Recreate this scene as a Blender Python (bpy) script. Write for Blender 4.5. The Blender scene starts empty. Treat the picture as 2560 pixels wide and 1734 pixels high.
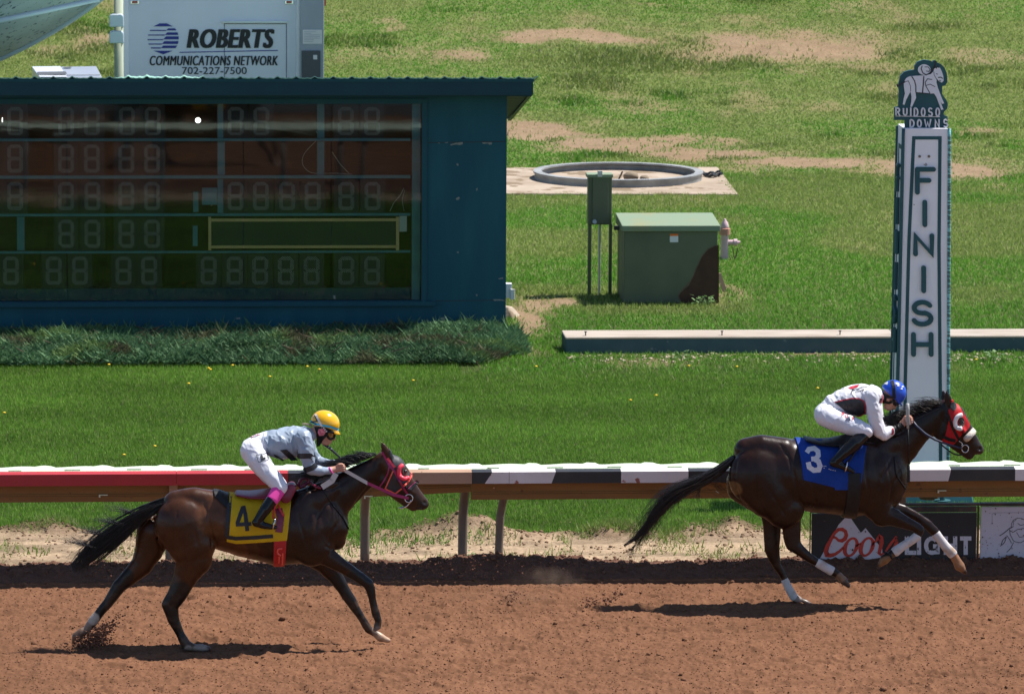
import bpy, bmesh, math, random
import numpy as np
from mathutils import Vector, Matrix
random.seed(7); RNG = np.random.default_rng(7)
R = math.radians
# ------------------------------------------------------------------ camera, light, exposure
FPX, PW, PH = 12800.0, 2560.0, 1734.0          # focal length in photo pixels, photo size
CAM = np.array([0.0, 0.0, 9.1])
YAW, PITCH, ROLL = R(4.0), R(8.1), R(0.35)
fwd = np.array([math.sin(YAW)*math.cos(PITCH), math.cos(YAW)*math.cos(PITCH), -math.sin(PITCH)])
r0 = np.array([math.cos(YAW), -math.sin(YAW), 0.0]); u0 = np.cross(r0, fwd)
rgt = r0*math.cos(ROLL) + u0*math.sin(ROLL); upv = u0*math.cos(ROLL) - r0*math.sin(ROLL)
scene = bpy.context.scene
col = scene.collection
cd = bpy.data.cameras.new('camera'); cam = bpy.data.objects.new('camera', cd); col.objects.link(cam)
cd.sensor_width = 36.0; cd.lens = 36.0*FPX/PW; cd.clip_start = 1.0; cd.clip_end = 2000.0
Mx = Matrix.Identity(4)
for i in range(3):
    Mx[i][0] = rgt[i]; Mx[i][1] = upv[i]; Mx[i][2] = -fwd[i]; Mx[i][3] = CAM[i]
cam.matrix_world = Mx
cd.dof.use_dof = True; cd.dof.focus_distance = 46.5; cd.dof.aperture_fstop = 9.0
scene.camera = cam
SUN_EL, SUN_AZ = R(61.0), R(19.0)               # elevation; azimuth from +X towards +Y
sv = Vector((math.cos(SUN_AZ)*math.cos(SUN_EL), math.sin(SUN_AZ)*math.cos(SUN_EL), math.sin(SUN_EL)))
sl = bpy.data.lights.new('sun', 'SUN'); sl.energy = 5.0; sl.angle = R(0.5); sl.color = (1.0, 0.955, 0.89)
so = bpy.data.objects.new('sun', sl); col.objects.link(so)
so.rotation_euler = (-sv).to_track_quat('-Z', 'Y').to_euler(); so.location = (30, 20, 40)
w = bpy.data.worlds.new('World'); scene.world = w; w.use_nodes = True
nt = w.node_tree; nt.nodes.clear()
sky = nt.nodes.new('ShaderNodeTexSky'); sky.sky_type = 'NISHITA'; sky.sun_disc = False
sky.sun_elevation = SUN_EL; sky.sun_rotation = math.atan2(sv.x, sv.y); sky.altitude = 1900
bg = nt.nodes.new('ShaderNodeBackground'); bg.inputs['Strength'].default_value = 0.095
wo = nt.nodes.new('ShaderNodeOutputWorld')
nt.links.new(sky.outputs[0], bg.inputs[0]); nt.links.new(bg.outputs[0], wo.inputs[0])
scene.view_settings.view_transform = 'Standard'; scene.view_settings.look = 'None'
scene.view_settings.exposure = 0.70; scene.view_settings.gamma = 1.0
scene.render.engine = 'CYCLES'
scene.cycles.max_bounces = 8; scene.cycles.diffuse_bounces = 3; scene.cycles.glossy_bounces = 3
scene.cycles.use_denoising = True

# ------------------------------------------------------------------ pixel <-> world (photo measured once, then everything is metric)
def rays(A):
    A = np.atleast_2d(np.asarray(A, float))
    return fwd + np.outer((A[:,0]-PW/2)/FPX, rgt) + np.outer((PH/2-A[:,1])/FPX, upv)
def atN(A, Y):
    r = rays(A); t = (np.asarray(Y, float) - CAM[1])/r[:,1]
    return CAM + r*t[:,None] if np.ndim(t) else CAM + r*t
def at(px, py, Y): return atN([[px, py]], Y)[0]
def gnd(px, py, z=0.0):
    r = rays([[px, py]])[0]; return CAM + r*((z-CAM[2])/r[2])
def ppm(px, py, Y):                              # photo pixels per metre at that depth
    r = rays([[px, py]])[0]; return FPX/((Y-CAM[1])/r[1])
def plane(Y): return lambda A: atN(A, Y)

# ------------------------------------------------------------------ object helpers
def root_loc(o):
    while o.parent: o = o.parent
    return np.array(o.location)
def thing(name, label, cat, loc, group=None, kind=None):
    o = bpy.data.objects.new(name, None); col.objects.link(o); o.empty_display_size = 0.2
    o.location = tuple(float(v) for v in loc); tag(o, label, cat, group, kind); return o
def tag(o, label=None, cat=None, group=None, kind=None):
    if label: o['label'] = label
    if cat: o['category'] = cat
    if group: o['group'] = group
    if kind: o['kind'] = kind
    return o
def fast_mesh(name, V, Fq):
    """V (n,3); Fq list of arrays (m,k) of equal-size polygons, or list of index lists"""
    me = bpy.data.meshes.new(name)
    V = np.asarray(V, np.float32)
    me.vertices.add(len(V)); me.vertices.foreach_set('co', V.ravel())
    arrs = [np.asarray(a, np.int32) for a in Fq if len(a)]
    nl = sum(a.size for a in arrs); npoly = sum(len(a) for a in arrs)
    me.loops.add(nl); me.polygons.add(npoly)
    me.loops.foreach_set('vertex_index', np.concatenate([a.ravel() for a in arrs]) if arrs else np.zeros(0, np.int32))
    tot = np.concatenate([np.full(len(a), a.shape[1], np.int32) for a in arrs])
    st = np.concatenate([[0], np.cumsum(tot)[:-1]]).astype(np.int32)
    me.polygons.foreach_set('loop_start', st); me.polygons.foreach_set('loop_total', tot)
    me.update(calc_edges=True); me.validate()
    return me
class MB:
    """collects shapes in world space and links them as ONE mesh object"""
    def __init__(s): s.v = []; s.f = []; s.m = []; s.n = 0; s.cur = 0
    def add(s, V, F):
        V = np.asarray(V, float).reshape(-1, 3)
        s.v.append(V)
        for f in F: s.f.append([int(i)+s.n for i in f]); s.m.append(s.cur)
        s.n += len(V); return s
    def hexa(s, P):                              # 8 corners: bottom 4 (ccw from above), top 4
        return s.add(P, [(3,2,1,0),(4,5,6,7),(0,1,5,4),(1,2,6,5),(2,3,7,6),(3,0,4,7)])
    def box(s, a, b):
        x0,y0,z0 = [min(a[i],b[i]) for i in range(3)]; x1,y1,z1 = [max(a[i],b[i]) for i in range(3)]
        return s.hexa([(x0,y0,z0),(x1,y0,z0),(x1,y1,z0),(x0,y1,z0),(x0,y0,z1),(x1,y0,z1),(x1,y1,z1),(x0,y1,z1)])
    def pxbox(s, x0, y0, x1, y1, Y, d):          # photo rectangle standing at depth Y, d metres thick
        a = at(x0, y1, Y); b = at(x1, y0, Y)
        return s.box((a[0],Y,a[2]), (b[0],Y+d,b[2]))
    def tube(s, P, rad, n=8, cap=True):
        P = np.asarray(P, float); m = len(P); rad = np.broadcast_to(np.asarray(rad, float), (m,))
        T = np.gradient(P, axis=0); T /= np.linalg.norm(T, axis=1)[:,None]+1e-12
        up = np.array([0,0,1.0]) if abs(T[0][2]) < .9 else np.array([0,1.0,0])
        N = np.cross(T[0], up); N /= np.linalg.norm(N); V = []
        for i in range(m):
            N = N - T[i]*np.dot(N, T[i]); N /= np.linalg.norm(N)+1e-12; B = np.cross(T[i], N)
            a = np.arange(n)*2*math.pi/n
            V.append(P[i] + rad[i]*(np.outer(np.cos(a), N)+np.outer(np.sin(a), B)))
        F = [(i*n+j, i*n+(j+1)%n, (i+1)*n+(j+1)%n, (i+1)*n+j) for i in range(m-1) for j in range(n)]
        if cap: F += [tuple(range(n))[::-1], tuple((m-1)*n+j for j in range(n))]
        return s.add(np.concatenate(V), F)
    def lathe(s, c, prof, n=24):                 # prof [(r,z)]
        V = []; c = np.asarray(c, float)
        for r, z in prof:
            a = np.arange(n)*2*math.pi/n
            V += [(c[0]+r*math.cos(t), c[1]+r*math.sin(t), c[2]+z) for t in a]
        m = len(prof)
        F = [(i*n+j, i*n+(j+1)%n, (i+1)*n+(j+1)%n, (i+1)*n+j) for i in range(m-1) for j in range(n)]
        F += [tuple(range(n))[::-1], tuple((m-1)*n+j for j in range(n))]
        return s.add(V, F)
    def prism(s, poly, f0, d):                   # 2D polygon -> f0 maps to 3D, extruded along d
        A = f0(np.asarray(poly, float)); d = np.asarray(d, float); n = len(A)
        V = np.concatenate([A, A+d])
        return s.add(V, [tuple(range(n)), tuple(range(2*n-1, n-1, -1))] + [(i, i+n, (i+1)%n+n, (i+1)%n) for i in range(n)])
    def ribbon(s, P2, width, f3, step=4.0, off=0.0, closed=False, thick=None, ends=None):
        """stroke of given width (photo px, number or list) along a 2D polyline, mapped by f3(N,2)->(N,3)"""
        P2 = np.asarray(P2, float)
        if closed: P2 = np.vstack([P2, P2[:1]])
        seg = np.linalg.norm(np.diff(P2, axis=0), axis=1); L = np.concatenate([[0], np.cumsum(seg)])
        wd = np.asarray(width, float)
        wd = np.full(len(P2), float(wd)) if wd.ndim == 0 else np.interp(L, np.linspace(0, L[-1], len(wd)), wd)
        ss = np.unique(np.concatenate([L, np.arange(0, L[-1], step)]))
        ss = ss[np.concatenate([[True], np.diff(ss) > 1e-6])]
        C = np.stack([np.interp(ss, L, P2[:,0]), np.interp(ss, L, P2[:,1])], 1); W_ = np.interp(ss, L, wd)
        nrm = np.zeros_like(C)
        e = np.diff(C, axis=0); e /= np.linalg.norm(e, axis=1)[:,None]+1e-9
        pn = np.stack([-e[:,1], e[:,0]], 1)
        nrm[0] = pn[0]; nrm[-1] = pn[-1]
        if len(C) > 2:
            a = pn[:-1]+pn[1:]; l = np.linalg.norm(a, axis=1)[:,None]; a = a/np.maximum(l, 1e-6)
            k = 1/np.maximum(np.sum(a*pn[1:], 1), .55); nrm[1:-1] = a*k[:,None]
        if closed:
            a = pn[0]+pn[-1]; a /= np.linalg.norm(a)+1e-9; nrm[0] = nrm[-1] = a
        Lf = C+nrm*W_[:,None]/2; Rt = C-nrm*W_[:,None]/2
        m = len(C); A = np.empty((2*m, 2)); A[0::2] = Lf; A[1::2] = Rt
        V = f3(A)
        F = [(2*i, 2*i+1, 2*i+3, 2*i+2) for i in range(m-1)]
        if off: V = V + np.array([0, -off, 0])
        if thick is not None:
            V = np.concatenate([V, V+np.asarray(thick, float)]); n = 2*m
            F = F + [(a+n, d+n, c+n, b+n) for a, b, c, d in F]
            F += [(2*i, 2*i+2, 2*i+2+n, 2*i+n) for i in range(m-1)] + [(2*i+3, 2*i+1, 2*i+1+n, 2*i+3+n) for i in range(m-1)]
            F += [(1, 0, n, 1+n), (2*m-2, 2*m-1, 2*m-1+n, 2*m-2+n)]
        return s.add(V, F)
    def build(s, name, mats, parent=None, loc=None, smooth=False, bevel=0, autosmooth=None):
        V = np.concatenate(s.v)
        if parent is not None: off = root_loc(parent)
        elif loc is not None: off = np.asarray(loc, float)
        else:
            mn, mx = V.min(0), V.max(0); off = np.array([(mn[0]+mx[0])/2, (mn[1]+mx[1])/2, mn[2]])
        me = bpy.data.meshes.new(name)
        me.from_pydata((V-off).tolist(), [], s.f)
        mats = mats if isinstance(mats, (list, tuple)) else [mats]
        for m in mats: me.materials.append(m)
        if len(mats) > 1: me.polygons.foreach_set('material_index', s.m)
        if smooth: me.polygons.foreach_set('use_smooth', [True]*len(me.polygons))
        me.update()
        o = bpy.data.objects.new(name, me); col.objects.link(o)
        if parent is not None: o.parent = parent
        else: o.location = tuple(off)
        if bevel:
            b = o.modifiers.new('bevel', 'BEVEL'); b.width = bevel; b.segments = 2; b.limit_method = 'ANGLE'; b.angle_limit = R(40)
        if autosmooth:
            me.polygons.foreach_set('use_smooth', [True]*len(me.polygons))
            try: me.set_sharp_from_angle(angle=R(autosmooth))
            except Exception: pass
        return o
def link_mesh(name, me, mats, parent=None, off=None, smooth=True):
    o = bpy.data.objects.new(name, me); col.objects.link(o)
    for m in (mats if isinstance(mats, (list, tuple)) else [mats]): me.materials.append(m)
    if smooth: me.polygons.foreach_set('use_smooth', np.ones(len(me.polygons), bool))
    if parent is not None: o.parent = parent
    elif off is not None: o.location = tuple(float(v) for v in off)
    return o
def copy_tree(o, parent=None):
    c = o.copy(); col.objects.link(c)
    if parent: c.parent = parent
    for ch in [x for x in bpy.data.objects if x.parent == o]: copy_tree(ch, c)
    return c
def set_col(me, C, name='col'):
    a = me.attributes.new(name, 'FLOAT_COLOR', 'POINT')
    C = np.asarray(C, np.float32)
    if C.shape[1] == 3: C = np.concatenate([C, np.ones((len(C), 1), np.float32)], 1)
    a.data.foreach_set('color', C.ravel())

# ------------------------------------------------------------------ numpy noise
def vnoise(x, y, seed=0):
    xi = np.floor(x).astype(np.int64); yi = np.floor(y).astype(np.int64); fx = x-xi; fy = y-yi
    fx = fx*fx*fx*(fx*(fx*6-15)+10); fy = fy*fy*fy*(fy*(fy*6-15)+10)
    def h(i, j):
        n = (i*374761393 + j*668265263 + seed*974711) & 0x7fffffff
        n = ((n ^ (n >> 13))*1274126177) & 0x7fffffff
        n = ((n ^ (n >> 16))*668265263) & 0x7fffffff
        return ((n ^ (n >> 15)) & 0xffff)/65535.0
    a = h(xi, yi); b = h(xi+1, yi); c = h(xi, yi+1); d = h(xi+1, yi+1)
    return (a*(1-fx)+b*fx)*(1-fy) + (c*(1-fx)+d*fx)*fy
def fbm(x, y, oct=4, seed=0, gain=.5):
    s = 0; a = 1; t = 0
    for o in range(oct):
        s = s + a*vnoise(x*2**o+17.3*o, y*2**o-9.1*o, seed+o); t += a; a *= gain
    return s/t
def smooth(a, b, x):
    t = np.clip((x-a)/(b-a), 0, 1); return t*t*(3-2*t)

# ------------------------------------------------------------------ materials
def mat(name, c, rough=.6, c2=None, scale=8.0, spec=.5, metal=0, bump=0, bscale=40.0, attr=None, detail=4, mixlo=.35, mixhi=.7,
        coat=0, transl=0, stretch=None, spots=None, bdist=.01):
    m = bpy.data.materials.new(name); m.use_nodes = True; n = m.node_tree.nodes; l = m.node_tree.links; n.clear()
    out = n.new('ShaderNodeOutputMaterial'); p = n.new('ShaderNodeBsdfPrincipled')
    p.inputs['Roughness'].default_value = rough; p.inputs['Metallic'].default_value = metal
    p.inputs['Specular IOR Level'].default_value = spec; p.inputs['Coat Weight'].default_value = coat
    tc = n.new('ShaderNodeTexCoord'); vec = tc.outputs['Object']
    if stretch:
        mp = n.new('ShaderNodeMapping'); mp.inputs['Scale'].default_value = stretch
        l.new(vec, mp.inputs[0]); vec = mp.outputs[0]
    if attr:
        a = n.new('ShaderNodeAttribute'); a.attribute_name = attr; csock = a.outputs['Color']
    else:
        rgb = n.new('ShaderNodeRGB'); rgb.outputs[0].default_value = (*c, 1); csock = rgb.outputs[0]
    if c2 is not None:
        no = n.new('ShaderNodeTexNoise'); no.inputs['Scale'].default_value = scale; no.inputs['Detail'].default_value = detail
        l.new(vec, no.inputs['Vector'])
        mr = n.new('ShaderNodeMapRange'); mr.inputs[1].default_value = mixlo; mr.inputs[2].default_value = mixhi
        l.new(no.outputs[0], mr.inputs[0])
        mx = n.new('ShaderNodeMix'); mx.data_type = 'RGBA'
        l.new(mr.outputs[0], mx.inputs[0]); l.new(csock, mx.inputs[6])
        if attr:                                  # c2 multiplies the attribute colour
            mx.blend_type = 'MULTIPLY'; mx.inputs[7].default_value = (*c2, 1)
        else: mx.inputs[7].default_value = (*c2, 1)
        csock = mx.outputs[2]
    if spots:                                     # (colour, scale, threshold) spatter / wear with a shape of its own
        sc_, ss_, st_ = spots
        no = n.new('ShaderNodeTexNoise'); no.inputs['Scale'].default_value = ss_; no.inputs['Detail'].default_value = 3
        l.new(tc.outputs['Object'], no.inputs['Vector'])
        mr = n.new('ShaderNodeMapRange'); mr.inputs[1].default_value = st_; mr.inputs[2].default_value = st_+.03
        l.new(no.outputs[0], mr.inputs[0])
        mx = n.new('ShaderNodeMix'); mx.data_type = 'RGBA'
        l.new(mr.outputs[0], mx.inputs[0]); l.new(csock, mx.inputs[6]); mx.inputs[7].default_value = (*sc_, 1); csock = mx.outputs[2]
    l.new(csock, p.inputs['Base Color'])
    if bump:
        nb = n.new('ShaderNodeTexNoise'); nb.inputs['Scale'].default_value = bscale; nb.inputs['Detail'].default_value = 6
        l.new(vec, nb.inputs['Vector'])
        bp = n.new('ShaderNodeBump'); bp.inputs['Strength'].default_value = bump; bp.inputs['Distance'].default_value = bdist
        l.new(nb.outputs[0], bp.inputs['Height']); l.new(bp.outputs[0], p.inputs['Normal'])
    sh = p.outputs[0]
    if transl:
        tr = n.new('ShaderNodeBsdfTranslucent'); l.new(csock, tr.inputs[0])
        ms = n.new('ShaderNodeMixShader'); ms.inputs[0].default_value = transl
        l.new(sh, ms.inputs[1]); l.new(tr.outputs[0], ms.inputs[2]); sh = ms.outputs[0]
    l.new(sh, out.inputs[0]); return m
# ------------------------------------------------------------------ implicit surfaces for bodies and clothing
class Field:
    def __init__(s, lo, hi, h):
        s.lo = np.asarray(lo, float); s.h = h
        s.n = np.ceil((np.asarray(hi, float)-s.lo)/h).astype(int)+1
        s.ax = [(s.lo[i]+h*np.arange(s.n[i])).astype(np.float32) for i in range(3)]
        s.d = np.full(s.n, 1.0, np.float32)
    def sub(s, lo, hi):
        a = np.clip(np.floor((np.asarray(lo)-s.lo)/s.h).astype(int), 0, s.n-1)
        b = np.clip(np.ceil((np.asarray(hi)-s.lo)/s.h).astype(int)+1, 1, s.n)
        return a, b
    def chain(s, pts, k=.03, cut=False):
        """pts: [(pos, r, ratio)], round-cone chain whose Y half-width is r*ratio"""
        pts = [(np.asarray(p, float), float(r), float(q)) for p, r, q in pts]
        if len(pts) == 1: pts = pts*2
        pad = k + 4*s.h + .02
        lo = np.min([p-np.array([r, r*q, r]) for p, r, q in pts], 0)-pad; hi = np.max([p+np.array([r, r*q, r]) for p, r, q in pts], 0)+pad
        a, b = s.sub(lo, hi)
        if np.any(b <= a): return s
        X = s.ax[0][a[0]:b[0], None, None]; Y = s.ax[1][None, a[1]:b[1], None]; Z = s.ax[2][None, None, a[2]:b[2]]
        D = None
        for (p0, r0_, q0), (p1, r1, q1) in zip(pts[:-1], pts[1:]):
            dx, dz = p1[0]-p0[0], p1[2]-p0[2]; qm = (q0+q1)/2
            dy = (p1[1]-p0[1])/qm; L2 = dx*dx+dy*dy+dz*dz
            if L2 < 1e-10: t = np.float32(0)
            else: t = np.clip(((X-p0[0])*dx + ((Y-p0[1])/qm)*dy + (Z-p0[2])*dz)/L2, 0, 1)
            q = q0+(q1-q0)*t
            d = np.sqrt((X-p0[0]-dx*t)**2 + ((Y-p0[1]-(p1[1]-p0[1])*t)/q)**2 + (Z-p0[2]-dz*t)**2) - (r0_+(r1-r0_)*t)
            D = d if D is None else np.minimum(D, d)
        V = s.d[a[0]:b[0], a[1]:b[1], a[2]:b[2]]
        if cut:
            D = -D; hh = np.maximum(k-np.abs(V-D), 0)/k
            V[...] = np.maximum(V, D)+hh*hh*k*.25
        else:
            hh = np.maximum(k-np.abs(V-D), 0)/k
            V[...] = np.minimum(V, D)-hh*hh*k*.25
        return s
    def sample(s, P):
        g = (np.asarray(P, float)-s.lo)/s.h
        ok = np.all((g >= 0) & (g < s.n-1.001), -1)
        g = np.clip(g, 0, s.n-1.01); i = g.astype(int); f = g-i
        o = 0
        for a in (0, 1):
            for b in (0, 1):
                for c in (0, 1):
                    w_ = (f[..., 0] if a else 1-f[..., 0])*(f[..., 1] if b else 1-f[..., 1])*(f[..., 2] if c else 1-f[..., 2])
                    o = o + w_*s.d[i[..., 0]+a, i[..., 1]+b, i[..., 2]+c]
        return np.where(ok, o, 1.0)
    def hit(s, A, off=.004, miss='interp'):
        """first surface point seen along photo rays, lifted by off"""
        r = rays(A); y0, y1 = s.lo[1], s.lo[1]+s.h*(s.n[1]-1)
        ys = np.arange(y0, y1, .0025)
        t = (ys[None, :]-CAM[1])/r[:, 1][:, None]
        P = CAM + r[:, None, :]*t[..., None]
        d = s.sample(P)-off
        ins = d < 0; anyh = ins.any(1); k = ins.argmax(1)
        tt = t[np.arange(len(k)), k]
        if not anyh.all():
            if not anyh.any(): tt = (((y0+y1)/2-CAM[1])/r[:, 1])
            else:
                ix = np.arange(len(k)); tt = np.interp(ix, ix[anyh], tt[anyh])
        return CAM + r*tt[:, None]
    def on(s, off=.004): return lambda A: s.hit(A, off)
    def mesh(s, d=None):
        d = s.d if d is None else d
        return surface_nets(d, s.lo, s.h)
def surface_nets(d, lo, h):
    S = d < 0
    c = np.zeros(np.array(d.shape)-1, np.int8)
    for a in (0, 1):
        for b in (0, 1):
            for e in (0, 1):
                c += S[a:d.shape[0]-1+a, b:d.shape[1]-1+b, e:d.shape[2]-1+e]
    act = (c > 0) & (c < 8)
    ijk = np.argwhere(act); n = len(ijk)
    idx = np.full(act.shape, -1, np.int64); idx[act] = np.arange(n)
    acc = np.zeros((n, 3)); cnt = np.zeros(n)
    cor = [(a, b, e) for a in (0, 1) for b in (0, 1) for e in (0, 1)]
    for ca in cor:
        for ax in range(3):
            if ca[ax] == 0:
                cb = list(ca); cb[ax] = 1
                da = d[ijk[:, 0]+ca[0], ijk[:, 1]+ca[1], ijk[:, 2]+ca[2]]; db = d[ijk[:, 0]+cb[0], ijk[:, 1]+cb[1], ijk[:, 2]+cb[2]]
                m = (da < 0) != (db < 0); t = np.where(m, da/np.where(m, da-db, 1), 0)
                p = np.array(ca, float)[None, :]+np.zeros((n, 3)); p[:, ax] += t
                acc += p*m[:, None]; cnt += m
    V = lo + (ijk+acc/np.maximum(cnt, 1)[:, None])*h
    Q = []
    for ax in range(3):
        u, v = [(1, 2), (2, 0), (0, 1)][ax]
        sl0 = [slice(None)]*3; sl1 = [slice(None)]*3
        sl0[ax] = slice(0, -1); sl1[ax] = slice(1, None)
        s0 = S[tuple(sl0)]; s1 = S[tuple(sl1)]
        e = np.argwhere(s0 != s1)
        ok = (e[:, u] > 0) & (e[:, v] > 0) & (e[:, u] < act.shape[u]) & (e[:, v] < act.shape[v])
        e = e[ok]; flip = s0[e[:, 0], e[:, 1], e[:, 2]]
        def cell(du, dv):
            g = e.copy(); g[:, u] += du; g[:, v] += dv
            return idx[g[:, 0], g[:, 1], g[:, 2]]
        q = np.stack([cell(-1, -1), cell(0, -1), cell(0, 0), cell(-1, 0)], 1)
        q[~flip] = q[~flip][:, ::-1]
        Q.append(q[(q >= 0).all(1)])
    return V, np.concatenate(Q)
def net_obj(name, V, Q, m, parent, colors=None, smooth_it=1):
    if smooth_it:
        e = np.concatenate([Q[:, [0, 1]], Q[:, [1, 2]], Q[:, [2, 3]], Q[:, [3, 0]]]); e = np.concatenate([e, e[:, ::-1]])
        for _ in range(smooth_it):
            acc = np.zeros_like(V); cn = np.bincount(e[:, 0], minlength=len(V)).astype(float)
            for i in range(3): acc[:, i] = np.bincount(e[:, 0], V[e[:, 1], i], minlength=len(V))
            V = V*.5 + .5*acc/np.maximum(cn, 1)[:, None]
    me = fast_mesh(name, V-root_loc(parent), [Q])
    if colors is not None: set_col(me, colors(V))
    return link_mesh(name, me, m, parent)
def poly_sdf(poly, X, Z):
    """signed distance to a 2D polygon (negative inside)"""
    P = np.asarray(poly, float); D = np.full(np.broadcast(X, Z).shape, 1e9); ins = np.zeros(D.shape, bool)
    for i in range(len(P)):
        a = P[i]; b = P[(i+1) % len(P)]; ex, ez = b-a; L = ex*ex+ez*ez
        t = np.clip(((X-a[0])*ex+(Z-a[1])*ez)/L, 0, 1)
        D = np.minimum(D, (X-a[0]-ex*t)**2+(Z-a[1]-ez*t)**2)
        cnd = (a[1] > Z) != (b[1] > Z)
        ins ^= cnd & (X < (b[0]-a[0])*(Z-a[1])/np.where(b[1] == a[1], 1e-9, b[1]-a[1])+a[0])
    D = np.sqrt(D); return np.where(ins, -D, D)
def shell(F, polypx, Y0, off, h=.005, k=.004, round_=0, wr=None, ylim=None):
    """sheet lying on a body: body grown by off, kept inside a photo polygon swept across the body"""
    W3 = atN(polypx, Y0); xz = W3[:, [0, 2]]
    lo = np.array([xz[:, 0].min()-.03, F.lo[1], xz[:, 1].min()-.03]); hi = np.array([xz[:, 0].max()+.03, F.lo[1]+F.h*(F.n[1]-1), xz[:, 1].max()+.03])
    if ylim: lo[1], hi[1] = ylim
    G = Field(lo, hi, h)
    X, Y, Z = np.meshgrid(*G.ax, indexing='ij')
    base = F.sample(np.stack([X, Y, Z], -1)) - off
    if wr is not None: base = base + wr(X, Y, Z)
    reg = poly_sdf(xz, G.ax[0][:, None], G.ax[2][None, :])+round_
    G.d = np.maximum(base, reg[:, None, :]).astype(np.float32)
    return G
# ------------------------------------------------------------------ the ground
YT = 47.95                                       # where the raked track ends under the rail
Y_LAWN_L = gnd(600, 1335)[1]; Y_SHRUB = gnd(600, 905)[1]; Y_ROUGH = gnd(1900, 935)[1]
HILL0 = 90.0
XMOUND = gnd(1180, 1330)[0]
def zt(X, Y):
    X = np.asarray(X, float); Y = np.asarray(Y, float)
    s = np.maximum(Y-HILL0, 0)
    z = .10*s*s/(s+6.0)
    z = z + .10*(fbm(X*.25, Y*.2, 3, 5)-.5)*smooth(70, 92, Y)
    z = z + .03*(fbm(X*1.1, Y*1.1, 3, 9)-.5)*smooth(64, 70, Y)
    # broken turf edge between the sand strip and the lawn
    e = np.exp(-((Y-yedge(X))/.33)**2)
    z = z + e*np.maximum(fbm(X*2.2, Y*2.5, 4, 21)-.42, 0)*.30*(.3+.9*smooth(.45, .7, vnoise(X*.55+3.1, Y*0+.5, 33)))
    z = z + .16*np.exp(-((X-XMOUND)/.42)**2-((Y-yedge(X)+.1)/.36)**2)*(.55+.9*(fbm(X*5, Y*5, 4, 23)-.2))
    z = z + (.03*(fbm(X*3, Y*3, 4, 3)-.5)+.030*(fbm(X*10, Y*9, 4, 4, .7)-.5))*smooth(51.5, 49.8, Y)
    return z
def yedge(X): return Y_LAWN_L - .45*smooth(.42, .62, vnoise(X*.45, X*0+4.2, 8))*0 + .9*(fbm(X*.5, X*0+1.7, 4, 12)-.5)
def px_dist(Y): return Y
# bare soil patches: photo pixel centre and half sizes, turned into places on the ground
def hillpt(px, py):
    r = rays([[px, py]])[0]; t = np.linspace(40, 160, 2400); P = CAM+r*t[:, None]
    k = np.argmax(P[:, 2] < zt(P[:, 0], P[:, 1])); return P[k]
BARE = []
for cx, cy, hx, hy, s in [(1960,112,330,42,1.05), (1430,88,190,17,1.15), (1150,138,85,26,.9), (960,66,40,10,.6), (1330,332,140,20,1.3), (1560,354,190,18,1.3),
        (1800,380,200,20,1.3), (2050,410,190,18,1.3), (2350,428,220,22,1.2), (1900,425,120,8,.6), (1375,765,105,26,.95), (1310,800,60,45,1), (1460,755,60,12,1), (1330,860,45,30,.8),
        (1800,742,50,20,.7), (2000,878,560,9,1), (1640,905,130,14,.55), (2430,330,60,10,.7), (220,100,60,34,.8), (120,130,70,20,.6), (2480,150,80,24,.6), (1650,20,50,7,.5), (2200,170,120,18,.6), (1860,720,24,30,.7), (2240,60,70,8,.4), (1390,412,140,5,.6)]:
    p = hillpt(cx, cy); a = hillpt(cx, cy-hy); b = hillpt(cx, cy+hy); k = FPX/np.dot(p-CAM, fwd)
    BARE.append((p[0], p[1], hx/k, max(abs(a[1]-b[1])/2, .2), s))
TB = hillpt(1640, 150)
def bare(X, Y):
    m = np.zeros(np.shape(X)); wx = X + 1.4*(fbm(X*.7, Y*.5, 4, 40)-.5); wy = Y + 3.2*(fbm(X*.6, Y*.4, 4, 50)-.5)*smooth(60, 90, Y) + .5*(fbm(X*1.2, Y, 3, 55)-.5)
    for cx, cy, ax, ay, s in BARE:
        q = np.sqrt(((wx-cx)/ax)**2+((wy-cy)/ay)**2)
        m = np.maximum(m, s*smooth(1.45, .35, q))
    n = fbm(X*1.6, Y*.9, 4, 61)
    n = .55*n+.45*fbm(X*6, Y*2.6, 4, 63, .7)
    m = np.minimum(m*smooth(.24, .50, n+.45*m-.16), 1)
    m = np.maximum(m, .45*smooth(.60, .78, fbm(X*.8, Y*.5, 5, 77))*smooth(66, 80, Y))
    v = smooth(yedge(X)+.15, yedge(X)-.25, Y + .3*(fbm(X*3, Y*3, 4, 70)-.5))
    return np.maximum(m, v)
SAND = np.array([.40, .295, .195]); SOIL = np.array([.255, .175, .105]); PINK = np.array([.285, .205, .13])
def ground_col(X, Y):
    b = bare(X, Y)[:, None]; n = fbm(X*4, Y*4, 4, 90)[:, None]; n2 = fbm(X*1.2, Y*1.2, 3, 91)[:, None]
    under = np.array([.045, .062, .016])*(.7+.7*n)
    far = smooth(60, 75, Y)[:, None]
    under = under*(1-far) + (np.array([.14, .175, .05])*(.75+.5*n))*far
    soil = (SOIL*(1-n2)+PINK*n2)*(.8+.4*n)
    vg = smooth(52, 50.5, Y)[:, None]
    straw = smooth(.42, .62, fbm(X*1.6, Y*6, 4, 93))[:, None]
    sand = SAND*(.70+.52*n)*(1-straw*.30)
    cl = np.exp(-((Y-yedge(X))/.35)**2)[:, None]*smooth(.42, .6, fbm(X*2.2, Y*2.5, 4, 21))[:, None]
    sand = sand*(1-cl*.55)+np.array([.19, .11, .07])*cl*.55
    soil = soil*(1-vg)+sand*vg
    return under*(1-b)+soil*b
M = {}
M['ground'] = mat('ground_soil_and_turf', (1,1,1), .95, (.62,.60,.58), 22, spec=.1, attr='col', bump=.6, bscale=60, bdist=.02)
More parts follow.
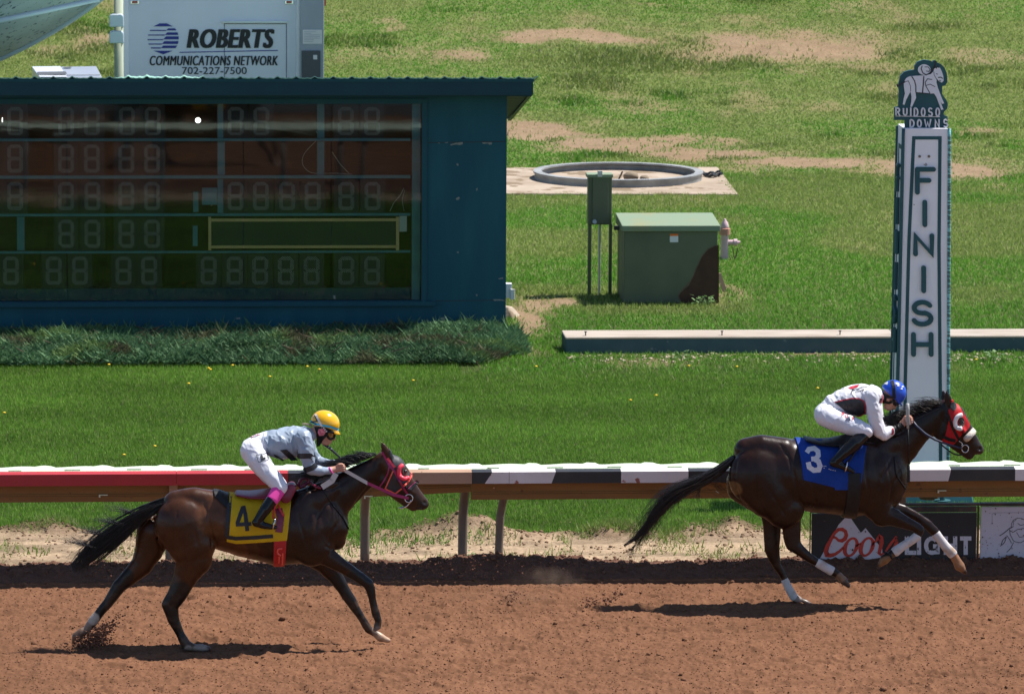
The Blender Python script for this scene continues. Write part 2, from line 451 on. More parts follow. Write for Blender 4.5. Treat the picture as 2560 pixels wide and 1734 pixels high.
M['track'] = mat('raked_track_dirt', (1,1,1), .95, (.80,.77,.75), 45, spec=.05, attr='col', bump=.4, bscale=150, bdist=.008)
M['berm'] = mat('dark_berm_soil', (.165,.085,.058), .95, (.115,.061,.042), 18, spec=.1, bump=1.0, bscale=70, bdist=.03)
M['clod'] = mat('dirt_clod', (.178,.087,.049), .95, (.13,.063,.036), 9, spec=.08, bump=.6, bscale=80)
def grid_mesh(name, xs, ys, zf, cf, m, kind='structure', loc=(0,0,0)):
    Xg, Yg = np.meshgrid(xs, ys); X = Xg.ravel(); Y = Yg.ravel(); Z = zf(X, Y)
    nx = len(xs); i = np.arange((len(ys)-1)*(nx-1)); r_ = i//(nx-1); c_ = i % (nx-1); a = r_*nx+c_
    me = fast_mesh(name, np.stack([X, Y, Z], 1), [np.stack([a, a+1, a+nx+1, a+nx], 1)])
    if cf is not None: set_col(me, cf(X, Y))
    o = link_mesh(name, me, m); tag(o, kind=kind); return o
def zones(*z):                                    # (start, stop, step) runs joined into one coordinate list
    out = []
    for a, b, s in z: out.append(np.arange(a, b-1e-6, s))
    return np.concatenate(out+[[z[-1][1]]])
# base sheet far beyond the picture
grid_mesh('ground', np.linspace(-300, 300, 13), zones((-150, 40, 30), (40, 400, 36)), lambda X, Y: np.where(Y > 140, .5, -.10)+X*0,
          lambda X, Y: np.tile([.2, .13, .09], (len(X), 1)), M['ground'])
HP = []
_rg = np.random.default_rng(77)
for _ in range(520): HP.append((_rg.uniform(-.5, 12.5), _rg.uniform(41.3, 47.8), _rg.uniform(.05, .11), _rg.uniform(.008, .022)))
def divots(X, Y):
    z = np.zeros(np.shape(X))
    for x, y, r, d in HP:
        k = (np.abs(X-x) < r*2.2) & (np.abs(Y-y) < r*2.2)
        if not k.any(): continue
        q = np.sqrt(((X[k]-x)/r)**2+((Y[k]-y)/(r*.9))**2); z[k] += -d*np.exp(-q**4) + d*.7*np.exp(-((q-1.35)/.33)**2)*np.where(X[k] < x, 1.3, .5)
    return z
def track_z(X, Y):
    a = fbm(X*11, Y*11, 4, 101, .6); c = fbm(X*34, Y*17, 2, 103)
    z = .013*(a-.5) + .016*np.maximum(c-.55, 0)*2 + .014*(fbm(X*1.1, Y*2.2, 3, 107)-.5)
    z = z + .013*np.sin(Y*2*math.pi/.34+2.0*fbm(X*.8, Y*.8, 2, 111))
    z = z + divots(X, Y) + .024*(fbm(X*26+5, Y*12, 3, 119, .8)-.5)
    return z
def track_col(X, Y):
    n = fbm(X*9, Y*9, 4, 131); b = fbm(X*.7, Y*1.4, 3, 133)
    c = np.array([.172, .084, .047])*(.80+.38*n)[:, None]*(.86+.28*b)[:, None]
    dk = smooth(.60, .70, fbm(X*13, Y*13, 3, 137))[:, None]
    return c*(1-.16*dk)
lx, rx = at(0, 1734, 42.5)[0]-2.2, at(2560, 1450, 48)[0]+2.2
grid_mesh('dirt_track', zones((lx, rx, .0135)), zones((41.2, 48.25, .0150)), track_z, track_col, M['track'])
grid_mesh('dirt_track', np.linspace(-120, 120, 121), zones((36, 41.2, 1.04)), lambda X, Y: X*0-.006, track_col, M['track'])
grid_mesh('dirt_track', np.linspace(-120, lx, 60), zones((41.1, 48.2, .7)), lambda X, Y: X*0-.006, track_col, M['track'])
grid_mesh('dirt_track', np.linspace(rx, 120, 60), zones((41.1, 48.2, .7)), lambda X, Y: X*0-.006, track_col, M['track'])
M['asphalt'] = mat('dark_apron_asphalt', (.035,.033,.032), .9, (.05,.047,.044), 2)
grid_mesh('unseen_apron', np.linspace(-120, 120, 13), zones((-60, 36.0, 12)), lambda X, Y: X*0+.02, None, M['asphalt'])  # out of view, added so the top row of glass reflects dark
# the berm of darker soil thrown up under the rail
def berm_z(X, Y):
    top = .105 + .04*(fbm(X*.8, X*0+2.2, 3, 140)-.5)*2 + .06*np.exp(-((X-at(1190, 1400, 48.4)[0])/.55)**2)
    y0 = YT+.03*np.sin(X*1.3); yc = 48.40+.05*(vnoise(X*1.3, X*0, 141)-.5); y1 = 48.95
    p = np.where(Y < yc, smooth(y0, yc, Y)**.8, smooth(y1, yc, Y))
    n = fbm(X*5, Y*5, 4, 143, .6)-.5; n2 = np.maximum(fbm(X*13, Y*13, 3, 147)-.5, 0)
    return top*p + (n*.07+n2*.09)*np.minimum(p*1.6, 1) - .03*(1-np.minimum(p*6, 1))
grid_mesh('dirt_berm', zones((lx-4, lx, .12), (lx, rx, .016), (rx, rx+4, .12)), zones((47.85, 49.05, .016)), berm_z, None, M['berm'])
# lawn, verge and hillside: one sheet
Xw = np.concatenate([np.linspace(-90, -7, 30), np.arange(-6.9, 19, .055), np.linspace(19.2, 110, 34)])
Yw = zones((48.55, 51.6, .03), (51.6, 64, .10), (64, 92, .14), (92, 125, .22), (125, 160, 3.5))
grid_mesh('hillside_ground', Xw, Yw, zt, ground_col, M['ground'])

# ------------------------------------------------------------------ grass
M['grass'] = mat('grass_blade', (1,1,1), .55, (.72,.78,.7), 6, spec=.25, attr='col', transl=.35)
def blades(name, X, Y, hgt, wid, C, lean=.55):
    n = len(X); Z = zt(X, Y)-.004
    az = RNG.uniform(0, 2*np.pi, n); ux, uy = np.cos(az), np.sin(az)
    la = RNG.uniform(0, 2*np.pi, n); lm = hgt*lean*RNG.uniform(.1, 1.2, n)
    V = np.empty((n, 3, 3), np.float32)
    V[:, 0] = np.stack([X-ux*wid/2, Y-uy*wid/2, Z], 1); V[:, 1] = np.stack([X+ux*wid/2, Y+uy*wid/2, Z], 1)
    V[:, 2] = np.stack([X+np.cos(la)*lm, Y+np.sin(la)*lm, Z+hgt], 1)
    me = fast_mesh(name, V.reshape(-1, 3), [np.arange(3*n).reshape(-1, 3)])
    set_col(me, np.repeat(C, 3, 0))
    o = link_mesh(name, me, M['grass'], smooth=False); return o
def scatter(y0, y1, dens):
    out = []
    for a in np.arange(y0, y1, 1.0):
        b = min(a+1.0, y1); xl = at(0, 867, a)[0]-2.2; xr = at(2560, 867, b)[0]+2.2
        n = int((xr-xl)*(b-a)*dens(a)); out.append(np.stack([RNG.uniform(xl, xr, n), RNG.uniform(a, b, n)], 1))
    P = np.concatenate(out); return P[:, 0], P[:, 1]
def lawn_col(X, Y, n):
    t = RNG.uniform(0, 1, n)[:, None]; big = fbm(X*.5, Y*.6, 4, 201)[:, None]
    st = (.5+.5*np.sin(Y*2*np.pi/1.9+.6*fbm(X*.3, Y*.3, 2, 203)))[:, None]
    c = np.array([.112, .250, .023])*(1-t)+np.array([.25, .44, .068])*t
    c = c*(.90+.13*st)*(.70+.6*big)
    dry = (RNG.uniform(0, 1, n) < .05)[:, None]
    return np.where(dry, np.array([.30, .31, .14]), c)
X, Y = scatter(49.0, Y_SHRUB+1.5, lambda a: 3300 if a > 50.2 else 3000)
keep = RNG.uniform(0, 1, len(X)) > bare(X, Y)*1.04
# right of the shrubs the mown lawn stops at a rougher strip
rough = smooth(Y_ROUGH-.5, Y_ROUGH+.6, Y+.8*(fbm(X*.7, Y*.7, 3, 207)-.5))*(X > at(1320, 900, Y_ROUGH)[0]-.8)
keep &= RNG.uniform(0, 1, len(X)) > rough*.85
X, Y = X[keep], Y[keep]; n = len(X)
o = blades('mown_lawn', X, Y, RNG.uniform(.028, .058, n), RNG.uniform(.006, .012, n), lawn_col(X, Y, n)); tag(o, kind='stuff')
def rough_col(X, Y, n):
    t = RNG.uniform(0, 1, n)[:, None]; big = fbm(X*.45, Y*.35, 4, 211)[:, None]; f = smooth(70, 95, Y)[:, None]
    lush = np.array([.105, .275, .026])*(1-t)+np.array([.20, .41, .055])*t
    dry = np.array([.215, .29, .065])*(1-t)+np.array([.37, .42, .13])*t
    d = .85*smooth(.44, .64, big+.08*f + .02)
    c = lush*(1-d)+dry*d
    straw = (RNG.uniform(0, 1, n) < .09)[:, None]
    return np.where(straw, np.array([.36, .33, .18]), c)
X, Y = scatter(Y_ROUGH-.6, 84, lambda a: 1150); b = bare(X, Y); k = (X > at(1250, 900, Y_ROUGH)[0]-.2) & (RNG.uniform(0, 1, len(X)) > b*.97) & ~((Y < Y_ROUGH+.2) & (RNG.uniform(0, 1, len(X)) < .5))
SLAB_HOLE = [hillpt(1228, 424), hillpt(1794, 424), hillpt(1846, 490), hillpt(1228, 490)]
def in_slab(X, Y):
    return poly_sdf([(p[0], p[1]) for p in SLAB_HOLE], X, Y) < -.30*fbm(X*2, Y*2, 3, 241)+.06
k &= ~in_slab(X, Y)
X, Y = X[k], Y[k]; n = len(X)
o = blades('rough_grass', X, Y, RNG.uniform(.025, .070, n), RNG.uniform(.011, .022, n), rough_col(X, Y, n), .7); tag(o, kind='stuff')
X, Y = scatter(83, 122, lambda a: 560); b = bare(X, Y)
k = (RNG.uniform(0, 1, len(X)) > b*.95) & ~in_slab(X, Y); X, Y = X[k], Y[k]; n = len(X)
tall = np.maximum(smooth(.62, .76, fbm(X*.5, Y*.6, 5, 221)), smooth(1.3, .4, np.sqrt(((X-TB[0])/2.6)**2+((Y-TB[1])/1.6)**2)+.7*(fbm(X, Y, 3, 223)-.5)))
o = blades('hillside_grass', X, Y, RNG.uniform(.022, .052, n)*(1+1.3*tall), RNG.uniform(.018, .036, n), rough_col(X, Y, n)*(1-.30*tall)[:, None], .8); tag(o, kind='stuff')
# ragged weeds on the sand strip and the turf edge
X = RNG.uniform(at(0, 1350, 49)[0]-1, at(2560, 1350, 50)[0]+1, 60000); Y = RNG.uniform(48.8, 51.2, 60000)
cl = smooth(.47, .64, fbm(X*1.8, Y*2.2, 4, 231)); e = np.exp(-((Y-yedge(X)-.05)/.45)**2)
k = RNG.uniform(0, 1, len(X)) < cl*(.15+.85*e); X, Y = X[k], Y[k]; n = len(X)
o = blades('verge_weeds', X, Y, RNG.uniform(.04, .11, n), RNG.uniform(.008, .016, n), rough_col(X, Y, n)*.8, .9); tag(o, kind='stuff')

# ------------------------------------------------------------------ clods of dirt on the track and the berm (uncountable)
def rock_template(k):
    rg = np.random.default_rng(k); bm = bmesh.new(); bmesh.ops.create_icosphere(bm, subdivisions=1, radius=1.0)
    V = np.array([v.co[:] for v in bm.verts]); F = np.array([[v.index for v in f.verts] for f in bm.faces]); bm.free()
    return V*rg.uniform(.65, 1.2, (len(V), 1)), F
TPL = [rock_template(i) for i in range(8)]
def clods(name, P, S, m, squash=.7):
    VV, FF, n = [], [], 0
    for i in range(len(P)):
        V, F = TPL[i % 8]; a = RNG.uniform(0, 6.28); c, s_ = math.cos(a), math.sin(a)
        W_ = np.stack([V[:, 0]*c-V[:, 1]*s_, V[:, 0]*s_+V[:, 1]*c, V[:, 2]*squash], 1)*S[i]+P[i]
        VV.append(W_); FF.append(F+n); n += len(V)
    me = fast_mesh(name, np.concatenate(VV), [np.concatenate(FF)]); o = link_mesh(name, me, m, smooth=False); return o
n = 30000; X = RNG.uniform(lx, rx, n); Y = RNG.uniform(41.3, 48.0, n); S = .0045+.011*RNG.beta(1.0, 5, n)
big = RNG.uniform(0, 1, n) < .022; S[big] *= RNG.uniform(1.6, 3.4, big.sum())
o = clods('track_clods', np.stack([X, Y, track_z(X, Y)+S*.3], 1), S, M['clod']); tag(o, kind='stuff')
n = 2600; X = RNG.uniform(lx, rx, n); Y = 48.40+RNG.normal(0, .22, n); Y = np.clip(Y, 47.9, 48.95); S = .008+.035*RNG.beta(1.1, 6, n)
M['clod_dark'] = mat('berm_clod', (.175,.092,.062), .95, (.12,.064,.044), 9, spec=.08)
o = clods('berm_clods', np.stack([X, Y, berm_z(X, Y)+S*.3], 1), S, M['clod_dark'], .85); tag(o, kind='stuff')
n = 6500; X = RNG.uniform(lx, rx+1, n); Y = np.where(RNG.uniform(0, 1, n) < .6, yedge(X)+RNG.normal(0, .28, n), RNG.uniform(48.8, 50.8, n)); k = fbm(X*2.2, Y*2.5, 4, 21) > .47; X, Y = X[k], Y[k]; n = len(X); S = .007+.036*RNG.beta(1.0, 6, n)
M['clod_tan'] = mat('verge_clod', (.24,.155,.10), .95, (.15,.095,.06), 9, spec=.08)
o = clods('verge_clods', np.stack([X, Y, zt(X, Y)+S*.2], 1), S, M['clod_tan'], .8); tag(o, kind='stuff')
# pale gravel along the kerb
n = 420; a = gnd(1420, 893); b = gnd(2700, 893); t = RNG.uniform(0, 1, n); X = a[0]+(b[0]-a[0])*t; Y = a[1]+(b[1]-a[1])*t+RNG.normal(0, .22, n)-.05
S = RNG.uniform(.012, .035, n); M['gravel'] = mat('gravel_stone', (.5,.40,.31), .9, (.36,.27,.2), 4, spec=.15)
o = clods('gravel', np.stack([X, Y, zt(X, Y)+S*.2], 1), S, M['gravel'], .6); tag(o, kind='stuff')
# ------------------------------------------------------------------ lettering helpers
def arc(cx, cy, rx, ry, a0, a1, n=12):
    return [(cx+rx*math.cos(R(a0+(a1-a0)*i/n)), cy+ry*math.sin(R(a0+(a1-a0)*i/n))) for i in range(n+1)]
GLY = {
 'F': [[(0,1),(0,0)], [(0,0),(1,0)], [(0,.48),(.72,.48)]], 'I': [[(.5,0),(.5,1)]],
 'N': [[(0,1),(0,0),(1,1),(1,0)]], 'H': [[(0,0),(0,1)], [(1,0),(1,1)], [(0,.5),(1,.5)]],
 'L': [[(0,0),(0,1),(1,1)]], 'T': [[(.5,0),(.5,1)], [(0,0),(1,0)]],
 'S': [arc(.5,.25,.47,.25,-25,-180,10)+arc(.5,.27,.47,.23,180,90,6)[1:]+arc(.5,.74,.5,.26,-90,90,10)[1:]+arc(.5,.74,.5,.26,90,160,6)[1:]],
 'R': [[(0,1),(0,0),(.5,0)]+arc(.55,.26,.42,.26,-90,90,8)+[(0,.52)], [(.45,.52),(1,1)]],
 'U': [[(0,0),(0,.65)]+arc(.5,.65,.5,.35,180,0,8)+[(1,.65),(1,0)]], 'D': [[(0,0),(0,1),(.4,1)]+arc(.4,.5,.6,.5,90,-90,10)+[(0,0)]],
 'O': [arc(.5,.5,.5,.5,0,360,20)], 'W': [[(0,0),(.25,1),(.5,.35),(.75,1),(1,0)]],
 'G': [arc(.5,.5,.5,.5,-40,-290,18)+[(1,.95),(1,.55),(.6,.55)]], 'P': [[(0,1),(0,0),(.5,0)]+arc(.55,.27,.45,.27,-90,90,8)+[(0,.54)]],
}
def glyph(mb, ch, x0, y0, x1, y1, w, f3, off=0, thick=None, shear=0):
    for i, st in enumerate(GLY[ch]):
        P = []
        for u, v in st:
            X = x0+w/2+(x1-x0-w)*u if ch != 'I' else (x0+x1)/2
            P.append((X + shear*(1-v)*(y1-y0), y0+w/2+(y1-y0-w)*v))
        P = np.array(P)
        if not (ch in 'OSDG' or len(st) > 8):     # square off the ends
            for a, b in ((0, 1), (-1, -2)):
                d = P[a]-P[b]; P[a] = P[a]+d/np.linalg.norm(d)*w/2
        mb.ribbon(P, w, f3, step=1e9 if len(st) < 6 else 3, off=off+.0004*i, thick=thick)
def text_fill(mb, s, box, f3, bold=0.0, shear=0.0, off=0.0, spacing=1.0):
    """built-in font outline fitted to a photo rectangle"""
    cu = bpy.data.curves.new('txt', 'FONT'); cu.body = s; cu.size = 1; cu.offset = bold; cu.shear = shear; cu.space_character = spacing; cu.resolution_u = 4
    ob = bpy.data.objects.new('txt', cu); col.objects.link(ob)
    dg = bpy.context.evaluated_depsgraph_get(); me = bpy.data.meshes.new_from_object(ob.evaluated_get(dg))
    V = np.array([v.co[:2] for v in me.vertices]); F = [tuple(p.vertices) for p in me.polygons]
    bpy.data.objects.remove(ob); bpy.data.curves.remove(cu); bpy.data.meshes.remove(me)
    mn, mx = V.min(0), V.max(0); x0, y0, x1, y1 = box
    A = np.stack([x0+(V[:, 0]-mn[0])/(mx[0]-mn[0])*(x1-x0), y1-(V[:, 1]-mn[1])/(mx[1]-mn[1])*(y1-y0)], 1)
    W_ = f3(A)
    mb.add(W_-np.array([0, off, 0]), F)

# ------------------------------------------------------------------ materials of the built things
M['teal'] = mat('teal_painted_wood', (.0030,.068,.098), .5, (.007,.092,.122), 2.2, spec=.3, bump=.15, bscale=60, stretch=(1.6, 1.6, .35), mixlo=.42, mixhi=.75)
M['teal_dark'] = mat('dark_teal_fascia', (.002,.040,.062), .45, (.003,.047,.068), 2, spec=.3)
M['teal_trim'] = mat('teal_trim_paint', (.004,.060,.085), .5, (.006,.07,.09), 5, spec=.3)
M['soffit'] = mat('grey_green_soffit', (.11,.14,.12), .8, (.07,.09,.08), 4)
M['roofmetal'] = mat('green_roof_metal', (.30,.52,.42), .45, (.24,.44,.36), 6, spec=.5)
M['dark_in'] = mat('dark_interior_wood', (.055,.026,.016), .8, (.03,.016,.011), 4, stretch=(1, 1, 9))
M['panel'] = mat('lamp_panel_black', (.032,.028,.030), .6, spec=.3)
M['lampdot'] = mat('unlit_lamp_glass', (.58,.57,.54), .5, spec=.4)
M['beam'] = mat('teal_shelf_beam', (.08,.27,.31), .6, (.06,.21,.25), 6)
M['yellowwood'] = mat('varnished_pine', (.80,.54,.22), .5, (.70,.46,.17), 5, stretch=(1, 6, 6))
M['screenmesh'] = mat('dark_screen_mesh', (.032,.05,.036), .8, (.02,.033,.024), 300)
M['chip'] = mat('bare_wood_where_paint_flaked', (.26,.25,.22), .8, (.15,.17,.17), 30)
M['white'] = mat('white_paint', (.74,.73,.72), .55, (.66,.65,.64), 3, spec=.3)
M['card'] = mat('pale_card', (.55,.58,.50), .7)
gm = bpy.data.materials.new('board_glass'); gm.use_nodes = True; n_ = gm.node_tree.nodes; l_ = gm.node_tree.links; n_.clear()
go = n_.new('ShaderNodeOutputMaterial'); tr = n_.new('ShaderNodeBsdfTransparent'); gl = n_.new('ShaderNodeBsdfGlossy'); mx = n_.new('ShaderNodeMixShader')
gl.inputs['Roughness'].default_value = .03; tr.inputs[0].default_value = (.78, .84, .83, 1); gl.inputs[0].default_value = (.9, .95, 1, 1)
fr = n_.new('ShaderNodeFresnel'); fr.inputs[0].default_value = 1.5
mp_ = n_.new('ShaderNodeMath'); mp_.operation = 'MULTIPLY_ADD'; mp_.inputs[1].default_value = 1.1; mp_.inputs[2].default_value = .02
tcx = n_.new('ShaderNodeTexCoord'); nz = n_.new('ShaderNodeTexNoise'); nz.inputs['Scale'].default_value = 1.6; nz.inputs['Detail'].default_value = 2.5; nz.inputs['Distortion'].default_value = .6
mpx = n_.new('ShaderNodeMapping'); mpx.inputs['Scale'].default_value = (.55, 1, 1.6); l_.new(tcx.outputs['Object'], mpx.inputs[0]); l_.new(mpx.outputs[0], nz.inputs['Vector'])
bm_ = n_.new('ShaderNodeBump'); bm_.inputs['Strength'].default_value = .009; bm_.inputs['Distance'].default_value = .05
l_.new(nz.outputs[0], bm_.inputs['Height']); l_.new(bm_.outputs[0], gl.inputs['Normal'])
l_.new(fr.outputs[0], mp_.inputs[0]); l_.new(mp_.outputs[0], mx.inputs[0]); l_.new(tr.outputs[0], mx.inputs[1]); l_.new(gl.outputs[0], mx.inputs[2]); l_.new(mx.outputs[0], go.inputs[0])
M['glass'] = gm
em = bpy.data.materials.new('lit_bulb'); em.use_nodes = True
em.node_tree.nodes['Principled BSDF'].inputs['Emission Color'].default_value = (1, .97, .92, 1); em.node_tree.nodes['Principled BSDF'].inputs['Emission Strength'].default_value = 3
M['bulb'] = em

# ------------------------------------------------------------------ the results board building
YB = gnd(700, 836)[1]; XR = at(1266, 500, YB)[0]; XL = at(-420, 500, YB)[0]; DEPTH = 3.4
def ZB(py, Y=None): return at(1000, py, YB if Y is None else Y)[2]
def XB(px, Y=None): return at(px, 600, YB if Y is None else Y)[0]
board = thing('tote_board', 'long dark teal tote board building with rows of unlit number displays behind glass', 'building', (XB(600), YB+1.5, 0))
gx0, gx1, gz0, gz1 = XL+.35, XB(1056), ZB(752), ZB(257)
ztop = ZB(236)
mb = MB()
mb.box((gx1, YB, 0), (XR, YB+.14, ztop)); mb.box((XL, YB, 0), (gx0, YB+.14, ztop))
mb.box((gx0, YB, 0), (gx1, YB+.14, gz0)); mb.box((gx0, YB, gz1), (gx1, YB+.14, ztop))
zs0, zs1 = ztop-.04, ztop-.04-.18*(DEPTH-.14)
for xa, xb in ((XR-.14, XR), (XL, XL+.14)): mb.hexa([(xa, YB+.14, 0), (xb, YB+.14, 0), (xb, YB+DEPTH, 0), (xa, YB+DEPTH, 0), (xa, YB+.14, zs0), (xb, YB+.14, zs0), (xb, YB+DEPTH, zs1), (xa, YB+DEPTH, zs1)])
mb.box((XL+.14, YB+DEPTH-.14, 0), (XR-.14, YB+DEPTH-.003, zs1))
mb.build('wall', M['teal'], board)
# roof: corrugated sheets falling away to the back, with a deep fascia
YF = YB-.42; zf0, zf1 = at(1000, 238, YF)[2], at(1000, 199, YF)[2]; xfr = at(1333, 220, YF)[0]
mb = MB(); mb.box((XL-.4, YF, zf0), (xfr, YF+.05, zf1)); mb.box((XL-.4, YF+.05, zf0-.02), (xfr-.01, YF+.10, zf0+.05)); mb.build('fascia', M['teal_dark'], board)
mb = MB(); mb.box((XL-.4, YF-.012, zf1-.03), (xfr+.012, YF+.04, zf1+.012)); mb.build('drip_edge', M['teal_trim'], board)
sl_ = .18                                       # fall of the roof
def roofz(Y): return zf1+.02-(Y-YF)*sl_
mb = MB(); nx = 520; xs = np.linspace(XL-.45, xfr+.06, nx); prof = np.zeros(nx)
ph = (xs % .235)/.235; prof = .022*np.exp(-((ph-.5)/.11)**2) + .003*np.sin(ph*6*np.pi)
ys = [YF-.03, YF+.3, YF+1.2, YB+DEPTH*.6, YB+DEPTH+.3]
V = []; wob = [0, .10, .22, .02, 0]
for j, y in enumerate(ys):
    wv = wob[j]*(fbm(xs*.9, xs*0+j, 3, 301)-.35)
    V.append(np.stack([xs, xs*0+y, roofz(y)+prof+wv], 1))
V = np.concatenate(V); m_ = len(ys)
F = [(j*nx+i, j*nx+i+1, (j+1)*nx+i+1, (j+1)*nx+i) for j in range(m_-1) for i in range(nx-1)]
Vb = V-np.array([0, 0, .012]); N_ = len(V)
mb.add(np.concatenate([V, Vb]), F+[(a+N_, d+N_, c+N_, b+N_) for a, b, c, d in F]+[(i, i+N_, i+1+N_, i+1) for i in range(nx-1)])
mb.build('roof', M['roofmetal'], board, autosmooth=30)
mb = MB()
P = [(XL-.4, YF+.10, zf0+.01), (xfr-.03, YF+.10, zf0+.01), (xfr-.03, YB+DEPTH+.2, zf0+.01-sl_*(DEPTH+.5)), (XL-.4, YB+DEPTH+.2, zf0+.01-sl_*(DEPTH+.5))]
mb.hexa([(p[0], p[1], p[2]) for p in P]+[(p[0], p[1], p[2]+.03) for p in P]); mb.build('soffit', M['soffit'], board)
mb = MB(); mb.hexa([(xfr-.045, YF+.05, zf0), (xfr, YF+.05, zf0), (xfr, YB+DEPTH+.2, zf0-sl_*(DEPTH+.6)), (xfr-.045, YB+DEPTH+.2, zf0-sl_*(DEPTH+.6)),
        (xfr-.045, YF+.05, zf1-.03), (xfr, YF+.05, zf1-.03), (xfr, YB+DEPTH+.2, zf1-.03-sl_*(DEPTH+.6)), (xfr-.045, YB+DEPTH+.2, zf1-.03-sl_*(DEPTH+.6))]); mb.build('barge_board', M['teal_dark'], board)
# window frame, sill, panes
fr_w = .055; mb = MB(); yy0, yy1 = YB-.03, YB+.10
mb.box((gx1-.012, yy0, gz0-.03), (gx1+fr_w, yy1, gz1+fr_w)); mb.box((gx0, yy0, gz1-.012), (gx1-.012, yy1, gz1+fr_w)); mb.box((gx0-fr_w, yy0, gz0-.03), (gx0+.012, yy1, gz1+fr_w))
mb.build('window_frame', M['teal_trim'], board)
mb = MB(); mb.box((gx0-.1, YB-.07, gz0-.055), (XB(1088), YB+.10, gz0-.002)); mb.build('sill', M['teal_trim'], board)
JX = [-220, -30, 168, 389, 609, 828, 1056]
for a, b in zip(JX[:-1], JX[1:]):
    x0 = max(XB(a), gx0)+.004; x1 = XB(b)-.004; tl = RNG.normal(0, .004)
    mb = MB(); mb.add([(x0, YB+.05, gz0), (x1, YB+.05+tl, gz0), (x1, YB+.05+tl*.5, gz1), (x0, YB+.05, gz1)], [(0, 1, 2, 3)]); mb.build('window_pane', M['glass'], board)
# inside: back wall, shelf beams, posts, number displays
YI = YB+.24; YW = YB+1.5
mb = MB(); mb.box((gx0-.2, YW, .3), (gx1+.25, YW+.04, ztop-.25)); mb.build('inner_wall', M['dark_in'], board)
mb = MB(); mb.box((gx0-.2, YB+.16, ZB(700)-.5), (gx1+.25, YW, ZB(755))); mb.build('inner_floor', M['dark_in'], board)
for py0, py1 in [(346, 354), (438, 448), (533, 542), (626, 635), (719, 752)]:
    mb = MB(); mb.pxbox(-400, py0, 1026, py1, YI-.06, .05); mb.build('shelf_beam', M['beam'] if py0 < 700 else M['teal_trim'], board)
for px_, w_, y0, y1 in [(553, 9, 257, 346), (553, 9, 354, 438), (553, 9, 448, 533), (802, 9, 257, 346), (802, 9, 354, 438), (1040, 11, 252, 755), (52, 9, 542, 626), (1074-34, 4, 252, 755)]:
    if px_ == 1040 and w_ == 4: continue
    mb = MB(); mb.pxbox(px_-w_, y0, px_+w_, y1, YI+.02 if px_ != 1040 else YI-.12, .05); mb.build('post', M['beam'], board)
DIG = [(8, 0), ]
rows = [((152, 272), [-155, -45, 65, 283, 393, 543, 653, 1007, 1117, 1478, 1590]), ((312, 430), [-155, -45, 65, 283, 393, 540, 650]),
        ((472, 590), [-155, -45, 65, 283, 395, 540, 650, 1007, 1115, 1227, 1336, 1480, 1592]), ((633, 750), [-155, 283, 395, 540, 650]), ((790, 908), [-65, 47, 230, 342, 528, 638, 892, 1003, 1112, 1222, 1332, 1480, 1590])]
def digit_dots(mb, cx, y0, y1, f3):              # staggered rows of small lamps in the outline of an 8
    w_, k = 38.0, 2.35; H_ = y1-y0; pts = set()
    for i in range(int(w_/k)+1):
        for j in range(int(H_/k)+1):
            if (i+j) % 2: continue
            x, y = -w_/2+i*k, j*k
            ax, e = abs(x), min(y, H_-y, )
            mid = abs(y-H_/2) < 4.0
            ring = ax > w_/2-8.5 or e < 8.0
            corner = (ax-w_/2)+(8-e) > 0.5
            wm = (ax > w_/2-4) and abs(y-H_/2) < 3
            if (ring and not corner and not wm) or (mid and ax < w_/2-5): pts.add((x, y))
    A = []
    for x, y in pts:
        for dx, dy in ((-.8, -.8), (.8, -.8), (.8, .8), (-.8, .8)): A.append((cx+x+dx, y0+y+dy))
    V = f3(np.array(A)); mb.add(V, [(4*i, 4*i+1, 4*i+2, 4*i+3) for i in range(len(A)//4)])
for (a, b), xs_ in rows:
    for cx in xs_:
        px_ = cx/1.709; y0 = 180+a/1.709; y1 = 180+b/1.709
        mb = MB(); mb.pxbox(px_-31, y0-9, px_+31, y1+9, YI, .05); pn = mb.build('digit_panel', M['panel'], board)
        mb = MB(); digit_dots(mb, px_, y0, y1, plane(YI-.004)); mb.build('digit_lamps', M['lampdot'], pn)
mb = MB(); f3 = plane(YI-.10)
mb.pxbox(521, 543, 528, 626, YI-.13, .05); mb.pxbox(990, 543, 998, 626, YI-.13, .05); mb.pxbox(528.5, 546, 989.5, 554, YI-.127, .04); mb.pxbox(528.5, 613, 989.5, 621, YI-.127, .04)
wf = mb.build('wooden_frame', M['yellowwood'], board)
mb = MB(); mb.pxbox(526, 550, 992, 617, YI-.10, .01); mb.build('mesh_screen', M['screenmesh'], wf)
mb = MB(); mb.pxbox(998.5, 540, 1017, 579, YI-.13, .01); mb.build('card', M['card'], board)
for px_, py_ in [(495, 301), (3, 300)]:
    c = at(px_, py_, YI+.05); mb = MB(); mb.lathe(c, [(.003, -.034), (.02, -.028), (.033, -.012), (.036, 0), (.033, .013), (.02, .028), (.003, .034)], 16); mb.build('light_bulb', M['bulb'], board, smooth=True)
for pts in [[(790, 328), (800, 345), (760, 380), (752, 410), (775, 436), (830, 432), (880, 436)], [(830, 380), (850, 410), (872, 433)], [(1010, 470), (1000, 490), (985, 505), (975, 528)], [(1012, 475), (1005, 500), (1010, 527)], [(560, 470), (545, 500), (527, 515)]]:
    q = np.array(pts, float); t = np.linspace(0, 1, 24); tt = np.linspace(0, 1, len(q)); q = np.stack([np.interp(t, tt, q[:, 0]), np.interp(t, tt, q[:, 1])], 1)
    for _ in range(3): q[1:-1] = (q[:-2]+2*q[1:-1]+q[2:])/4
    mb = MB(); mb.tube(atN(q, YI+.03), .003, 5); mb.build('wire', M['card'], board)
